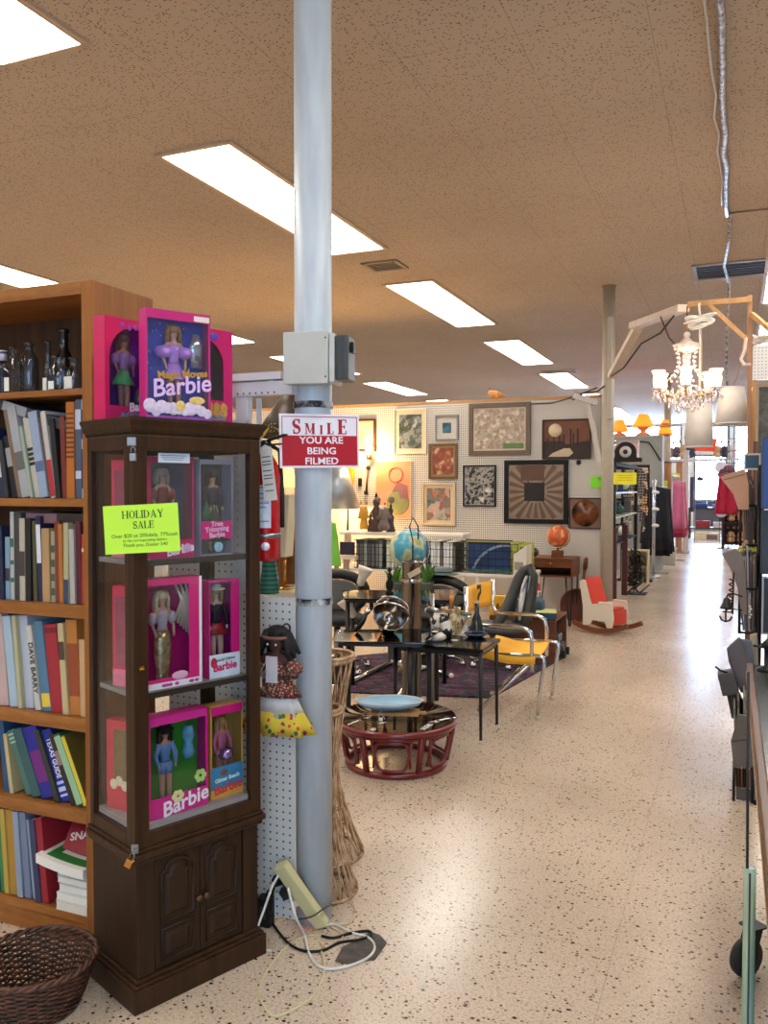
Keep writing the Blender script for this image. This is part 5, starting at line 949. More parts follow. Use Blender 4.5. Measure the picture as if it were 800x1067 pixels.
t=thing('lounge_chair','black curved high-backed mesh chair behind the yellow canvas chair','chair',(at(535,650,6.9).x,6.9,0)); m_=P((34,36,32),.5,var=.15); L_=lambda x,y,dy=0: at(x,y,6.9+dy)-t.location
MB().tube([L_(513,655,-.25),L_(521,646,-.15),L_(530,630),L_(536,615,.05),L_(541,603,.1),L_(546,595,.12),L_(552,592,.12),L_(555,600,.1),L_(554,618,.05),L_(551,636,0),L_(546,652,-.1)],[.03,.04,.05,.05,.05,.05,.046,.045,.045,.042,.036],10).build('back_frame',m_,t)
b=MB(); b.grid(lambda u,v:L_(536+14*v+(12-9*v)*(u-.2),648-48*v,.02+.06*math.sin(PI*u)),6,8); b.build('back_mesh',P((128,130,130),.6,var=.15),t,solid=.01); MB().tube([L_(541,646,-.02),L_(543,628,.02),L_(546,610,.06),L_(549,600,.08)],[.012,.026,.024,.01],8).build('pale_spine',P((206,202,194),.5),t)
a=L_(520,652); MB().lathe([(.05,-.05),(.2,-.045),(.25,-.02),(.25,.01),(.2,.03),(.001,.035)],26,(a.x,a.y-.05,a.z),sy=.9).build('seat',P((66,68,70),.7,var=.1),t); MB().tube([(a.x,a.y-.05,.1),(a.x,a.y-.05,a.z-.051)],.028,12).build('gas_lift',K['steel'],t)
for k in range(5): aa=2*PI*k/5+.3; q=MB(); q.tube([(a.x,a.y-.05,.11),(a.x+.24*math.cos(aa),a.y-.05+.24*math.sin(aa),.06)],[.022,.015],8); q.ball((a.x+.25*math.cos(aa),a.y-.05+.25*math.sin(aa),.031),.03,10); q.build('leg',K['chrome'],t)
t=thing('yellow_box','flat yellow box standing on the low brown cabinet behind the canvas chair','box',(at(521,630,7.2).x,7.18,.3808)); MB().box(-.085,.085,-.03,.03,0,.17).build('box_body',K['yellow'],t,.003); MB().box(-.05,.06,-.0315,-.03,.05,.08).build('print',P((180,110,30),.6,var=.3),t)
p=at(464,640,6.9); officechair('black office chair with round dark back behind the front black table',p.x,6.85,R(-12),at(452,603,6.85).z,(46,48,46))
p=at(366,640,6.4); officechair('black reclining office chair at far left behind the wicker stand',p.x-.1,6.3,R(30),at(366,598,6.3).z,(24,24,24))
hp=at(450,602,6.6); h=thing('bowler_hat','flat dark green hat lying atop the round office chair','hat',(hp.x,6.83,at(452,603,6.85).z+.045)); MB().lathe([(.15,0),(.155,.006),(.1,.014),(.095,.05),(.06,.062),(.001,.064)],28,sy=.8).build('crown',P((84,100,96),.6),h); MB().lathe([(.1,.015),(.1,.028)],28,sy=.8,cap=False).build('band',P((40,44,46),.6),h)
# white horn-like ornaments at left
for px,py,Y,lab,rx in ((378,601,5.9,'white horn-shaped cup standing above the taller black glass table',20),(364,634,5.55,'white curved horn ornament under the taller black glass table',-30)):
    p=at(px,py,Y); t=thing('horn_cup',lab,'ornament',(p.x,Y,p.z),rot=(0,R(rx),R(20))); MB().lathe([(.012,-.075),(.03,-.06),(.034,0),(.055,.05),(.062,.075),(.05,.07),(.001,.04)],18,cap=False).build('cup',P((206,196,180),.5),t); MB().tube([(0,0,-.07),(.0,0,-.12),(-.02,0,-.2)],.008,8).build('stem',K['dkmetal'],t)
# rug and metal tubes on the floor behind
n=NT('woven_rug'); n.set(color=n.ramp(n.noise(3.4,n.scaled((1.2,4,1))),[(.0,(24,24,34)),(.4,(92,30,74)),(.47,(26,26,36)),(.52,(46,92,92)),(.56,(120,40,80)),(.6,(24,26,34)),(.68,(70,100,98))],True),rough=.95)
q=thing('area_rug','dark purple and teal striped rug spread under the tables','rug',(0,0,0)); rp=[(floor_at(*c).x,floor_at(*c).y) for c in ((590,684),(512,728),(352,722),(372,684),(470,675))]; MB().prism(rp,.0008,.01).build('pile',n.m,q)
for a,b_,lab in (((362,712),(408,690),'long chrome chair leg lying on the rug, left one'),((398,745),(440,696),'long chrome tube lying slantwise under the tables'),((425,690),(470,704),'short chrome tube lying on the rug between the black legs')):
    A1,B1=floor_at(*a,.03),floor_at(*b_,.03); t=thing('metal_tube',lab,'tube',A1); d_=B1-A1; MB().tube([(0,0,0),d_],.018,10).build('tube',K['chrome'],t); MB().ball(d_,.021,10).build('end_cap',K['white'],t)
pd=floor_at(426,706,.0); t=thing('rope_bundle','crumpled beige cloth knot lying on the rug below the chrome cylinder','cloth',(pd.x,pd.y,.011)); rd=random.Random(4); q=MB(); [q.tube([(rd.uniform(-.09,.09),rd.uniform(-.06,.06),rd.uniform(.02,.12)) for _ in range(5)],.018,7) for _ in range(6)]; q.build('fold',P((160,140,116),.9,var=.2),t)
# ================================================================ PEGBOARD WALL WITH PICTURES
WY=9.6; WX0=-7.4; WX1=-1.385; WT=at(600,415,WY).z
b=MB(); b.box(WX0,WX1,WY,WY+.012,.02,WT); o=struct('wall_display',b,K['pegwarm'])
q=MB(); [q.box(x,x+.045,WY+.013,WY+.06,0,WT) for x in (WX0,-6.2,-5.0,-3.8,-2.6,WX1-.045)]; q.box(WX0,WX1,WY-.004,WY+.04,WT+.0005,WT+.03); o=struct('trim_1',q,K['pine'])
pa=at(610,470,WY); bx=thing('wall_brace','pale slanted post braced against the right end of the picture wall','post',(0,0,0)); a_=at(611,412,WY-.12); c_=at(627,490,WY-.12); MB().bar(a_,c_,.075,.05).build('board',P((206,196,186),.6),bx); MB().bar(at(597,412,WY-.2),at(622,420,WY-.14),.05,.06).build('knuckle',P((214,206,200),.5),bx); MB().tube([at(596,417,WY-.2),at(610,409,WY-.2),at(622,408,WY-.2),at(630,402,WY-.2)],.008,6).build('wire',K['blackmatte'],bx)
def art(fn):
    n=NT('artwork'); fn(n); return n.m
def picture(x0,y0,x1,y1,label,frame,fw,mat=None,mw=0,art_=None,tilt=0,extra=None,dep=.03):
    a,b_=at(x0,y0,WY),at(x1,y1,WY); w_,h_=b_.x-a.x,a.z-b_.z; cx,cz=(a.x+b_.x)/2,(a.z+b_.z)/2
    t=thing('framed_picture',label,'picture',(cx,WY-.005,cz),rot=(0,R(tilt),0)); W_,H_=w_/2,h_/2
    f=MB(); f.box(-W_,-W_+fw,-dep,0,-H_,H_).box(W_-fw,W_,-dep,0,-H_,H_).box(-W_+fw,W_-fw,-dep,0,-H_,-H_+fw).box(-W_+fw,W_-fw,-dep,0,H_-fw,H_); f.build('frame',frame,t,.004)
    if mat: MB().box(-W_+fw,W_-fw,-.012,-.002,-H_+fw,H_-fw).build('mat_board',mat,t)
    aw,ah=W_-fw-mw,H_-fw-mw
    if art_: MB().box(-aw,aw,-.0155,-.0125,-ah,ah).build('artwork',art_,t)
    if extra: extra(t,aw,ah)
    return t
def collage(c,scale,stops,seedv=0):
    def fn(n):
        v=n.voro(scale,n.scaled((1.0+seedv*.1,1,1))); f=n.noise(scale*.6,n.scaled((1,1,1.1)),5,.7); n.set(color=n.mix(.45,n.ramp(f,stops),n.ramp(n.xyz(v.outputs['Color'])[0],stops,True)),rough=.5)
    return art(fn)
picture(489,421,553,474,'large pale street-scene print in a wide brown frame, topmost on the picture wall',P((104,84,70),.5),.055,P((206,192,172),.7),.02,collage(0,26,[(.34,(120,104,90)),(.42,(214,202,182)),(.52,(196,176,156)),(.57,(150,108,92)),(.62,(206,196,178)),(.7,(96,100,80))]),extra=lambda t,aw,ah:[MB().box(aw*.15,aw*.98,-.017,-.0156,-ah*.98,-ah*.72).build('green_lawn',P((96,122,74),.6,var=.3,vs=40),t)])
def desert(t,aw,ah):
    q=MB(); F=TR((0,-.0165,0),(PI/2,0,0)); q.lathe([(.075,0),(.075,.003)],28,m=TR((-aw*.5,-.0165,ah*.48),(PI/2,0,0))); q.build('moon',P((214,196,160),.6),t)
    c=MB()
    for x,z0,z1 in ((-.55,-.98,.5),(-.82,-.4,.1),(-.3,-.3,.2),(-.12,-.25,.25),(.18,-.3,.55),(.3,-.3,.3),(.48,-.5,.55)): c.box(aw*x-.008,aw*x+.008,-.019,-.0165,ah*z0,ah*z1)
    c.build('cactus',P((20,14,12),.6),t)
    MB().prism([(-aw,-ah*.12),(-aw*.2,-ah*.1),(0,-ah*.3),(aw*.4,-ah*.2),(aw,-ah*.12),(aw,-ah),(-aw,-ah)],0,.002,F).build('dark_land',P((46,28,20),.6,var=.2),t)
    MB().prism([(-aw*.8,-ah*.95),(-aw*.6,-ah*.75),(-aw*.1,-ah*.5),(aw*.15,-ah*.5),(aw*.3,-ah*.75),(aw*.1,-ah*.95)],.0022,.004,F).build('pale_mesa',P((196,178,150),.6,var=.15),t)
picture(565.5,437.5,616,478,'brown desert picture with pale moon and tall cactus silhouettes',P((44,26,18),.5),.016,None,0,art(lambda n:n.set(color=n.ramp(n.noise(4),[(.3,(92,52,30)),(.7,(126,74,42))]),rough=.5)),extra=desert)
def sunburst(t,aw,ah):
    q=MB(); F=TR((0,-.0165,0),(PI/2,0,0))
    for k in range(20):
        a=2*PI*k/20; d=2*PI/20*.26; r0=.13; r1=min(aw/max(1e-3,abs(math.cos(a))),ah/max(1e-3,abs(math.sin(a))))*.96; ca=[(r0*math.cos(a-d),r0*math.sin(a-d)),(r1*math.cos(a-d),r1*math.sin(a-d)),(r1*math.cos(a+d),r1*math.sin(a+d)),(r0*math.cos(a+d),r0*math.sin(a+d))]
        q.prism([(max(-aw,min(aw,x)),max(-ah,min(ah,z))) for x,z in ca],0,.0012,F)
    q.build('bronze_ray',P((110,84,66),.35,.3),t); MB().box(-aw*.42,aw*.32,-.0182,-.017,-ah*.34,ah*.34).build('dark_centre',P((30,24,24),.3,var=.5,vs=14),t); MB().box(-aw*.55,aw*.3,-.0182,-.017,ah*.42,ah*.97).build('brown_block',P((92,62,46),.4,var=.3,vs=9),t)
picture(526,480,592,546,'square mirror with bronze sunburst rays in a thick black frame',K['black'],.05,None,0,P((150,132,118),.3,.6,var=.35,vs=7),extra=sunburst,dep=.04)
picture(483,485,517,528,'black and white abstract print in a thin black frame',K['black'],.018,P((214,206,196),.7),.006,collage(0,15,[(.42,(24,22,22)),(.5,(226,220,210)),(.56,(30,28,28))]))
def rd_(t,aw,ah): MB().lathe([(.15,0),(.15,.003)],36,m=TR((0,-.016,0),(PI/2,0,0))).build('round_scene',art(lambda n:n.set(color=n.ramp(n.noise(7),[(.4,(40,24,18)),(.55,(130,74,40)),(.7,(84,46,28))]),rough=.3)),t)
picture(593,518.5,627,551,'small brown square plaque with a dark round scene near the wall end',P((40,24,18),.4),.012,P((112,86,66),.5),0,P((120,92,72),.5),extra=rd_)
picture(454,433,478,459,'small silver-framed picture with a blue square centre',K['steel'],.022,P((196,190,178),.7),.07,art(lambda n:n.set(color=n.ramp(n.noise(9),[(.4,(24,40,66)),(.6,(60,110,140))]),rough=.4)))
picture(411,427,445,473,'tall grey-green abstract print on a cream mount at the upper left of the wall',P((214,206,182),.6),.012,P((206,196,170),.7),.055,collage(0,12,[(.38,(40,44,46)),(.5,(96,104,86)),(.56,(180,184,186)),(.64,(60,76,84))],1))
picture(447,462.5,477,499,'small gold-framed reddish picture of a pale figure',P((112,84,54),.4,.3),.03,P((150,120,84),.5),.022,art(lambda n:n.set(color=n.ramp(n.noise(11),[(.4,(120,60,40)),(.55,(150,84,56)),(.66,(206,186,160))]),rough=.5)))
picture(440,503,475,548,'square cream-framed picture of orange and grey foliage below the gold frame',P((206,182,146),.6),.03,P((214,196,160),.7),.035,collage(0,11,[(.38,(60,60,52)),(.48,(150,156,150)),(.55,(190,96,50)),(.66,(196,190,178))],2))
def pinkart(t,aw,ah):
    F=TR((0,-.0165,0),(PI/2,0,0)); MB().tube([(.09*math.cos(2*PI*i/20)+.03,-.0165,ah*.55+.09*math.sin(2*PI*i/20)) for i in range(20)],.012,6,True).build('sun_motif',P((226,122,92),.6),t)
    q=MB(); q.lathe([(.15,0),(.14,.002)],18,m=TR((.06,-.0165,-ah*.45),(PI/2,0,0))); q.build('green_bush',P((150,150,92),.6,var=.3,vs=25),t); q=MB(); q.prism([(-.02,-.02),(.06,.1),(.18,.06),(.2,-.1),(.1,-.1),(.06,-.0)],.004,.006,F); q.build('mauve_hill',P((160,104,104),.6),t)
picture(392,481,429,541,'salmon pink poster with sun and green bush on the picture wall',P((214,190,160),.6),.008,None,0,art(lambda n:n.set(color=n.ramp(n.noise(2.5),[(.35,(232,142,92)),(.65,(232,164,130))]),rough=.6)),extra=pinkart,dep=.02)
picture(366,437,392,470,'small brown-framed picture of horses half behind the smile sign',P((70,36,22),.4),.03,P((232,206,150),.7),.02,collage(0,9,[(.4,(232,206,150)),(.62,(226,196,140)),(.7,(90,70,50))]))
bt=thing('round_ornament','small dark round knob hung below the desert picture','knob',at(603,482,WY)+Vector((0,-.02,0))); MB().ball((0,0,0),.03,12).build('ball',K['blackmatte'],bt); MB().tube([(0,.02,0),(0,.005,0)],.008,8).build('peg',K['dkmetal'],bt)
tg_=at(516,417,WY); tt=thing('tiger_ornament','tan animal ornament lying on top of the picture wall','ornament',(tg_.x,WY+.02,WT+.031))
fig('body',P((206,140,76),.7,var=.3,vs=30),tt,[(0,0,.06),(.1,0,.06),(-.1,0,.07),(-.15,0,.1),(-.19,0,.09),(.16,0,.05),(.06,-.05,.02),(-.08,-.05,.02),(.06,.05,.02),(-.08,.05,.02),(.24,0,.04)],[(0,1),(0,2),(2,3),(3,4),(1,5),(1,6),(2,7),(1,8),(2,9),(5,10)],[.055,.052,.05,.045,.03,.02,.022,.022,.022,.022,.012],1); tt.scale=(.5,.6,.8)
[MB().ball((-.145,s_*.035,.145),.016,8).build('ear',P((170,104,60),.7),tt) for s_ in (-1,1)]
tag(MB().tube([at(553,421,WY-.02),at(575,420,WY-.02),at(590,416,WY-.02),at(604,411,WY-.02),at(622,404,WY-.05)],.006,6).build('sagging_cord',K['blackmatte']),'dark cord sagging from the top picture to the right-hand post','cord')
# orange lit edge lamp at far left and yellow hanging tools
t=thing('tool_rack','row of yellow and black tools hanging on the lamplit wall behind the column','tool',(at(370,500,WY).x,WY-.006,at(370,490,WY).z))
MB().lathe([(.03,-.2),(.045,-.12),(.045,.05),(.02,.1)],16,(-.03,-.05,0),sy=.5).build('orange_float',P((240,150,30),.5),t); MB().box(.06,.1,-.03,-.005,-.2,-.1).build('black_clip',K['black'],t); MB().tube([(.19,-.02,.03),(.16,-.02,-.28)],.012,8).build('rod',P((120,60,30),.5),t); q=MB(); q.ball((.19,-.02,.03),.028,10); q.ball((.16,-.02,-.28),.028,10); q.build('ball_end',K['blackmatte'],t)
# silver cone lamp
lx=at(352,510,9.2).x; lp=thing('cone_lamp','silver cone-shaded lamp glowing warm beside the white column','lamp',(lx,9.2,0)); z0,z1=at(352,530,9.2).z,at(352,480,9.2).z
MB().lathe([(.27,z0),(.075,z1+.05)],40,cap=False).build('shade',P((150,160,168),.35,.6),lp,solid=.004); MB().lathe([(.013,.03),(.013,z0+.12)],10).build('stem',K['black'],lp).location=(.13,0,0); MB().lathe([(.16,0),(.16,.02),(.02,.04)],28,(.13,0,0)).build('base',K['black'],lp); MB().tube([(.13,0,z0+.12),(0,0,z0+.13)],.008,8).build('bracket',K['black'],lp)
MB().ball((0,0,z0+.08),.045,14).build('bulb',glow('warm_bulb',(255,190,96),14),lp); l=lamp('cone_lamp_light','POINT',(lx,9.2,z0+.0),26,(1,.6,.24),.05)
t=thing('wall_lamp','warm glowing lamp bulb fixed high on the picture wall behind the sign','lamp',at(388,474,WY)+Vector((0,-.1,0))); MB().lathe([(.02,0),(.03,.02),(.05,.06),(.045,.1),(.001,.125)],18).build('bulb',glow('wall_bulb',(255,206,130),9),t); MB().lathe([(.035,-.06),(.035,0)],16).build('socket',K['brass'],t); MB().tube([(0,.0,-.05),(0,.08,-.05)],.01,8).build('arm',K['brass'],t)
lamp('wall_lamp_light','POINT',at(388,474,WY)+Vector((0,-.26,.06)),18,(1,.66,.3),.06)
lamp('back_corner_lamp_light','POINT',(at(280,480,8.8).x,8.9,1.75),24,(1,.62,.22),.08)
t=thing('table_lamp','warm lit lamp in the far corner behind the fire extinguisher','lamp',(at(280,480,8.8).x+.12,8.9,0)); MB().lathe([(.2,1.5),(.11,1.78)],30,cap=False).build('shade',glow('lit_shade',(255,196,84),2.4),t,solid=.004); MB().lathe([(.012,.03),(.012,1.6)],10).build('stem',K['brass'],t); MB().lathe([(.15,0),(.15,.02),(.02,.04)],24).build('base',K['brass'],t)
# white shelf unit with crates of records, figures
SY=8.55; zt=at(470,557,SY).z; zd=at(470,596,SY-.25).z; xa,xb=at(350,580,SY).x,at(556,580,SY).x
un=thing('shelf_unit','long white two-level shelf table along the picture wall','shelf',(0,0,0)); wt=P((222,216,206),.5)
MB().box(xa,xb,SY-.3,SY+.35,zd-.03,zd).build('shelf_board',wt,un,.003); xm=at(480,560,SY).x; MB().box(xa,xm,SY+.08,SY+.38,zt-.03,zt).build('upper_shelf',wt,un,.003)
for x in (xa+.03,at(490,620,SY).x,at(505,620,SY).x,xb-.03): MB().box(x-.02,x+.02,SY-.28,SY-.24,0,zd-.0305).build('leg',wt,un)
for x in (xa+.03,xb-.03): MB().box(x-.02,x+.02,SY+.3,SY+.34,0,zd-.0305).build('leg',wt,un)
for x in (xa+.02,xm-.02): MB().box(x-.015,x+.015,SY+.2,SY+.34,zd,zt-.0305).build('upright',wt,un)
def crate(xp0,xp1,label,recs,front=None):
    x0,x1=at(xp0,580,SY-.2).x,at(xp1,580,SY-.2).x; h_=at(470,560,SY-.2).z-zd; t=thing('wire_crate',label,'crate',((x0+x1)/2,SY-.1,zd+.001)); a=(x1-x0)/2; c=.17
    b=MB(); r_=.0035
    for z in [r_+ (h_*.86-r_)*k/4 for k in range(5)]: b.tube([(-a,-c,z),(a,-c,z),(a,c,z),(-a,c,z)],r_,5,True)
    for k in range(int(a*2/.075)+1):
        x=-a+2*a*k/int(a*2/.075); b.tube([(x,-c,r_),(x,-c,h_*.86)],r_*.8,5); b.tube([(x,c,r_),(x,c,h_*.86)],r_*.8,5)
    b.build('wire_grid',K['black'],t)
    return x0,x1,h_
g='records in the wire crates'; rd=random.Random(3); cols=[(40,36,36),(150,150,120),(70,60,70),(200,196,180),(60,70,60),(110,84,60),(90,110,80),(30,30,40)]
def records(x0,x1,h_,n_,desc,cols_):
    w_=(x1-x0-.03)/n_
    for k in range(n_):
        c_=cols_[k%len(cols_)]; t=thing('record_sleeve','%s sleeve, %s from the left'%(desc,ordn[k]),'record',(x0+.015+w_*k,SY-.25,zd+.008),group=g); MB().box(.001,w_*.86,0,.3,0,min(.315,h_*.95)*rd.uniform(.93,1)).build('sleeve',P(c_,.6,var=.2,vs=9),t); MB().box(.0015,w_*.8,-.001,0,.02,.26).build('spine_title',P(tuple(min(255,v+60) for v in c_),.6,var=.4,vs=40),t)
X=crate(372,402,'leftmost black wire crate on the white shelf','a'); records(*X,7,'dark record in the leftmost wire crate',[(36,36,40),(60,58,60),(84,92,84),(30,28,34)])
X=crate(403,447,'wide black wire crate behind the blue globe','a'); records(*X,10,'pale record in the crate behind the globe',[(150,156,140),(196,196,184),(110,120,104),(206,206,200)])
X=crate(449,478,'small black wire crate to the right of the blue globe','a'); records(*X,8,'white record in the crate right of the globe',[(214,212,206),(206,204,196),(190,190,180),(44,38,36)])
X=crate(481,541,'wide wire crate with a blue album cover facing out','a'); records(*X,4,'yellow-edged record in the wide wire crate',[(190,180,70),(60,60,50),(44,40,50),(120,130,80)]) if False else None
x0,x1,h_=X
for k,(c_,lab) in enumerate((((30,34,44),'black record sleeve behind the blue album'),((176,176,84),'yellow-green record sleeve behind the blue album'))): t=thing('record_sleeve',lab,'record',(x0+.02+.02*k,SY-.12+.03*k*-1,zd+.008),group=g); MB().box(0,.5,0,.012,0,.33-.012*k).build('sleeve',P(c_,.6),t); MB().box(.01,.49,-.001,0,.29,.315-.012*k).build('title_strip',P((190,190,160),.6,var=.3,vs=40),t)
t=thing('record_sleeve','big blue space-pictured album facing out of the wide wire crate','record',(x0+.06,SY-.19,zd+.008),group=g); n=NT('space_cover'); s=n.xyz(); dd=n.math('ABSOLUTE',n.math('SUBTRACT',n.math('SQRT',n.math('ADD',n.math('POWER',n.math('SUBTRACT',s[0],.42),2),n.math('POWER',n.math('SUBTRACT',s[2],-.1),2))),.38)); n.set(color=n.mix(n.math('LESS_THAN',dd,.012),n.ramp(n.noise(3),[(.35,(20,34,66)),(.6,(36,66,110)),(.75,(20,30,50))]),lin((130,150,170))),rough=.4)
MB().box(0,.45,0,.01,0,.31).build('sleeve',n.m,t); MB().box(0,.45,-.001,0,.285,.31).build('title_strip',P((40,40,46),.5),t); MB().box(0,.45,-.001,0,0,.03).build('lower_strip',P((60,96,96),.5,var=.3,vs=20),t)
p=at(548,585,SY-.2); t=thing('magazine_box','white slanted magazine file at the right end of the white shelf','file',(p.x-.04,SY-.28,zd+.001)); MB().prism([(-.07,0),(.06,0),(.06,.3),(-.07,.2)],0,.24,TR((0,.24,0),(PI/2,0,0))).build('file_body',P((214,206,190),.6,var=.1,vs=20),t); MB().box(-.06,.03,-.002,0,.05,.13).build('label_panel',P((150,140,120),.6,var=.4,vs=40),t)
p=at(545,570,SY-.02); t=thing('record_sleeve','yellow-green record standing behind the white magazine file','record',(p.x-.14,SY+.02,zd+.001),group=g); MB().box(0,.24,0,.015,0,.31).build('sleeve',P((170,176,70),.6,var=.2,vs=12),t); MB().box(.1,.22,-.001,0,.15,.26).build('cover_print',P((70,80,60),.6,var=.3),t)
# figures on the upper shelf in the lamplight
def figure(px,label,H_,c,kind):
    p=at(px,553,SY+.2); t=thing('figurine',label,'figurine',(p.x,SY+.2,zt+.001)); m_=P(c,.6,var=.2,vs=30)
    if kind=='cat':
        V=[(0,0,.28),(0,0,.5),(0,-.02,.72),(0,-.03,.82),(-.12,0,.05),(.12,0,.05),(-.2,-.05,.42),(.2,-.05,.42)]; fig('body',m_,t,V,[(0,1),(1,2),(2,3),(0,4),(0,5),(1,6),(1,7)],[.12,.11,.14,.12,.06,.06,.04,.04],1,scale=H_); q=MB(); [q.lathe([(.05*H_,0),(.001,.14*H_)],8,(s_*.1*H_,-.02*H_,.86*H_)) for s_ in (-1,1)]; q.build('ear',m_,t)
    elif kind=='bear':
        V=[(0,0,.22),(0,0,.45),(0,-.03,.7),(-.17,-.08,.04),(.17,-.08,.04),(-.24,-.04,.36),(.24,-.04,.36)]; fig('body',m_,t,V,[(0,1),(1,2),(0,3),(0,4),(1,5),(1,6)],[.17,.16,.2,.08,.08,.07,.07],1,scale=H_); [MB().ball((s_*.2*H_,-.03*H_,.86*H_),.09*H_,12,1,.5,1).build('ear',m_,t) for s_ in (-1,1)]; q=MB(); q.ball((0,-.2*H_,.66*H_),.06*H_,10); q.build('muzzle',P((226,216,200),.6),t); [MB().ball((s_*.08*H_,-.2*H_,.76*H_),.025*H_,8).build('eye',K['black'],t) for s_ in (-1,1)]
    else:
        MB().lathe([(.16*H_,0),(.18*H_,.05*H_),(.1*H_,.35*H_),(.14*H_,.55*H_),(.06*H_,.68*H_),(.1*H_,.8*H_),(.02*H_,.95*H_)],16).build('body',m_,t); MB().lathe([(.05*H_,.93*H_),(.001,1.08*H_)],10).build('cap',K['black'],t)
figure(379,'golden cat figurine on the lamplit shelf, left end',.36,(206,150,50),'cat'); figure(386,'short dark figurine beside the golden cat on the shelf',.22,(90,56,34),'x'); figure(392,'slim dark brown figurine in the middle of the lamplit shelf',.42,(76,50,40),'x'); figure(401,'grey and white teddy bear figure on the lamplit shelf',.42,(120,104,96),'bear'); figure(407,'thin tall dark figurine behind the teddy bear',.3,(60,46,44),'x')
t=thing('monitor','dark small screen with beige stand at the left of the record crates','screen',(at(360,567,8.2).x,8.2,0)); zc=at(360,580,8.2).z; MB().box(-.07,.1,0,.03,zc+.02,zc+.16).build('screen',P((34,34,52),.3),t,.004); MB().box(-.1,.12,-.02,.06,zc-.03,zc+.01).build('stand',P((206,190,170),.6),t,.003); MB().box(-.03,.03,0,.03,.02,zc-.03).build('pedestal',P((150,130,110),.6),t); MB().box(-.14,.16,-.1,.14,0,.02).build('base',P((150,130,110),.6),t)
t=thing('green_panel','bright green folded board standing beside the column at left','board',(at(349,570,7.4).x,7.4,0)); z0,z1=at(349,590,7.4).z,at(349,545,7.4).z; MB().prism([(-.08,z0),(.06,z0),(.0,z1),(-.08,z1)],0,.02,TR((0,.02,0),(PI/2,0,0))).build('board',P((110,180,60),.6),t); MB().box(-.02,.02,.021,.05,.0,z0+.1).build('stake',K['pine'],t); MB().box(-.1,.1,-.04,.14,0,.02).build('foot',K['pine'],t)
# mid-century cabinet with orange globe
CY=9.25; cz1=at(585,582,CY-.2).z; cx0,cx1=at(552,600,CY-.2).x,at(597,600,CY-.2).x
t=thing('side_cabinet','small teak cabinet on hairpin legs under the orange globe','cabinet',((cx0+cx1)/2,CY,0)); a=(cx1-cx0)/2; c=.22; z0=cz1-.2
b=MB(); b.box(-a,a,-c,c,cz1-.02,cz1).box(-a,-a+.02,-c,c,z0,cz1-.0205).box(a-.02,a,-c,c,z0,cz1-.0205).box(-a+.02,a-.02,-c,c,z0,z0+.015).box(-a+.02,a-.02,c-.012,c,z0+.015,cz1-.0205); b.build('carcass',K['teak'],t,.002)
d=MB().box(-a+.022,a-.022,-c-.004,-c+.014,z0+.1,cz1-.024).build('drawer',K['teak'],t,.002); MB().lathe([(.012,0),(.009,.012),(.012,.02)],12,m=TR((0,-c-.004,z0+.14),(PI/2,0,0))).build('knob',K['brass'],d)
for sx in (-1,1):
    for sy in (-1,1): x_,y_=sx*(a-.05),sy*(c-.05); MB().tube([(x_-.035,y_,z0),(x_+.005*sx,y_,.012),(x_+.012*sx,y_,.006),(x_+.019*sx,y_,.012),(x_+.035,y_,z0)],.007,8).build('leg',K['black'],t)
p=at(581,559,CY-.05); gr=11.2/874*(CY*.922+.387*abs(p.x)); t=thing('world_globe','orange antique-style globe on the small teak cabinet','globe',(p.x,CY-.05,cz1+.0005)); n=NT('orange_map'); n.set(color=n.ramp(n.noise(14,detail=5),[(.45,(190,84,44)),(.55,(206,110,60)),(.62,(222,180,120))]),rough=.35); zc=p.z-cz1
MB().ball((0,0,zc),gr,26).build('sphere',n.m,t); MB().tube([((gr+.012)*math.sin(aa),0,zc-(gr+.012)*math.cos(aa)) for aa in [R(-5+190*i/18) for i in range(19)]],.005,6).build('meridian_arm',K['brass'],t); MB().box(-.06,.06,-.05,.05,0,zc-gr-.035).build('base',K['teak'],t,.003); MB().lathe([(.018,zc-gr-.0345),(.012,zc-gr-.012)],12).build('stem',K['brass'],t)
q=at(557,575,CY-.1); t=thing('chrome_clock','small chrome clock at the left end of the teak cabinet','clock',(q.x,CY-.1,cz1+.0005)); MB().lathe([(.05,0),(.05,.03)],20,m=TR((0,.01,.055),(PI/2,0,0))).build('case',K['chrome'],t); MB().lathe([(.04,0),(.04,.002)],20,m=TR((0,-.0201,.055),(PI/2,0,0))).build('dial',P((60,60,60),.4),t); MB().box(-.03,.03,-.015,.015,0,.008).build('foot',K['chrome'],t)
# low teak box with teal bag and book, black machine beside
DX0,DX1=-1.98,-1.40; DZ=.38; t=thing('low_cabinet','low brown open-ended wooden cabinet beside the yellow chair','cabinet',((DX0+DX1)/2,7.35,0)); a=(DX1-DX0)/2; b=MB(); b.box(-a,a,-.25,.25,DZ-.02,DZ).box(-a,a,-.25,.25,0,.02).box(-a,-a+.02,-.25,.25,.02,DZ-.0205).box(a-.012,a,.23,.25,.02,DZ-.0205).box(-a+.02,a-.012,.235,.25,.02,DZ-.0205).box(-a+.02,a,-.25,-.232,.02,DZ-.0205); b.build('carcass',wood('brown_veneer',(92,54,36),(122,76,52),(3,26,26),.4),t,.002); MB().box(a-.3,a-.28,-.23,.23,.02,DZ-.0205).build('divider',P((36,28,24),.7),t)
t=thing('vacuum_tool','black coil-hosed machine tucked in the open end of the low brown cabinet','appliance',(-1.47,7.36,.021)); MB().box(-.09,.1,-.12,.12,0,.12).build('body',P((26,26,30),.35),t,.03); MB().box(-.05,.06,-.1,.1,.121,.2).build('upper_body',P((44,44,48),.3),t,.02); q=MB(); [q.lathe([(.035,0),(.035,.02)],16,m=TR((.1,s_*.09,.035),(0,PI/2,0))) for s_ in (-1,1)]; q.build('wheel',K['blackmatte'],t)
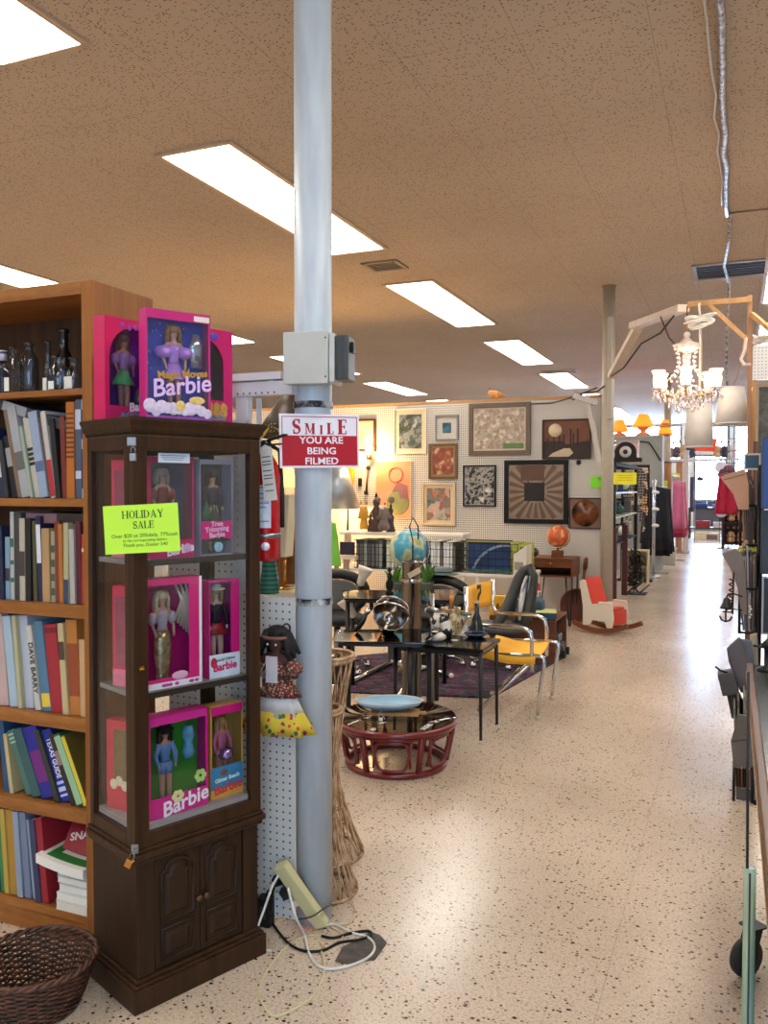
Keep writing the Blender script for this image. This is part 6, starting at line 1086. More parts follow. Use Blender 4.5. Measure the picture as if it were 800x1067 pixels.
t=thing('tote_bag','teal padded bag lying on the low brown cabinet','bag',(-1.75,7.33,DZ+.0008),R(8)); V=lambda u,v:None
b=MB(); b.box(-.22,.2,-.15,.15,0,.14); b.build('bag_body',P((28,66,84),.6,var=.1),t,.05,sub=0); MB().tube([(-.15,-.152,.1),(-.12,-.2,.16),(-.02,-.2,.17),(.02,-.152,.1)],.008,6).build('strap',P((214,206,190),.6),t); MB().box(-.2,-.12,-.156,-.15,.06,.1).build('dark_buckle',K['black'],t)
t=thing('book','pale yellow book lying on the right of the teal bag','book',(-1.5,7.2,DZ+.0008),R(12)); MB().box(-.09,.08,-.11,.11,0,.05).build('page_block',P((206,206,150),.7),t); MB().box(-.092,.082,-.112,.112,.0505,.056).build('cover',P((196,200,126),.6),t); MB().box(-.092,.082,-.113,-.1115,0,.05).build('spine',P((28,66,84),.6),t)
t=thing('price_card','small red and white price card on a stand above the teal bag','card',(at(557,615,8.0).x,8.0,0)); zc=at(557,612,8.0).z; MB().box(-.05,.05,0,.002,zc-.03,zc+.04).build('card',P((206,40,34),.5),t); MB().box(-.05,.06,-.002,0,zc-.045,zc-.03).build('white_edge',K['white'],t); MB().tube([(0,.005,.01),(0,.005,zc+.01)],.004,6).build('stand',K['steel'],t); MB().lathe([(.06,0),(.06,.01)],16).build('foot',K['steel'],t)
t=thing('wicker_tray','rust round wicker tray leaning behind the rocking chair','tray',(-1.62,9.42,.19),rot=(R(82),0,0)); MB().lathe([(.001,0),(.17,0),(.18,.03),(.175,.032),(.165,.008),(.001,.008)],28,cap=False).build('tray',P((92,46,28),.6,var=.2,vs=30),t); MB().tube([(.18*math.cos(2*PI*i/30),.18*math.sin(2*PI*i/30),.032) for i in range(30)],.008,6,True).build('rim',P((110,60,36),.6),t)
t=thing('wooden_oar','thin brown wooden handle leaning on the pegboard beside the rocking chair','stick',(-1.62,9.5,0),rot=(R(-4),R(6),0)); MB().tube([(0,0,.01),(0,0,.62)],.018,10).build('shaft',K['teak'],t); MB().tube([(0,0,.6),(0,0,.72)],[.03,.02],10).build('grip',K['teak'],t)
# child's rocking chair
rc=thing('rocking_chair','small white child rocking chair with red seat and back on wooden rockers','chair',(-1.24,8.86,0),R(-24)); rc.scale=(.86,.86,.86); wht=P((214,204,184),.5,var=.05); rdp=P((222,70,56),.45)
side=[(-.2,.09),(-.1,.1),(-.07,.16),(.1,.16),(.13,.09),(.2,.09),(.22,.2),(.2,.36),(.19,.38),(.03,.37),(-.08,.35),(-.16,.62),(-.2,.64),(-.25,.61),(-.2,.32)]
for y,nm in ((-.17,0),(.15,0)):
    MB().prism(side,0,.02,TR((0,y+.02,0),(PI/2,0,0))).build('side_panel',wht,rc,.003)
    MB().tube([(-.32+.64*i/16,y+.01,.03+.5*((i/16-.5)**2)*.55) for i in range(17)],.0,4) if False else None
    b=MB(); pts=[(-.34+.74*i/16,.045+.16*((i/16-.45)**2)*2) for i in range(17)]; b.ribbon(pts,.055,-.017,.017,TR((0,y+.01,0),(PI/2,0,0))); b.build('rocker',P((112,60,32),.45,var=.15),rc)
MB().bar((-.16,-.012,.285),(.17,-.012,.305),.022,.3,(0,1,0)).build('seat',rdp,rc); b=MB(); b.bar((-.06,-.01,.33),(-.165,-.01,.66),.02,.3,(0,1,0)); b.build('backrest',rdp,rc); MB().box(.18,.2,-.15,.15,.12,.285).build('front_panel',rdp,rc)
q=MB(); [q.box(.02,.19,y-.02,y+.02,.372,.39) for y in (-.16,.16)]; q.build('armrest',wht,rc,.003)
# yellow-green tags on the end post
t=thing('paper_note','bright green paper note pinned at the right end of the picture wall','note',at(626,502,WY-.1)); MB().box(-.115,.1,-.001,.001,-.07,.06).build('paper',K['neongreen'],t); q=MB(); [q.box(-.03,.03,-.002,-.001,z,z+.008) for z in (.02,.04)]; q.build('print_lines',P((40,110,20),.6),t); MB().box(.06,.08,.001,.02,-.075,-.06).build('clip',K['black'],t)
# ================================================================ OVERHEAD: CHANDELIER, BRACKETS, HANGING SHADES
HY=6.8
gp=[at(783,311,HY),at(720,316,HY)]
gb=thing('wooden_bracket','raw pine gallows bracket holding the crystal chandelier over the aisle','bracket',(0,0,0)); 
MB().bar(at(783,312,HY),at(716,317.5,HY),.035,.04).build('arm',K['pine'],gb,.003); MB().bar(at(781,308,HY+.03),at(781,480,HY+.03),.035,.035).build('post',wood('post_pine',(150,104,74),(182,134,96),(30,30,2)),gb,.003); MB().bar(at(738,317,HY-.002),at(778,354,HY-.002),.03,.03).build('brace',K['pine'],gb,.003); MB().bar(at(783,327,HY),at(812,352,HY-.3),.03,.03).build('side_brace',K['pine'],gb)
fl_=at(781,480,HY+.03); MB().bar((fl_.x,HY+.03,0),(fl_.x,HY+.03,fl_.z+.01),.035,.035).build('lower_post',P((92,54,46),.6),gb)
wb=thing('white_bracket','bent white-painted lumber arm reaching from the distant column toward the chandelier','bracket',(0,0,0)); ppt=P((208,190,172),.6)
j0,j1,j2=at(637,392,9.3),at(666,338,8.3),at(712,321,7.2)
MB().bar(j0,j1,.085,.06).build('lower_arm',ppt,wb,.004); MB().bar(j1+Vector((-.05,0,-.01)),j2,.1,.06).build('upper_arm',ppt,wb,.004); MB().bar((j0.x-.03,9.38,j0.z-.45),(j0.x-.03,9.38,j0.z+.65),.07,.05).build('mount_plate',P((186,178,162),.6),wb)
tag(MB().tube([at(637,392,9.2),at(650,383,8.9),at(668,358,8.2),at(688,347,7.9),at(702,329,7.2)],.008,6).tube([at(688,330,7.5),at(697,352,7.2),at(704,360,6.9),at(708,367,6.82)],.006,6).build('lamp_cord',K['blackmatte']),'dark lamp cord draped along the white lumber arm to the chandelier','cord')
cx_=at(715,390,HY); cz_=lambda y:at(715,y,HY).z
cl=thing('chandelier','lit crystal chandelier with frosted shades hanging from the wooden bracket','chandelier',(cx_.x,HY,0))
ptop,pbot=cz_(360),cz_(424); crys=NT('crystal'); crys.set(color=crys.ramp(crys.voro(90).outputs['Distance'],[(.15,(120,92,86)),(.35,(206,176,168)),(.65,(250,244,240))]),rough=.08,spec=1); crys=crys.m; shd=glow('lit_frosted_shade',(255,222,190),1.3)
MB().lathe([(.001,cz_(420)),(.03,cz_(416)),(.045,cz_(410)),(.03,cz_(400)),(.022,cz_(385)),(.03,cz_(372)),(.02,cz_(364))],20).build('central_stem',crys,cl); MB().lathe([(.05,cz_(366)),(.095,cz_(361)),(.1,cz_(359)),(.05,cz_(357)),(.02,cz_(352))],24,wob=lambda a,z:.08*math.sin(8*a)).build('crown_dish',P((236,206,190),.2,spec=.8),cl)
MB().tube([(0,0,cz_(355)),(0,0,cz_(345)),(.0,0,cz_(319))],.005,6).build('chain',K['brass'],cl); MB().ball((0,0,cz_(349)),.025,10).build('rosette',P((240,230,220),.4),cl)
Rr=.215; NA=5
for k in range(NA):
    a=(R(205),R(150),R(-8),R(42),R(-88))[k]-YAW*0; ca,sa=math.cos(a),math.sin(a); z0=cz_(405)
    MB().tube([(.03*ca,.03*sa,z0-.02),(.1*ca,.1*sa,z0-.06),(.19*ca,.19*sa,z0-.04),(Rr*ca,Rr*sa,z0)],.008,8).build('arm',K['brass'],cl)
    b=MB(); b.lathe([(.02,z0+.0),(.036,z0+.02),(.04,z0+.07),(.034,z0+.1),(.05,z0+.135)],18,(Rr*ca,Rr*sa,0),cap=False,wob=lambda a,z,z0=z0:.06*math.sin(6*a)*max(0,(z-z0-.1)/.035)); b.build('frosted_shade',shd,cl,solid=.002)
    b=MB(); b.lathe([(.012,z0-.012),(.05,z0-.008),(.055,z0+.002),(.03,z0-.002)],14,(Rr*ca,Rr*sa,0)); b.build('drip_pan',crys,cl)
rd=random.Random(6); q=MB()
for k in range(150):
    a=rd.uniform(0,2*PI); rr=rd.uniform(.05,.27); z=cz_(408)-rd.uniform(0,.14)*(1.25-rr/.3); q.lathe([(.001,-.018),(.009,-.004),(.005,.012),(.001,.018)],5,(rr*math.cos(a),rr*math.sin(a),z))
q.build('crystal_drops',crys,cl)['kind']='stuff'
q=MB()
for k in range(10):
    a=2*PI*k/10
    for i in range(9): u=i/8; rr=.085+.03*math.sin(PI*u)*-1+.1*u**3; q.ball((rr*math.cos(a),rr*math.sin(a),cz_(363)+(cz_(400)-cz_(363))*u),.009,6)
q.build('bead_swag',crys,cl)['kind']='stuff'; MB().ball((0,0,pbot+.005),.03,14).build('finial_ball',crys,cl)
lamp('chandelier_light','POINT',(cx_.x,HY,cz_(396)),9,(1,.84,.66),.2)
t=thing('rope_coil','looped coil of white rope hanging from the bracket above the chandelier','rope',at(729,335,HY-.08)); rd=random.Random(2); q=MB()
for k in range(5): ph=rd.uniform(0,6); q.tube([((.07+.01*k)*math.cos(aa+ph),.02*math.sin(aa*2),.03*math.sin(aa)+.012*(k-2)) for aa in [2*PI*i/20 for i in range(20)]],.008,6,True)
q.build('coil',P((226,216,200),.7),t); MB().tube([(.0,0,.03),(-.01,.02,.12),(-.005,.04,.14)],.008,6).tube([(0,0,-.03),(.005,0,-.3),(.003,.1,-.62)],.008,6).build('tail',P((214,204,186),.7),t)
def shade(px0,px1,py0,py1,Y,top,label,cord):
    a,b_=at(px0,py1,Y),at(px1,py1,Y); z1=at((px0+px1)/2,py0,Y).z; r_=(b_.x-a.x)/2*.98; t=thing('drum_lampshade',label,'lampshade',((a.x+b_.x)/2,Y,a.z)); h_=z1-a.z
    MB().lathe([(r_,0),(r_*top,h_)],36,cap=False).build('shade',P((206,200,192),.8),t,solid=.004); q=MB(); q.tube([(r_*math.cos(2*PI*i/30),r_*math.sin(2*PI*i/30),0) for i in range(30)],.005,6,True); q.tube([(r_*top*math.cos(2*PI*i/30),r_*top*math.sin(2*PI*i/30),h_) for i in range(30)],.005,6,True); q.build('wire_rim',P((220,214,206),.6),t)
    q=MB(); [q.tube([(0,0,h_),(r_*top*math.cos(aa),r_*top*math.sin(aa),h_)],.003,5) for aa in (0,2.1,4.2)]; q.tube([(0,0,h_)]+[Vector(c)-t.location for c in cord],.005,6); q.build('hanging_cord',P((150,130,116),.6),t)
shade(713,743,422,466,7.6,.9,'white drum lampshade hanging directly below the chandelier',[at(731,405,7.3),at(731,315,HY)])
shade(744,781,404,442,7.2,.68,'white tapered lampshade hanging to the right of the chandelier',[at(768,392,7.1),at(776,352,HY)])
tag(MB().tube([at(777,352,6.78),at(776,365,6.78),at(772,374,6.76),at(775,380,6.76),at(782,380,6.77)],.012,8).build('hook',P((206,186,170),.5)),'pale curved hook and cord hanging from the wooden bracket post','hook')
# ================================================================ RIGHT SIDE: RACKS, COUNTER
pg=thing('corner_pegboard','small white pegboard panel high at the right edge behind the bracket post','pegboard',(0,0,0)); a,b_=at(784,396,6.95),at(840,357,6.95); MB().box(a.x,b_.x,6.95,6.957,a.z,b_.z).build('board',K['peg'],pg); q=MB(); q.box(a.x,b_.x,6.958,7.0,b_.z-.03,b_.z); q.box(a.x,a.x+.03,6.958,7.0,0,b_.z-.031); q.build('batten',K['pine'],pg)
rp=at(795,352,6.93); t=thing('rope_bundle','tangled white rope heaped on top of the right-edge pegboard','rope',(rp.x,6.97,b_.z+.012)); rd=random.Random(8); q=MB(); [q.tube([(rd.uniform(-.1,.12),rd.uniform(-.03,.03),rd.uniform(0,.07)) for _ in range(6)],.01,6) for _ in range(7)]; q.build('rope',P((226,214,200),.7),t)
def artfol(n): n.set(color=n.ramp(n.noise(12,detail=6,rough=.8),[(.35,(44,44,40)),(.55,(84,82,70)),(.7,(120,112,98))]),rough=.6)
t=thing('framed_picture','dark mossy landscape painting in a narrow pale frame at the right edge','picture',(0,0,0)); a,b_=at(786,488,6.7),at(850,398,6.7); f=MB(); f.box(a.x,a.x+.022,6.68,6.71,a.z,b_.z).box(a.x+.022,b_.x,6.68,6.71,b_.z-.022,b_.z).box(a.x+.022,b_.x,6.68,6.71,a.z,a.z+.022).box(b_.x-.022,b_.x,6.68,6.71,a.z+.022,b_.z-.022); f.build('frame',P((150,124,96),.5),t); MB().box(a.x+.022,b_.x-.022,6.69,6.705,a.z+.022,b_.z-.022).build('canvas',art(artfol),t); MB().box(a.x+.1,a.x+.13,6.72,6.76,0,b_.z-.1).build('easel_post',K['pine'],t)
RYk=4.75; kr=P((26,24,26),.4,.5)
rk=thing('wire_rack','tall black wire literature rack with three bins at the right of the aisle','rack',(0,0,0))
def binn(pl,pr,pt,pb,Y,dep=.32):
    a,c=at(pl,pb,Y),at(pr,pt,Y); b=MB(); x0,x1,z0,z1=a.x,c.x,a.z,c.z
    for z in (z0,z1): b.tube([(x0,Y,z),(x1,Y,z),(x1,Y+dep,z),(x0,Y+dep,z)],.007,6,True)
    for x,y in ((x0,Y),(x1,Y),(x1,Y+dep),(x0,Y+dep)): b.tube([(x,y,z0),(x,y,z1)],.007,6)
    for k in range(1,4): y=Y+dep*k/4; b.tube([(x0,y,z1),(x0,y,z0),(x1,y,z0)],.003,5)
    b.build('wire_bin',kr,rk); return x0,x1,Y,Y+dep,z0,z1
B1=binn(771,788,527,568,4.9); B2=binn(770,789,614,659,4.75); B3=binn(764,784,799,841,4.32)
px_=at(791,600,4.85).x; b=MB(); [b.tube([(px_,y,.0),(px_,y,1.62)],.014,8) for y in (4.85,5.2)]; b.tube([(px_,4.85,1.6),(px_,5.2,1.6)],.012,8); [b.tube([(px_,4.85,z),(at(785,600,4.85).x,4.85,z)],.007,6) for z in (.7,1.2)]; b.build('post',kr,rk)
b=MB(); b.bar((px_,4.3,.012),(px_,5.4,.012),.05,.024); b.build('base_rail',kr,rk)
def boardstack(bn,n_,hts,cols_,lean,label,grp,wd=.26,x_in=0):
    x0,x1,ya,yb,z0,z1=bn; st=(x1-x0-.03)/n_
    for k in range(n_):
        x=x0+.016+st*(k+.1)+x_in; h_=hts[k%len(hts)]; ln=lean[k%len(lean)]; t=thing('board_sleeve',label+', '+ordn[k]+' from the aisle side','sleeve',(x,ya+.025,z0+.008),group=grp,rot=(0,R(-ln),0))
        MB().box(0,st*.9,0,wd,0,h_).build('board',P(cols_[k%len(cols_)],.75,var=.12),t); MB().box(.001,st*.6,-.0006,0,h_*.88,h_*.93).build('edge_label',P((150,140,126),.7),t)
cardc=[(150,112,84),(168,128,98),(112,92,74),(86,76,66)]
boardstack(B1,6,[.30,.36,.38,.37,.36,.34],[(158,116,86),(120,92,70),(96,80,66),(84,76,70),(70,66,62),(60,56,56)],[3,2,1,0,0,0],'brown cardboard sleeve in the top wire bin','sleeves in the top bin')
t=thing('cardboard_sleeve','tan cardboard envelope folded out over the top wire bin toward the aisle','cardboard',at(768,530,4.86)); tp=[at(x,y,4.86)-t.location for x,y in ((769,531),(764,515),(750,497),(757,494),(776,488),(780,505),(780,531))]; MB().prism([(p.x,p.z) for p in tp],0,.02,TR((0,0.02,0),(PI/2,0,0))).build('envelope',P((186,140,108),.75),t); MB().tube([(tp[2].x+.02,-.003,tp[2].z-.015),(tp[4].x,-.003,tp[4].z-.03)],.002,4).build('crease',P((130,92,66),.8),t)
t=thing('print_card','small dark blue card in a pale mount standing above the top wire bin','card',at(784,481,5.0)); MB().box(-.045,.04,0,.006,-.045,.045).build('mount',P((196,190,180),.6),t); MB().box(-.035,.032,-.001,0,-.035,.035).build('picture',P((36,70,92),.4,var=.2,vs=30),t); MB().box(-.006,.006,.0065,.012,-.34,.03).build('back_strut',K['card'],t)
t=thing('paper_note','yellow paper strip hanging under the top wire bin','note',at(786,571,4.87)); b=MB(); b.prism([(-.09,-.01),(.0,-.0),(.03,.03),(.1,.01),(.12,-.02),(-.09,-.022)],0,.002,TR((0,0,0),(PI/2,0,0))); b.build('paper',P((196,204,70),.7),t); MB().box(-.0,.01,.002,.03,-.01,.0).build('clip',kr,t)
greyc=[(96,92,90),(120,116,116),(84,82,84),(150,148,146),(70,68,70)]
boardstack(B2,6,[.32,.4,.42,.44,.42,.4],greyc,[7,5,3,2,1,0],'grey paper folder in the middle wire bin','folders in the middle bin')
t=thing('grey_flap','large taupe paper flap curling from the middle wire bin over the bright aisle','paper',at(765,600,4.74)); tp=[at(x,y,4.74)-t.location for x,y in ((772,640),(769,615),(763,597),(756,584),(752,577),(766,572),(773,577),(777,600),(778,640))]; MB().prism([(p.x,p.z) for p in tp],0,.012,TR((0,.012,0),(PI/2,0,0))).build('flap',P((122,108,100),.75,var=.15,vs=12),t); MB().bar((tp[3].x+.01,-.003,tp[3].z-.01),(tp[5].x-.02,-.003,tp[5].z-.02),.003,.001).build('fold_line',P((80,70,64),.8),t)
q=MB(); rd=random.Random(5)
for k in range(7):
    p=at(772+2.6*k,576-3*(k%3),4.9+.02*k); t=thing('plush_toy','small pale brown plush toy, %s from the aisle, tucked above the middle wire bin'%ordn[k],'toy',p,group='plush toys above the middle bin'); MB().ball((0,0,0),.02,12,1,1,1.2).build('body',P([(190,150,120),(150,110,90),(206,180,160)][k%3],.9,var=.2,vs=60),t); MB().ball((0,-.012,.026),.014,10).build('head',P((196,160,130),.9,var=.2),t)
t=thing('ribbon_ornament','small white paper ornament dangling at the middle wire bin','ornament',at(781,632,4.7)); q=MB(); [q.ball((.005*(k%2),0,-.014*k),.007,8) for k in range(5)]; q.tube([(0,0,0),(0,0,.07)],.002,4); q.build('ornament',P((206,200,196),.6),t)
for px,py,lab,kind in ((757,628,'small dark bell hanging beside the rack against the bright floor','bell'),(756,641,'small dark anchor hook hanging below the bell','anchor')):
    p=at(px,py,4.7); t=thing('hanging_'+kind,lab,kind,p); 
    if kind=='bell': MB().lathe([(.034,-.03),(.03,-.02),(.02,.0),(.016,.02),(.004,.03)],18).build('bell_body',P((50,44,48),.4,.6),t); MB().ball((0,0,-.034),.008,8).build('clapper',kr,t); MB().tube([(0,0,.03),(.006,0,.045),(.03,0,.05),(.075,0,.035)],.004,6).build('hanger',kr,t)
    else: MB().tube([(-.03,0,-.005),(-.02,0,-.025),(0,0,-.034),(.02,0,-.025),(.03,0,-.005)],.005,6).tube([(0,0,-.034),(0,0,.03)],.004,6).tube([(-.015,0,.018),(.015,0,.018)],.004,6).build('hook',kr,t); MB().tube([(0,0,.03),(.04,0,.034),(.08,.0,.03)],.003,6).build('hanger',kr,t)
q=thing('iron_ornament','dark wrought iron scroll work hanging at the aisle side of the rack','ornament',at(764,612,4.72)); b=MB(); rd=random.Random(1); [b.tube([(-.012+.01*math.cos(aa*2),0,.03*k+.014*math.sin(aa)) for aa in [2*PI*i/12 for i in range(12)]],.004,5,True) for k in range(-4,2)]; b.tube([(-.003,.0,-.14),(0,0,.08)],.005,6); b.build('scroll',kr,q)
# folded grey bundles between mid and low bin
for (pts,Y,lab,c) in (([(759,690),(757,676),(770,664),(775,672),(783,700),(787,722),(772,722)],4.6,'dark grey folded paper bundle slumped below the middle wire bin',(92,88,92)),([(766,672),(772,666),(783,668),(786,690),(789,722),(781,720)],4.66,'blue-grey folded sheet just behind the dark bundle',(110,112,126)),([(781,662),(789,660),(790,696),(784,694)],4.72,'cream paper sheet below the middle wire bin',(196,184,156))):
    o=at(pts[0][0],pts[0][1],Y); t=thing('paper_bundle',lab,'paper',o); tp=[at(x,y,Y)-o for x,y in pts]; MB().prism([(p.x,p.z) for p in tp],0,.035,TR((0,.035,0),(PI/2,0,0))).build('sheets',P(c,.8,var=.2,vs=14),t,.006); MB().bar((tp[1].x,-.002,tp[1].z),(tp[-1].x,-.002,tp[-1].z),.004,.002).build('fold_line',P(tuple(v*.6 for v in c),.8),t)
t=thing('grey_box','small dark grey tilted box hanging out beside the rack, low','box',at(761,714,4.55),rot=(0,R(-14),0)); MB().box(-.05,.03,0,.12,-.05,.06).build('box_body',P((74,72,74),.6,var=.1),t,.003); MB().tube([(-.05,.02,.1),(-.03,.02,.075),(.0,.02,.06)],.006,6).build('handle',kr,t); MB().prism([(-.03,-.05),(.03,-.05),(.05,-.17),(-.035,-.17)],.02,.06,TR((0,0.08,0),(PI/2,0,0))).build('lower_flap',P((36,36,36),.6),t)
boardstack(B3,5,[.46,.5,.52,.5,.46],[(112,106,98),(96,90,84),(130,124,116),(104,98,92),(88,84,80)],[3,2,0,0,0],'grey clear-wrapped print in the bottom wire bin','prints in the bottom bin')
t=thing('plastic_bag','crumpled grey wrapped packet bulging out of the bottom wire bin','packet',at(770,770,4.3)); tp=[at(x,y,4.3)-t.location for x,y in ((764,800),(761,772),(766,756),(768,744),(783,746),(786,770),(784,800))]; MB().prism([(p.x,p.z) for p in tp],0,.014,TR((0,.014,0),(PI/2,0,0))).build('packet',P((92,86,80),.35,var=.3,vs=18,coat=.3),t,.004); MB().bar((tp[1].x+.006,-.002,tp[1].z),(tp[5].x-.01,-.002,tp[5].z),.004,.002).build('seam',P((60,56,52),.6),t)
q=thing('brown_print','reddish brown print showing through the bottom wire bin','print',at(774,812,4.345)); MB().box(-.035,.04,0,.004,-.04,.05).build('sheet',P((140,98,80),.6,var=.3,vs=30),q); MB().box(-.03,.035,-.001,0,-.14,-.045).build('grey_wrap',P((84,80,76),.6,var=.3,vs=20),q)
# panels at the far right edge
for (x0,y0,x1,y1,Y,lab,c,fc) in ((793,455,830,530,4.6,'deep blue panel at the right edge above the counter',(32,66,130),(24,44,92)),(793,602,830,661,4.5,'black panel with a thin silver border at the right edge above the counter',(24,30,36),(150,156,164)),(792,532,830,598,4.7,'charcoal board at the right edge between the blue and black panels',(50,50,56),(36,36,40))):
    a,b_=at(x0,y1,Y),at(x1,y0,Y); t=thing('rigid_board',lab,'board',(a.x,Y,a.z)); w_,h_=b_.x-a.x,b_.z-a.z; MB().box(0,w_,0,.02,0,h_).build('panel',P(c,.5,var=.15),t); e=.008; q=MB(); [q.box(*z) for z in ((0,e,-.003,0,0,h_),(e,w_,-.003,0,0,e),(e,w_,-.003,0,h_-e,h_))]; q.build('edge_trim',P(fc,.4),t); MB().box(.08,.1,.021,.05,-a.z,h_-.02).build('stand_post',kr,t)
q=MB()
t=thing('wood_stake','thin maroon wooden rod standing at the right edge','rod',(at(787,470,5.3).x,5.3,0)); MB().tube([(0,0,.02),(0,0,at(787,460,5.3).z)],.012,8).build('rod',P((84,34,34),.5),t); MB().lathe([(.08,0),(.08,.012),(.015,.03)],18).build('foot',K['dkmetal'],t)
# counter
cz=.93; c1,c2=floor_at(780,692,cz),floor_at(801,892,cz); dv=(c2-c1); ct=thing('display_counter','dark green-topped sales counter with worn brown wooden edge at the right','counter',(0,0,0)); c3_=c1+dv*1.28
gt=NT('dark_green_laminate'); gt.set(color=gt.ramp(gt.noise(3,gt.scaled((6,1,1))),[(.35,(28,32,28)),(.65,(44,52,44))]),rough=.22); side=Vector((.9,0,0))
MB().prism([(c1.x+.012,c1.y),(c3_.x+.012,c3_.y),(c3_.x+.9,c3_.y),(c1.x+.9,c1.y)],cz-.03,cz).build('counter_top',gt.m,ct)
MB().prism([(c1.x-.006,c1.y+.003),(c3_.x-.006,c3_.y),(c3_.x+.0115,c3_.y),(c1.x+.0115,c1.y+.003)],cz-.045,cz+.004).build('wood_edge',wood('worn_edge',(62,40,26),(112,74,48),(30,2,30),.4),ct,.003)
MB().prism([(c1.x-.0088,c1.y),(c3_.x-.0088,c3_.y),(c3_.x-.0064,c3_.y),(c1.x-.0064,c1.y)],cz-.03,cz-.022).build('metal_strip',P((206,170,130),.25,.9),ct)
MB().box(.45,.95,c3_.y,c1.y-.02,0,cz-.031).build('counter_base',K['walnut2'],ct)
tz=at(785,702,c1.y-.06); t=thing('counter_figure','small black metal stand on the far corner of the counter','ornament',(c1.x+.05,c1.y-.08,cz)); MB().lathe([(.03,0),(.03,.006),(.008,.015),(.008,.07),(.02,.08),(.001,.1)],14).build('stand',K['black'],t); MB().tube([(0,0,.07),(-.04,0,.075)],.004,6).build('arm',K['black'],t)
# rolling post by the counter
py_=1.32; pc=at(780.5,950,py_); zt_=at(780.5,905,py_).z; t=thing('rolling_post','pale green telescopic post with thin black rod above, at the lower right','post',(pc.x,py_,0))
MB().tube([(0,0,.02),(0,0,zt_)],.0088,12).build('green_tube',P((132,150,128),.3,var=.06),t); MB().box(-.0012,.0014,-.0098,-.0085,.02,zt_-.003).build('seam',P((40,44,40),.5),t)
xr=at(779.5,700,py_).x-pc.x; MB().tube([(xr*.6,0,zt_-.02),(xr,0,at(779,700,py_).z)],.0021,6).build('black_rod',K['ink'],t); MB().box(-.008,.008,-.3,.12,.002,.02).build('base_arm',P((60,62,60),.5),t)
p=floor_at(777,1021); t=thing('furniture_caster','black round caster wheel on the floor behind the pale green post','wheel',(p.x,p.y+.02,0),R(48)); MB().lathe([(.03,-.014),(.058,-.012),(.06,0),(.058,.012),(.03,.014)],28,m=TR((0,0,.06),(R(90),0,0))).build('tyre',P((34,36,36),.6),t); MB().lathe([(.001,-.0145),(.029,-.0145)],20,m=TR((0,0,.06),(R(90),0,0)),cap=False).build('hub',P((60,62,62),.4,.5),t); q=MB(); q.bar((0,.02,.06),(.03,.02,.15),.006,.03); q.bar((0,-.02,.06),(.03,-.02,.15),.006,.03); q.box(0,.06,-.03,.03,.15,.156); q.build('fork',K['dkmetal'],t)
# ================================================================ FAR AISLE
mr=P((74,24,28),.5)
# black display case at the aisle just beyond the picture wall
t=thing('display_case','tall black-framed display case with glass shelves just beyond the picture wall','display case',(0,0,0)); y0_,y1_=11.0,13.6; x0_,x1_=-2.0,-1.42; zc=at(652,487,12).z; bf=K['blackmatte']
b=MB(); [b.box(x,x+.05,y,y+.05,0,zc) for x in (x0_,x1_-.05) for y in (y0_,y1_-.05)]; b.box(x0_,x1_,y0_,y1_,zc,zc+.05); b.build('frame',bf,t)
for k,zz in enumerate((.75,1.1,1.42)): MB().box(x0_+.002,x1_-.002,y0_+.05,y1_-.05,zz,zz+.02).build('shelf',P((190,196,190),.3) if k else bf,t)
MB().box(x0_+.01,x0_+.02,y0_+.05,y1_-.05,.7,zc-.001).build('back_panel',P((206,206,200),.5),t)
for y in (y0_-.03,y0_+1.1): MB().box(x1_-.045,x1_+.03,y-.05,y-.001,0,.98).build('red_leg',mr,t)
t=thing('paper_note','yellow paper note hung inside the top of the black display case','note',at(652,499,10.98)); MB().box(-.16,.13,-.001,.001,-.07,.08).build('paper',P((246,232,40),.6),t); q=MB(); [q.box(-.1,.08,-.002,-.001,z,z+.008) for z in (-.02,.01,.04)]; q.build('print_lines',P((206,180,40),.6),t)
rd=random.Random(21); cl_=[(40,60,110),(150,140,120),(90,110,80),(180,120,70),(60,60,70),(200,190,180),(30,80,60),(120,60,50)]
nm=['blue','beige','sage','amber','slate','white','green','rust']
def trinket(x,y,z,c,label,s,grp,kind):
    t=thing(kind,label,kind.replace('_',' '),(x,y,z),rd.uniform(0,3),group=grp); m_=P(c,.4,var=.25,vs=20)
    if kind=='vase': MB().lathe([(.3*s,0),(.45*s,.2*s),(.4*s,.6*s),(.2*s,.85*s),(.28*s,s)],14).build('body',m_,t); MB().lathe([(.25*s,s),(.29*s,s*1.03),(.18*s,s*1.02)],14).build('rim',K['offwhite'],t)
    elif kind=='clock': MB().lathe([(.5*s,-.1*s),(.5*s,.1*s)],20,m=TR((0,0,.55*s),(PI/2,0,0))).build('case',m_,t); MB().lathe([(.4*s,0),(.4*s,.01)],20,m=TR((0,-.1*s,.55*s),(PI/2,0,0))).build('dial',K['white'],t); MB().box(-.3*s,.3*s,-.15*s,.15*s,0,.08*s).build('foot',m_,t)
    else: MB().box(-.4*s,.4*s,-.3*s,.3*s,0,.8*s).build('box_body',m_,t,.004); MB().box(-.42*s,.42*s,-.32*s,.32*s,.801*s,s).build('lid',P(tuple(min(255,v+30) for v in c),.4),t)
kk=0
for zz,nn in ((.771,'lower'),(1.121,'middle'),(1.441,'upper')):
    for k in range(7):
        y=11.2+.33*k; kind=('vase','clock','trinket_box')[(k+kk)%3]; c=cl_[(k*3+kk)%8]; trinket(-1.58-.1*(k%2),y,zz,c,'%s %s, %s from the front on the %s shelf of the black display case'%(nm[(k*3+kk)%8],kind.replace('_',' '),ordn[k],nn),.17+.05*rd.random(),'trinkets in the black display case',kind)
    kk+=2
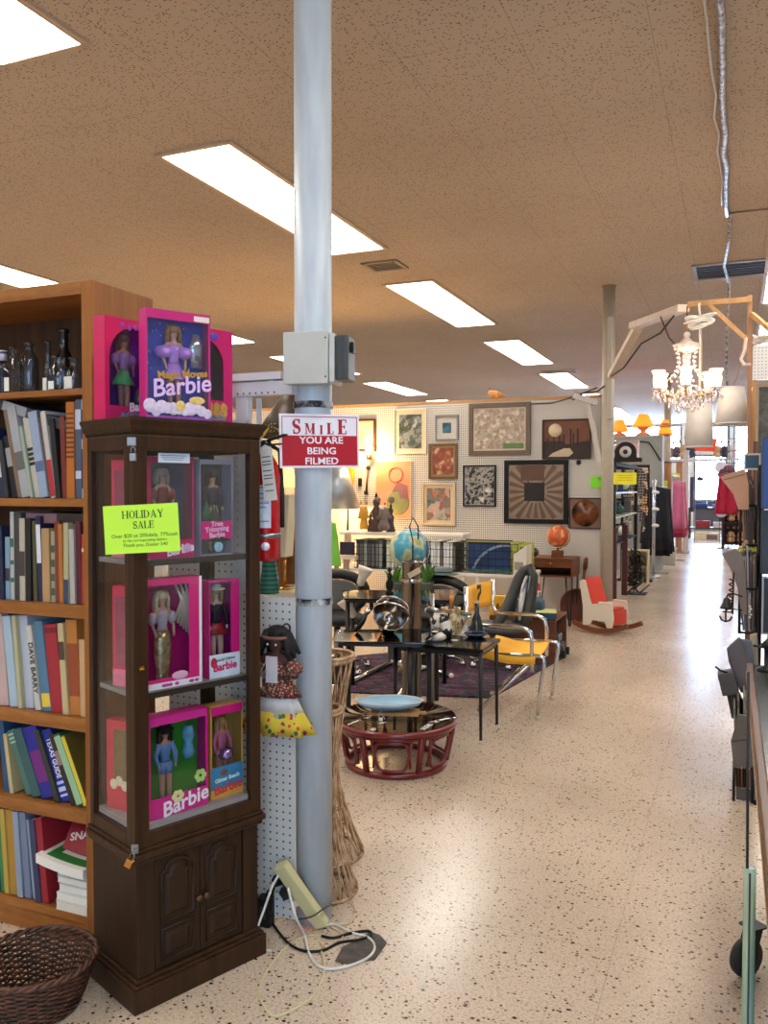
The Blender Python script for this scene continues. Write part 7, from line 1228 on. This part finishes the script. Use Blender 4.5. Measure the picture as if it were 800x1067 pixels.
t=thing('mantel_clock','black arched mantel clock on top of the black display case','clock',(at(652,478,11.25).x,11.25,zc+.051)); r_=.13; MB().prism([(-.2,0),(.2,0),(.2,.05),(.13,.06)]+[(r_*math.cos(PI*k/12),.13+r_*math.sin(PI*k/12)) for k in range(13)]+[(-.13,.06),(-.2,.05)],-.05,.05,TR((0,0,0),(PI/2,0,0))).build('case',K['blackmatte'],t); MB().lathe([(.07,0),(.075,.01),(.06,.012)],24,m=TR((0,-.051,.13),(PI/2,0,0))).build('dial',P((206,200,196),.3,.5),t); MB().lathe([(.03,0),(.03,.014)],16,m=TR((0,-.0635,.13),(PI/2,0,0))).build('dial_centre',K['ink'],t)
t=thing('pink_box','dusty pink box behind the mantel clock on the display case','box',(at(652,470,11.6).x-.05,11.7,zc+.051)); MB().box(-.22,.2,-.1,.1,0,.26).build('box_body',P((206,176,170),.6),t,.006); MB().box(-.225,.205,-.105,.105,.261,.3).build('lid',P((190,160,156),.6),t)
t=thing('silver_figurine','small bright silver figurine at the right of the mantel clock','figurine',(-1.5,11.45,zc+.051)); MB().lathe([(.05,0),(.06,.02),(.02,.06),(.05,.12),(.02,.18),(.035,.22),(.001,.27)],16).build('body',K['chrome'],t); MB().ball((0,0,.28),.03,10).build('head',K['chrome'],t)
# grey partition with lamps on top
gyp=15.8; a=at(641,480,gyp); b_=at(690,455,gyp); MBo=MB(); MBo.box(a.x-3.2,b_.x,gyp,gyp+.08,0,b_.z); t=thing('grey_partition','tall plain grey partition with lit lamps standing on it','partition',(0,0,0)); MBo.build('panel',P((150,150,144),.6),t); MB().box(a.x-3.2,b_.x,gyp-.01,gyp+.5,b_.z+.0005,b_.z+.03).build('ledge',P((170,166,160),.6),t); MB().box(a.x-3.2,a.x-3.1,gyp+.09,gyp+.48,0,b_.z).box(b_.x-.12,b_.x,gyp+.09,gyp+.48,0,b_.z).build('end_panel',P((150,150,144),.6),t)
tag(MB().tube([at(640,467,gyp-.03),at(655,464,gyp-.03),at(668,460,gyp-.03),at(676,461,gyp-.03),at(682,470,gyp-.03),at(688,480,gyp-.03)],.012,6).build('swag_cord',K['blackmatte']),'black cord swagged across the grey partition','cord')
def lampo(px,w_,pt,pb,Y,label,lit=3.0,base=True):
    p=at(px,pb,Y); s=at(px+w_/2,pb,Y).x-at(px-w_/2,pb,Y).x; zt=at(px,pt,Y).z; zb=b_.z+.0305; t=thing('table_lamp',label,'lamp',(p.x,Y,zb)); MB().lathe([(s/2,p.z-zb),(s*.2,zt-zb)],28,cap=False).build('lamp_shade',glow('lit_amber_shade',(255,120,30),lit*.75),t,solid=.004)
    MB().lathe([(.12,0),(.13,.03),(.04,.08),(.12,.16),(.1,.22),(.02,.26),(.02,p.z-zb+.06)],18).build('lamp_base',P((210,140,80),.4),t); MB().ball((0,0,p.z-zb+.1),.04,10).build('bulb',glow('amber_bulb',(255,200,120),6),t)
lampo(670,24,432,445,gyp+.2,'large lit amber-shaded table lamp, middle one on the grey partition',1.5); lampo(645,20,438,450,gyp+.25,'lit orange table lamp at the left on the grey partition behind the white column',1.2); lampo(697-4,16,438,452,gyp+.3,'lit pale orange table lamp at the right end of the grey partition',1.7)
# bead / tinsel strands rack, steel pole, clothes
bead=NT('bead_mix'); v=bead.voro(9,bead.obj()); bead.set(color=bead.ramp(bead.xyz(v.outputs['Color'])[0],[(.1,(60,20,22)),(.3,(206,190,170)),(.5,(90,44,30)),(.7,(230,180,120)),(.9,(40,30,40))],True),rough=.15,spec=.9); bead=bead.m
bx_,by_=-1.42,14.0; zt=at(672,487,by_).z
t=thing('jewelry_stand','black stand hung with strands of shiny red and amber beads','stand',(bx_,by_,0)); b=MB(); [b.box(x-.02,x+.02,-.02,.02,0.03,zt) for x in (-.28,.12)]; b.box(-.3,.14,-.02,.02,zt,zt+.04); b.box(-.34,.2,-.12,.12,0,.03); b.build('frame',K['blackmatte'],t)
for k in range(9): q=MB(); x=-.24+.042*k; [q.ball((x+.008*math.sin(i),-.03,zt-.03-.045*i),.021,8) for i in range(int(16+9*((k*7)%5)/5))]; q.build('bead_strand',bead,t)
t=thing('shelf_crate','beige wooden crate with toys at the foot of the bead stand','crate',(-1.46,13.75,0)); b=MB(); b.box(-.2,.2,-.15,.15,0,.02).box(-.2,-.18,-.15,.15,.02,.5).box(.18,.2,-.15,.15,.02,.5).box(-.18,.18,.13,.15,.02,.5).box(-.18,.18,-.15,.13,.25,.27).box(-.2,.2,-.15,.15,.5005,.52); b.build('carcass',P((196,176,140),.6),t)
for k,c in enumerate(((190,60,40),(40,60,140),(206,190,60))): q=thing('toy_ball','%s ball in the beige crate at the foot of the bead stand'%('red','blue','yellow')[k],'ball',(-1.56+.1*k,13.72,.0205+.07 if k<2 else .2705+.07)); MB().ball((0,0,0),.06,16).build('ball',P(c,.4),q); MB().tube([(.061*math.cos(2*PI*i/24),0,.061*math.sin(2*PI*i/24)) for i in range(24)],.003,5,True).build('seam',K['ink'],q)
py=14.6; pxx=at(681,540,py).x; t=thing('steel_pole','bright steel pole with hooks at the end of the bead stand','pole',(pxx,py,0)); MB().tube([(0,0,.02),(0,0,at(679,500,py).z)],.028,12).build('tube',P((180,186,200),.25,.8),t); [MB().lathe([(.05,0),(.06,.03),(.03,.05)],14,(.03,-.04,z)).build('spot_head',K['white'],t) for z in (.85,1.12,1.4)]; MB().lathe([(.12,0),(.12,.02),(.03,.05)],20).build('foot',K['steel'],t)
t=thing('iron_sculpture','tangled dark metal sculpture on the floor beside the maroon legs','sculpture',(-1.30,12.3,0)); rd=random.Random(11); q=MB(); 
for k in range(26): 
    z=.03+.6*rd.random(); w_=.16*(1.1-z); q.tube([(rd.uniform(-w_,w_),rd.uniform(-w_,w_),max(.015,z+rd.uniform(-.1,.1))) for _ in range(4)],.012,6)
q.build('iron_work',P((54,46,44),.4,.7,var=.4,vs=9),t); MB().box(-.15,.15,-.15,.15,0,.012).build('base_plate',K['blackmatte'],t)
def garment(x,y,zt,w_,h_,c,label,grp,dz=0):
    t=thing('garment',label,'garment',(x,y,zt),rz=R(rd.uniform(-12,12)),group=grp); b=MB(); b.grid(lambda u,v:Vector(((u-.5)*w_*(.75+.35*v),.03*math.sin(u*14+v*3)*(.3+v)-.0,-.04-h_*v-.05*abs(u-.5)*(1-v))),16,8); b.build('cloth',P(c,.9,var=.2,vs=6),t,solid=.02); MB().tube([(-.18,0,-.08),(0,0,-.02),(.18,0,-.08)],.006,6).tube([(0,0,-.02),(0,0,.03),(.015,0,.045),(.0,0,.06)],.004,6).build('hanger',K['steel'],t)
ry0,ry1=15.3,17.0; rz_=1.62
t=thing('clothes_rail','steel clothes rail with dark coats along the aisle','clothes rack',(-1.32,0,0)); b=MB(); b.tube([(0,ry0,.02),(0,ry0,rz_),(0,ry1,rz_),(0,ry1,.02)],.014,8); b.build('rail',K['steel'],t); MB().bar((-.25,ry0,.015),(.25,ry0,.015),.04,.03).build('foot',K['steel'],t); MB().bar((-.25,ry1,.015),(.25,ry1,.015),.04,.03).build('foot',K['steel'],t)
for k in range(9): garment(-1.32,ry0+.12+.17*k,rz_-.06,.44,1.0+.12*(k%3),[(26,28,40),(34,34,44),(20,20,26),(48,44,60)][k%4],'dark coat, %s from the front on the aisle clothes rail'%ordn[k],'dark coats on the rail')
t=thing('white_bin','small cream round bin on the floor under the clothes rail','bin',(-1.2,17.2,0)); MB().lathe([(.11,0),(.14,.3),(.15,.32),(.13,.31),(.1,.02)],20,cap=True).build('bin_body',K['offwhite'],t); MB().lathe([(.145,.3),(.155,.33),(.15,.34)],20,cap=False).build('rim',K['white'],t)
ry0,ry1=18.2,20.2
t=thing('clothes_rail','steel clothes rail with pink and red clothes farther down the aisle','clothes rack',(-1.22,0,0)); b=MB(); b.tube([(0,ry0,.02),(0,ry0,1.75),(0,ry1,1.75),(0,ry1,.02)],.014,8); b.build('rail',K['steel'],t); MB().bar((-.25,ry0,.015),(.25,ry0,.015),.04,.03).build('foot',K['steel'],t); MB().bar((-.25,ry1,.015),(.25,ry1,.015),.04,.03).build('foot',K['steel'],t)
for k in range(9): garment(-1.22,ry0+.12+.2*k,1.69,.44,1.0+.1*(k%3),[(206,110,150),(190,60,90),(150,50,90),(222,170,186),(200,80,70)][k%5],'pink or red blouse, %s from the front on the farther clothes rail'%ordn[k],'pink clothes on the farther rail')
# wooden post and white post end of the far shelf
for px,Y,w_,c,zt,lab in ((707,20.6,.14,(176,124,84),at(707,482,20.6).z,'brown wooden shelf post far down the left of the aisle'),(714,20.7,.12,(206,200,196),at(714,470,20.7).z,'white shelf post beside the brown post far down the aisle')):
    x=at(px,540,Y).x; t=thing('shelf_post',lab,'post',(x,Y,0)); MB().box(-w_/2,w_/2,0,w_,.03,zt).build('post',P(c,.5,var=.15),t,.006); MB().box(-w_*.8,w_*.8,-.03,w_+.03,0,.03).build('plinth',P(c,.5),t); MB().box(-w_*.6,w_*.6,-.012,w_+.012,zt+.0005,zt+.02).build('cap',P(c,.5),t)
t=thing('paper_note','yellow note on the far wooden post','note',at(704,497,20.598)); MB().box(-.09,.09,-.001,.001,-.08,.08).build('paper',P((226,214,90),.6),t); MB().box(-.01,.01,.001,.02,.06,.09).build('tape',K['white'],t)
t=thing('paper_note','yellow-green note hung on the third column','note',at(688,505,17.1)); MB().box(-.15,.13,-.001,.001,-.08,.08).build('paper',P((206,220,60),.6),t); MB().box(-.01,.01,.001,.02,.06,.09).build('tape',K['white'],t)
t=thing('post_wrap','brown wooden cladding wrapped round the third column','cladding',(-1.25,17.2,0)); MB().lathe([(.078,.9),(.078,1.98)],24,cap=False).build('sleeve',P((150,100,60),.6,var=.2),t,solid=.01); MB().lathe([(.084,1.98),(.084,2.0)],24,cap=False).build('strap',K['black'],t)
for z,c,lab,px,w_ in ((1.9,(190,50,70),'dark pink garment on the far left rail by the doorway',725,.4),): pass
t=thing('clothes_rail','far clothes rail with blue and red clothes left of the bright doorway','clothes rack',(-1.55,24.6,0)); MB().tube([(-.5,0,.02),(-.5,0,1.9),(.5,0,1.9),(.5,0,.02)],.014,8).build('rail',K['steel'],t); MB().bar((-.5,-.25,.015),(-.5,.25,.015),.04,.03).build('foot',K['steel'],t); MB().bar((.5,-.25,.015),(.5,.25,.015),.04,.03).build('foot',K['steel'],t)
for k in range(6):
    g=[(200,60,80),(206,90,100),(60,90,170),(90,130,190),(150,40,60),(70,70,90)][k]; t=thing('garment','%s garment on the far rail left of the doorway, %s from the left'%(('crimson','coral','blue','pale blue','wine','grey')[k],ordn[k]),'garment',(-1.98+.17*k,24.6,1.84),group='clothes by the doorway'); MB().grid(lambda u,v:Vector((.02*math.sin(u*12),(u-.5)*.42*(.8+.3*v),-.05-.95*v)),12,6).build('cloth',P(g,.9,var=.2,vs=6),t,solid=.06); MB().tube([(0,-.18,-.08),(0,0,-.02),(0,.18,-.08)],.006,6).tube([(0,0,-.02),(0,0,.06)],.004,6).build('hanger',K['steel'],t)
# table with folded goods before the doorway
t=thing('display_table','dark display table piled with folded cloth before the bright doorway','table',(-.75,26.6,0)); MB().box(-.62,.62,-.4,.4,.86,.92).build('tabletop',P((50,40,36),.5),t,.004); [MB().box(sx*.55-.04,sx*.55+.04,sy*.33-.04,sy*.33+.04,0,.859).build('leg',P((50,40,36),.5),t) for sx in (-1,1) for sy in (-1,1)]; MB().box(-.58,.58,-.36,.36,.3,.33).build('lower_shelf',P((50,40,36),.5),t)
for k,(x,z,w_,h_,c,lab) in enumerate(((-.95,.9205,.34,.12,(54,80,150),'blue folded cloth pile on the far display table'),(-.5,.9205,.3,.1,(90,110,160),'pale blue folded cloth pile on the far display table'),(-.9,.3305,.4,.2,(150,50,50),'red folded blanket on the lower shelf of the far display table'),(-.45,.3305,.34,.17,(206,196,190),'white folded blanket on the lower shelf of the far display table'))):
    t=thing('folded_cloth',lab,'folded cloth',(x,26.4,z)); MB().box(-w_/2,w_/2,-.15,.15,0,h_).build('folds',P(c,.9,var=.25,vs=20),t,.02); MB().box(-w_/2-.004,w_/2+.004,-.154,.154,h_*.48,h_*.52).build('fold_edge',P(tuple(v*.6 for v in c),.9),t)
t=thing('cream_box','cream box with printed side on the floor before the far display table','box',(-.72,25.55,0)); MB().box(-.36,.3,-.12,.12,0,.22).build('box_body',P((222,206,170),.7),t,.004); MB().box(-.05,.24,-.124,-.121,.03,.17).build('printed_label',P((120,100,110),.6,var=.5,vs=14),t)
for k in range(4): 
    t=thing('glass_bottle','small dark bottle on the far table silhouetted against the doorway, %s from the left'%ordn[k],'bottle',(-1.2+.3*k+.05*(k%2),26.75,.9205),group='bottles before the doorway'); MB().lathe([(.05,0),(.055,.02),(.055,.14+.03*(k%2)),(.02,.2),(.02,.26)],14).build('body',P((60,60,80),.2),t); MB().lathe([(.024,.26),(.024,.29)],12).build('cap',K['black'],t)
t=thing('hanging_ornament','dark oval ornament silhouetted in the bright doorway','ornament',at(729,499,28)); MB().ball((0,0,0),.09,14,1.2,.6,.8).build('body',P((40,36,50),.5),t); MB().tube([(0,0,.07),(0,0,CZ-1.75)],.004,5).build('thread',K['ink'],t)
t=thing('red_sign','tilted bright red-orange paper sign hanging high before the doorway','sign',at(735,463,22),rot=(0,R(-6),0)); MB().prism([(-.26,-.13),(.2,-.2),(.28,.12),(-.24,.14)],0,.003,TR((0,0,0),(PI/2,0,0))).build('paper',P((236,74,50),.6),t); MB().tube([(-.2,0,.13),(-.2,0,1.2)],.004,5).tube([(.2,0,.12),(.2,0,1.2)],.004,5).build('string',K['white'],t)
t=thing('white_beam_shelf','long white display shelf above the far doorway holding stuffed goods','shelf',(0,24,0)); xa_,xb_=at(690,476,24).x,at(770,476,24).x; za=at(735,478,24).z; MB().box(xa_,xb_,-.2,.2,za-.06,za).build('board',P((206,206,214),.5),t); MB().tube([(xa_+.1,0,za),(xa_+.1,0,CZ)],.01,6).tube([(xb_-.1,0,za),(xb_-.1,0,CZ)],.01,6).build('hanging_rod',K['steel'],t)
rd=random.Random(31)
for k in range(10):
    x=xa_+.2+(xb_-xa_-.3)*k/9.5
    if abs(x-at(735,470,24).x)<.3: continue
    c=[(150,130,120),(90,80,90),(190,160,120),(60,60,80),(206,196,200)][k%5]; nmx=('taupe','plum grey','tan','navy','white')[k%5]
    t=thing('plush_toy','%s stuffed animal, %s from the left on the shelf above the doorway'%(nmx,ordn[k]),'toy',(x,24,za+.0005),group='stuffed animals above the doorway'); s=.8+.4*rd.random(); fig('body',P(c,.9,var=.3,vs=12),t,[(0,0,.12),(0,0,.26),(0,-.02,.42),(-.12,-.1,.06),(.12,-.1,.06),(-.15,-.04,.22),(.15,-.04,.22)],[(0,1),(1,2),(0,3),(0,4),(1,5),(1,6)],[.12,.11,.12,.05,.05,.045,.045],1,scale=s); [MB().ball((sx*.1*s,-.02*s,.53*s),.045*s,10).build('ear',P(c,.9),t) for sx in (-1,1)]
# right of the doorway: dark shelf with teddies and red coat
t=thing('dark_shelf','dark wooden shelf unit right of the bright doorway','shelf',(.15,22.6,0)); b=MB(); b.box(-.48,-.42,-.25,.25,0,1.9).box(.42,.48,-.25,.25,0,1.9); [b.box(-.42,.42,-.25,.25,z,z+.03) for z in (.1,.62,1.1,1.86)]; b.box(-.42,.42,.22,.25,.13,1.86); b.build('carcass',P((60,34,34),.5),t)
for k in range(6):
    zz=.131 if k<3 else .651; x=-.12+.24*(k%3); t=thing('teddy_bear','tan teddy bear, %s from the left on the %s of the dark shelf'%(ordn[k%3],'bottom' if k<3 else 'middle'),'toy',(x,22.5,zz),group='teddy bears'); s=.72; fig('body',P([(206,166,120),(190,140,96),(150,110,84)][k%3],.95,var=.2,vs=14),t,[(0,0,.12),(0,0,.26),(0,-.02,.42),(-.12,-.1,.06),(.12,-.1,.06),(-.15,-.04,.22),(.15,-.04,.22)],[(0,1),(1,2),(0,3),(0,4),(1,5),(1,6)],[.12,.11,.12,.05,.05,.045,.045],1,scale=s); [MB().ball((sx*.1*s,-.02*s,.53*s),.045*s,10).build('ear',P((170,120,84),.95),t) for sx in (-1,1)]
t=thing('garment','dark red coat hanging right of the doorway','garment',at(757,492,21.5)); zz=t.location.z; MB().grid(lambda u,v:Vector(((u-.5)*.42*(.7+.5*v),.04*math.sin(u*15),-.05-.95*v)),14,8).build('cloth',P((170,26,60),.9,var=.2,vs=6),t,solid=.05); MB().tube([(-.16,0,-.07),(0,0,-.01),(.16,0,-.07)],.006,6).tube([(0,0,-.01),(0,0,CZ-zz)],.004,6).build('hanger',K['steel'],t)
gp_=thing('grid_stand','tall black wire display grid right of the bright doorway','grid',(.12,22.27,0)); b=MB(); [b.tube([(x,0,.02),(x,0,3.0)],.006,5) for x in [-.5+.1*k for k in range(11)]]; [b.tube([(-.5,0,z),(.5,0,z)],.006,5) for z in [.3+.3*k for k in range(10)]]; b.build('wire_panel',K['blackmatte'],gp_); [MB().box(x,x+.1,-.06,.06,0,.02).build('foot',K['blackmatte'],gp_) for x in (-.55,.45)]
rd=random.Random(41)
for k in range(9):
    px=749+rd.uniform(0,14); py=478+rd.uniform(0,60); p=at(px,py,22.2); t=thing('hanging_plate' if k%2 else 'purse','%s hanging right of the doorway, %s from the top'%('round plate' if k%2 else 'dark handbag',ordn[k]),'plate' if k%2 else 'bag',p,group='goods hung right of the doorway')
    if k%2: MB().lathe([(.001,0),(.13,.0),(.15,.02),(.14,.022),(.001,.006)],20,m=TR((0,0,0),(PI/2,0,0)),cap=False).build('plate',P((206,200,214),.3),t); MB().tube([(0,.0,.14),(0,0,.4)],.004,5).build('wire',K['ink'],t)
    else: MB().lathe([(.15,-.12),(.16,-.06),(.1,.06),(.05,.08)],16,sy=.4).build('bag_body',P([(60,40,60),(44,40,54),(90,40,60)][k%3],.5),t); MB().tube([(-.08,0,.06),(-.05,0,.24),(.05,0,.24),(.08,0,.06)],.008,6).build('strap',K['blackmatte'],t)
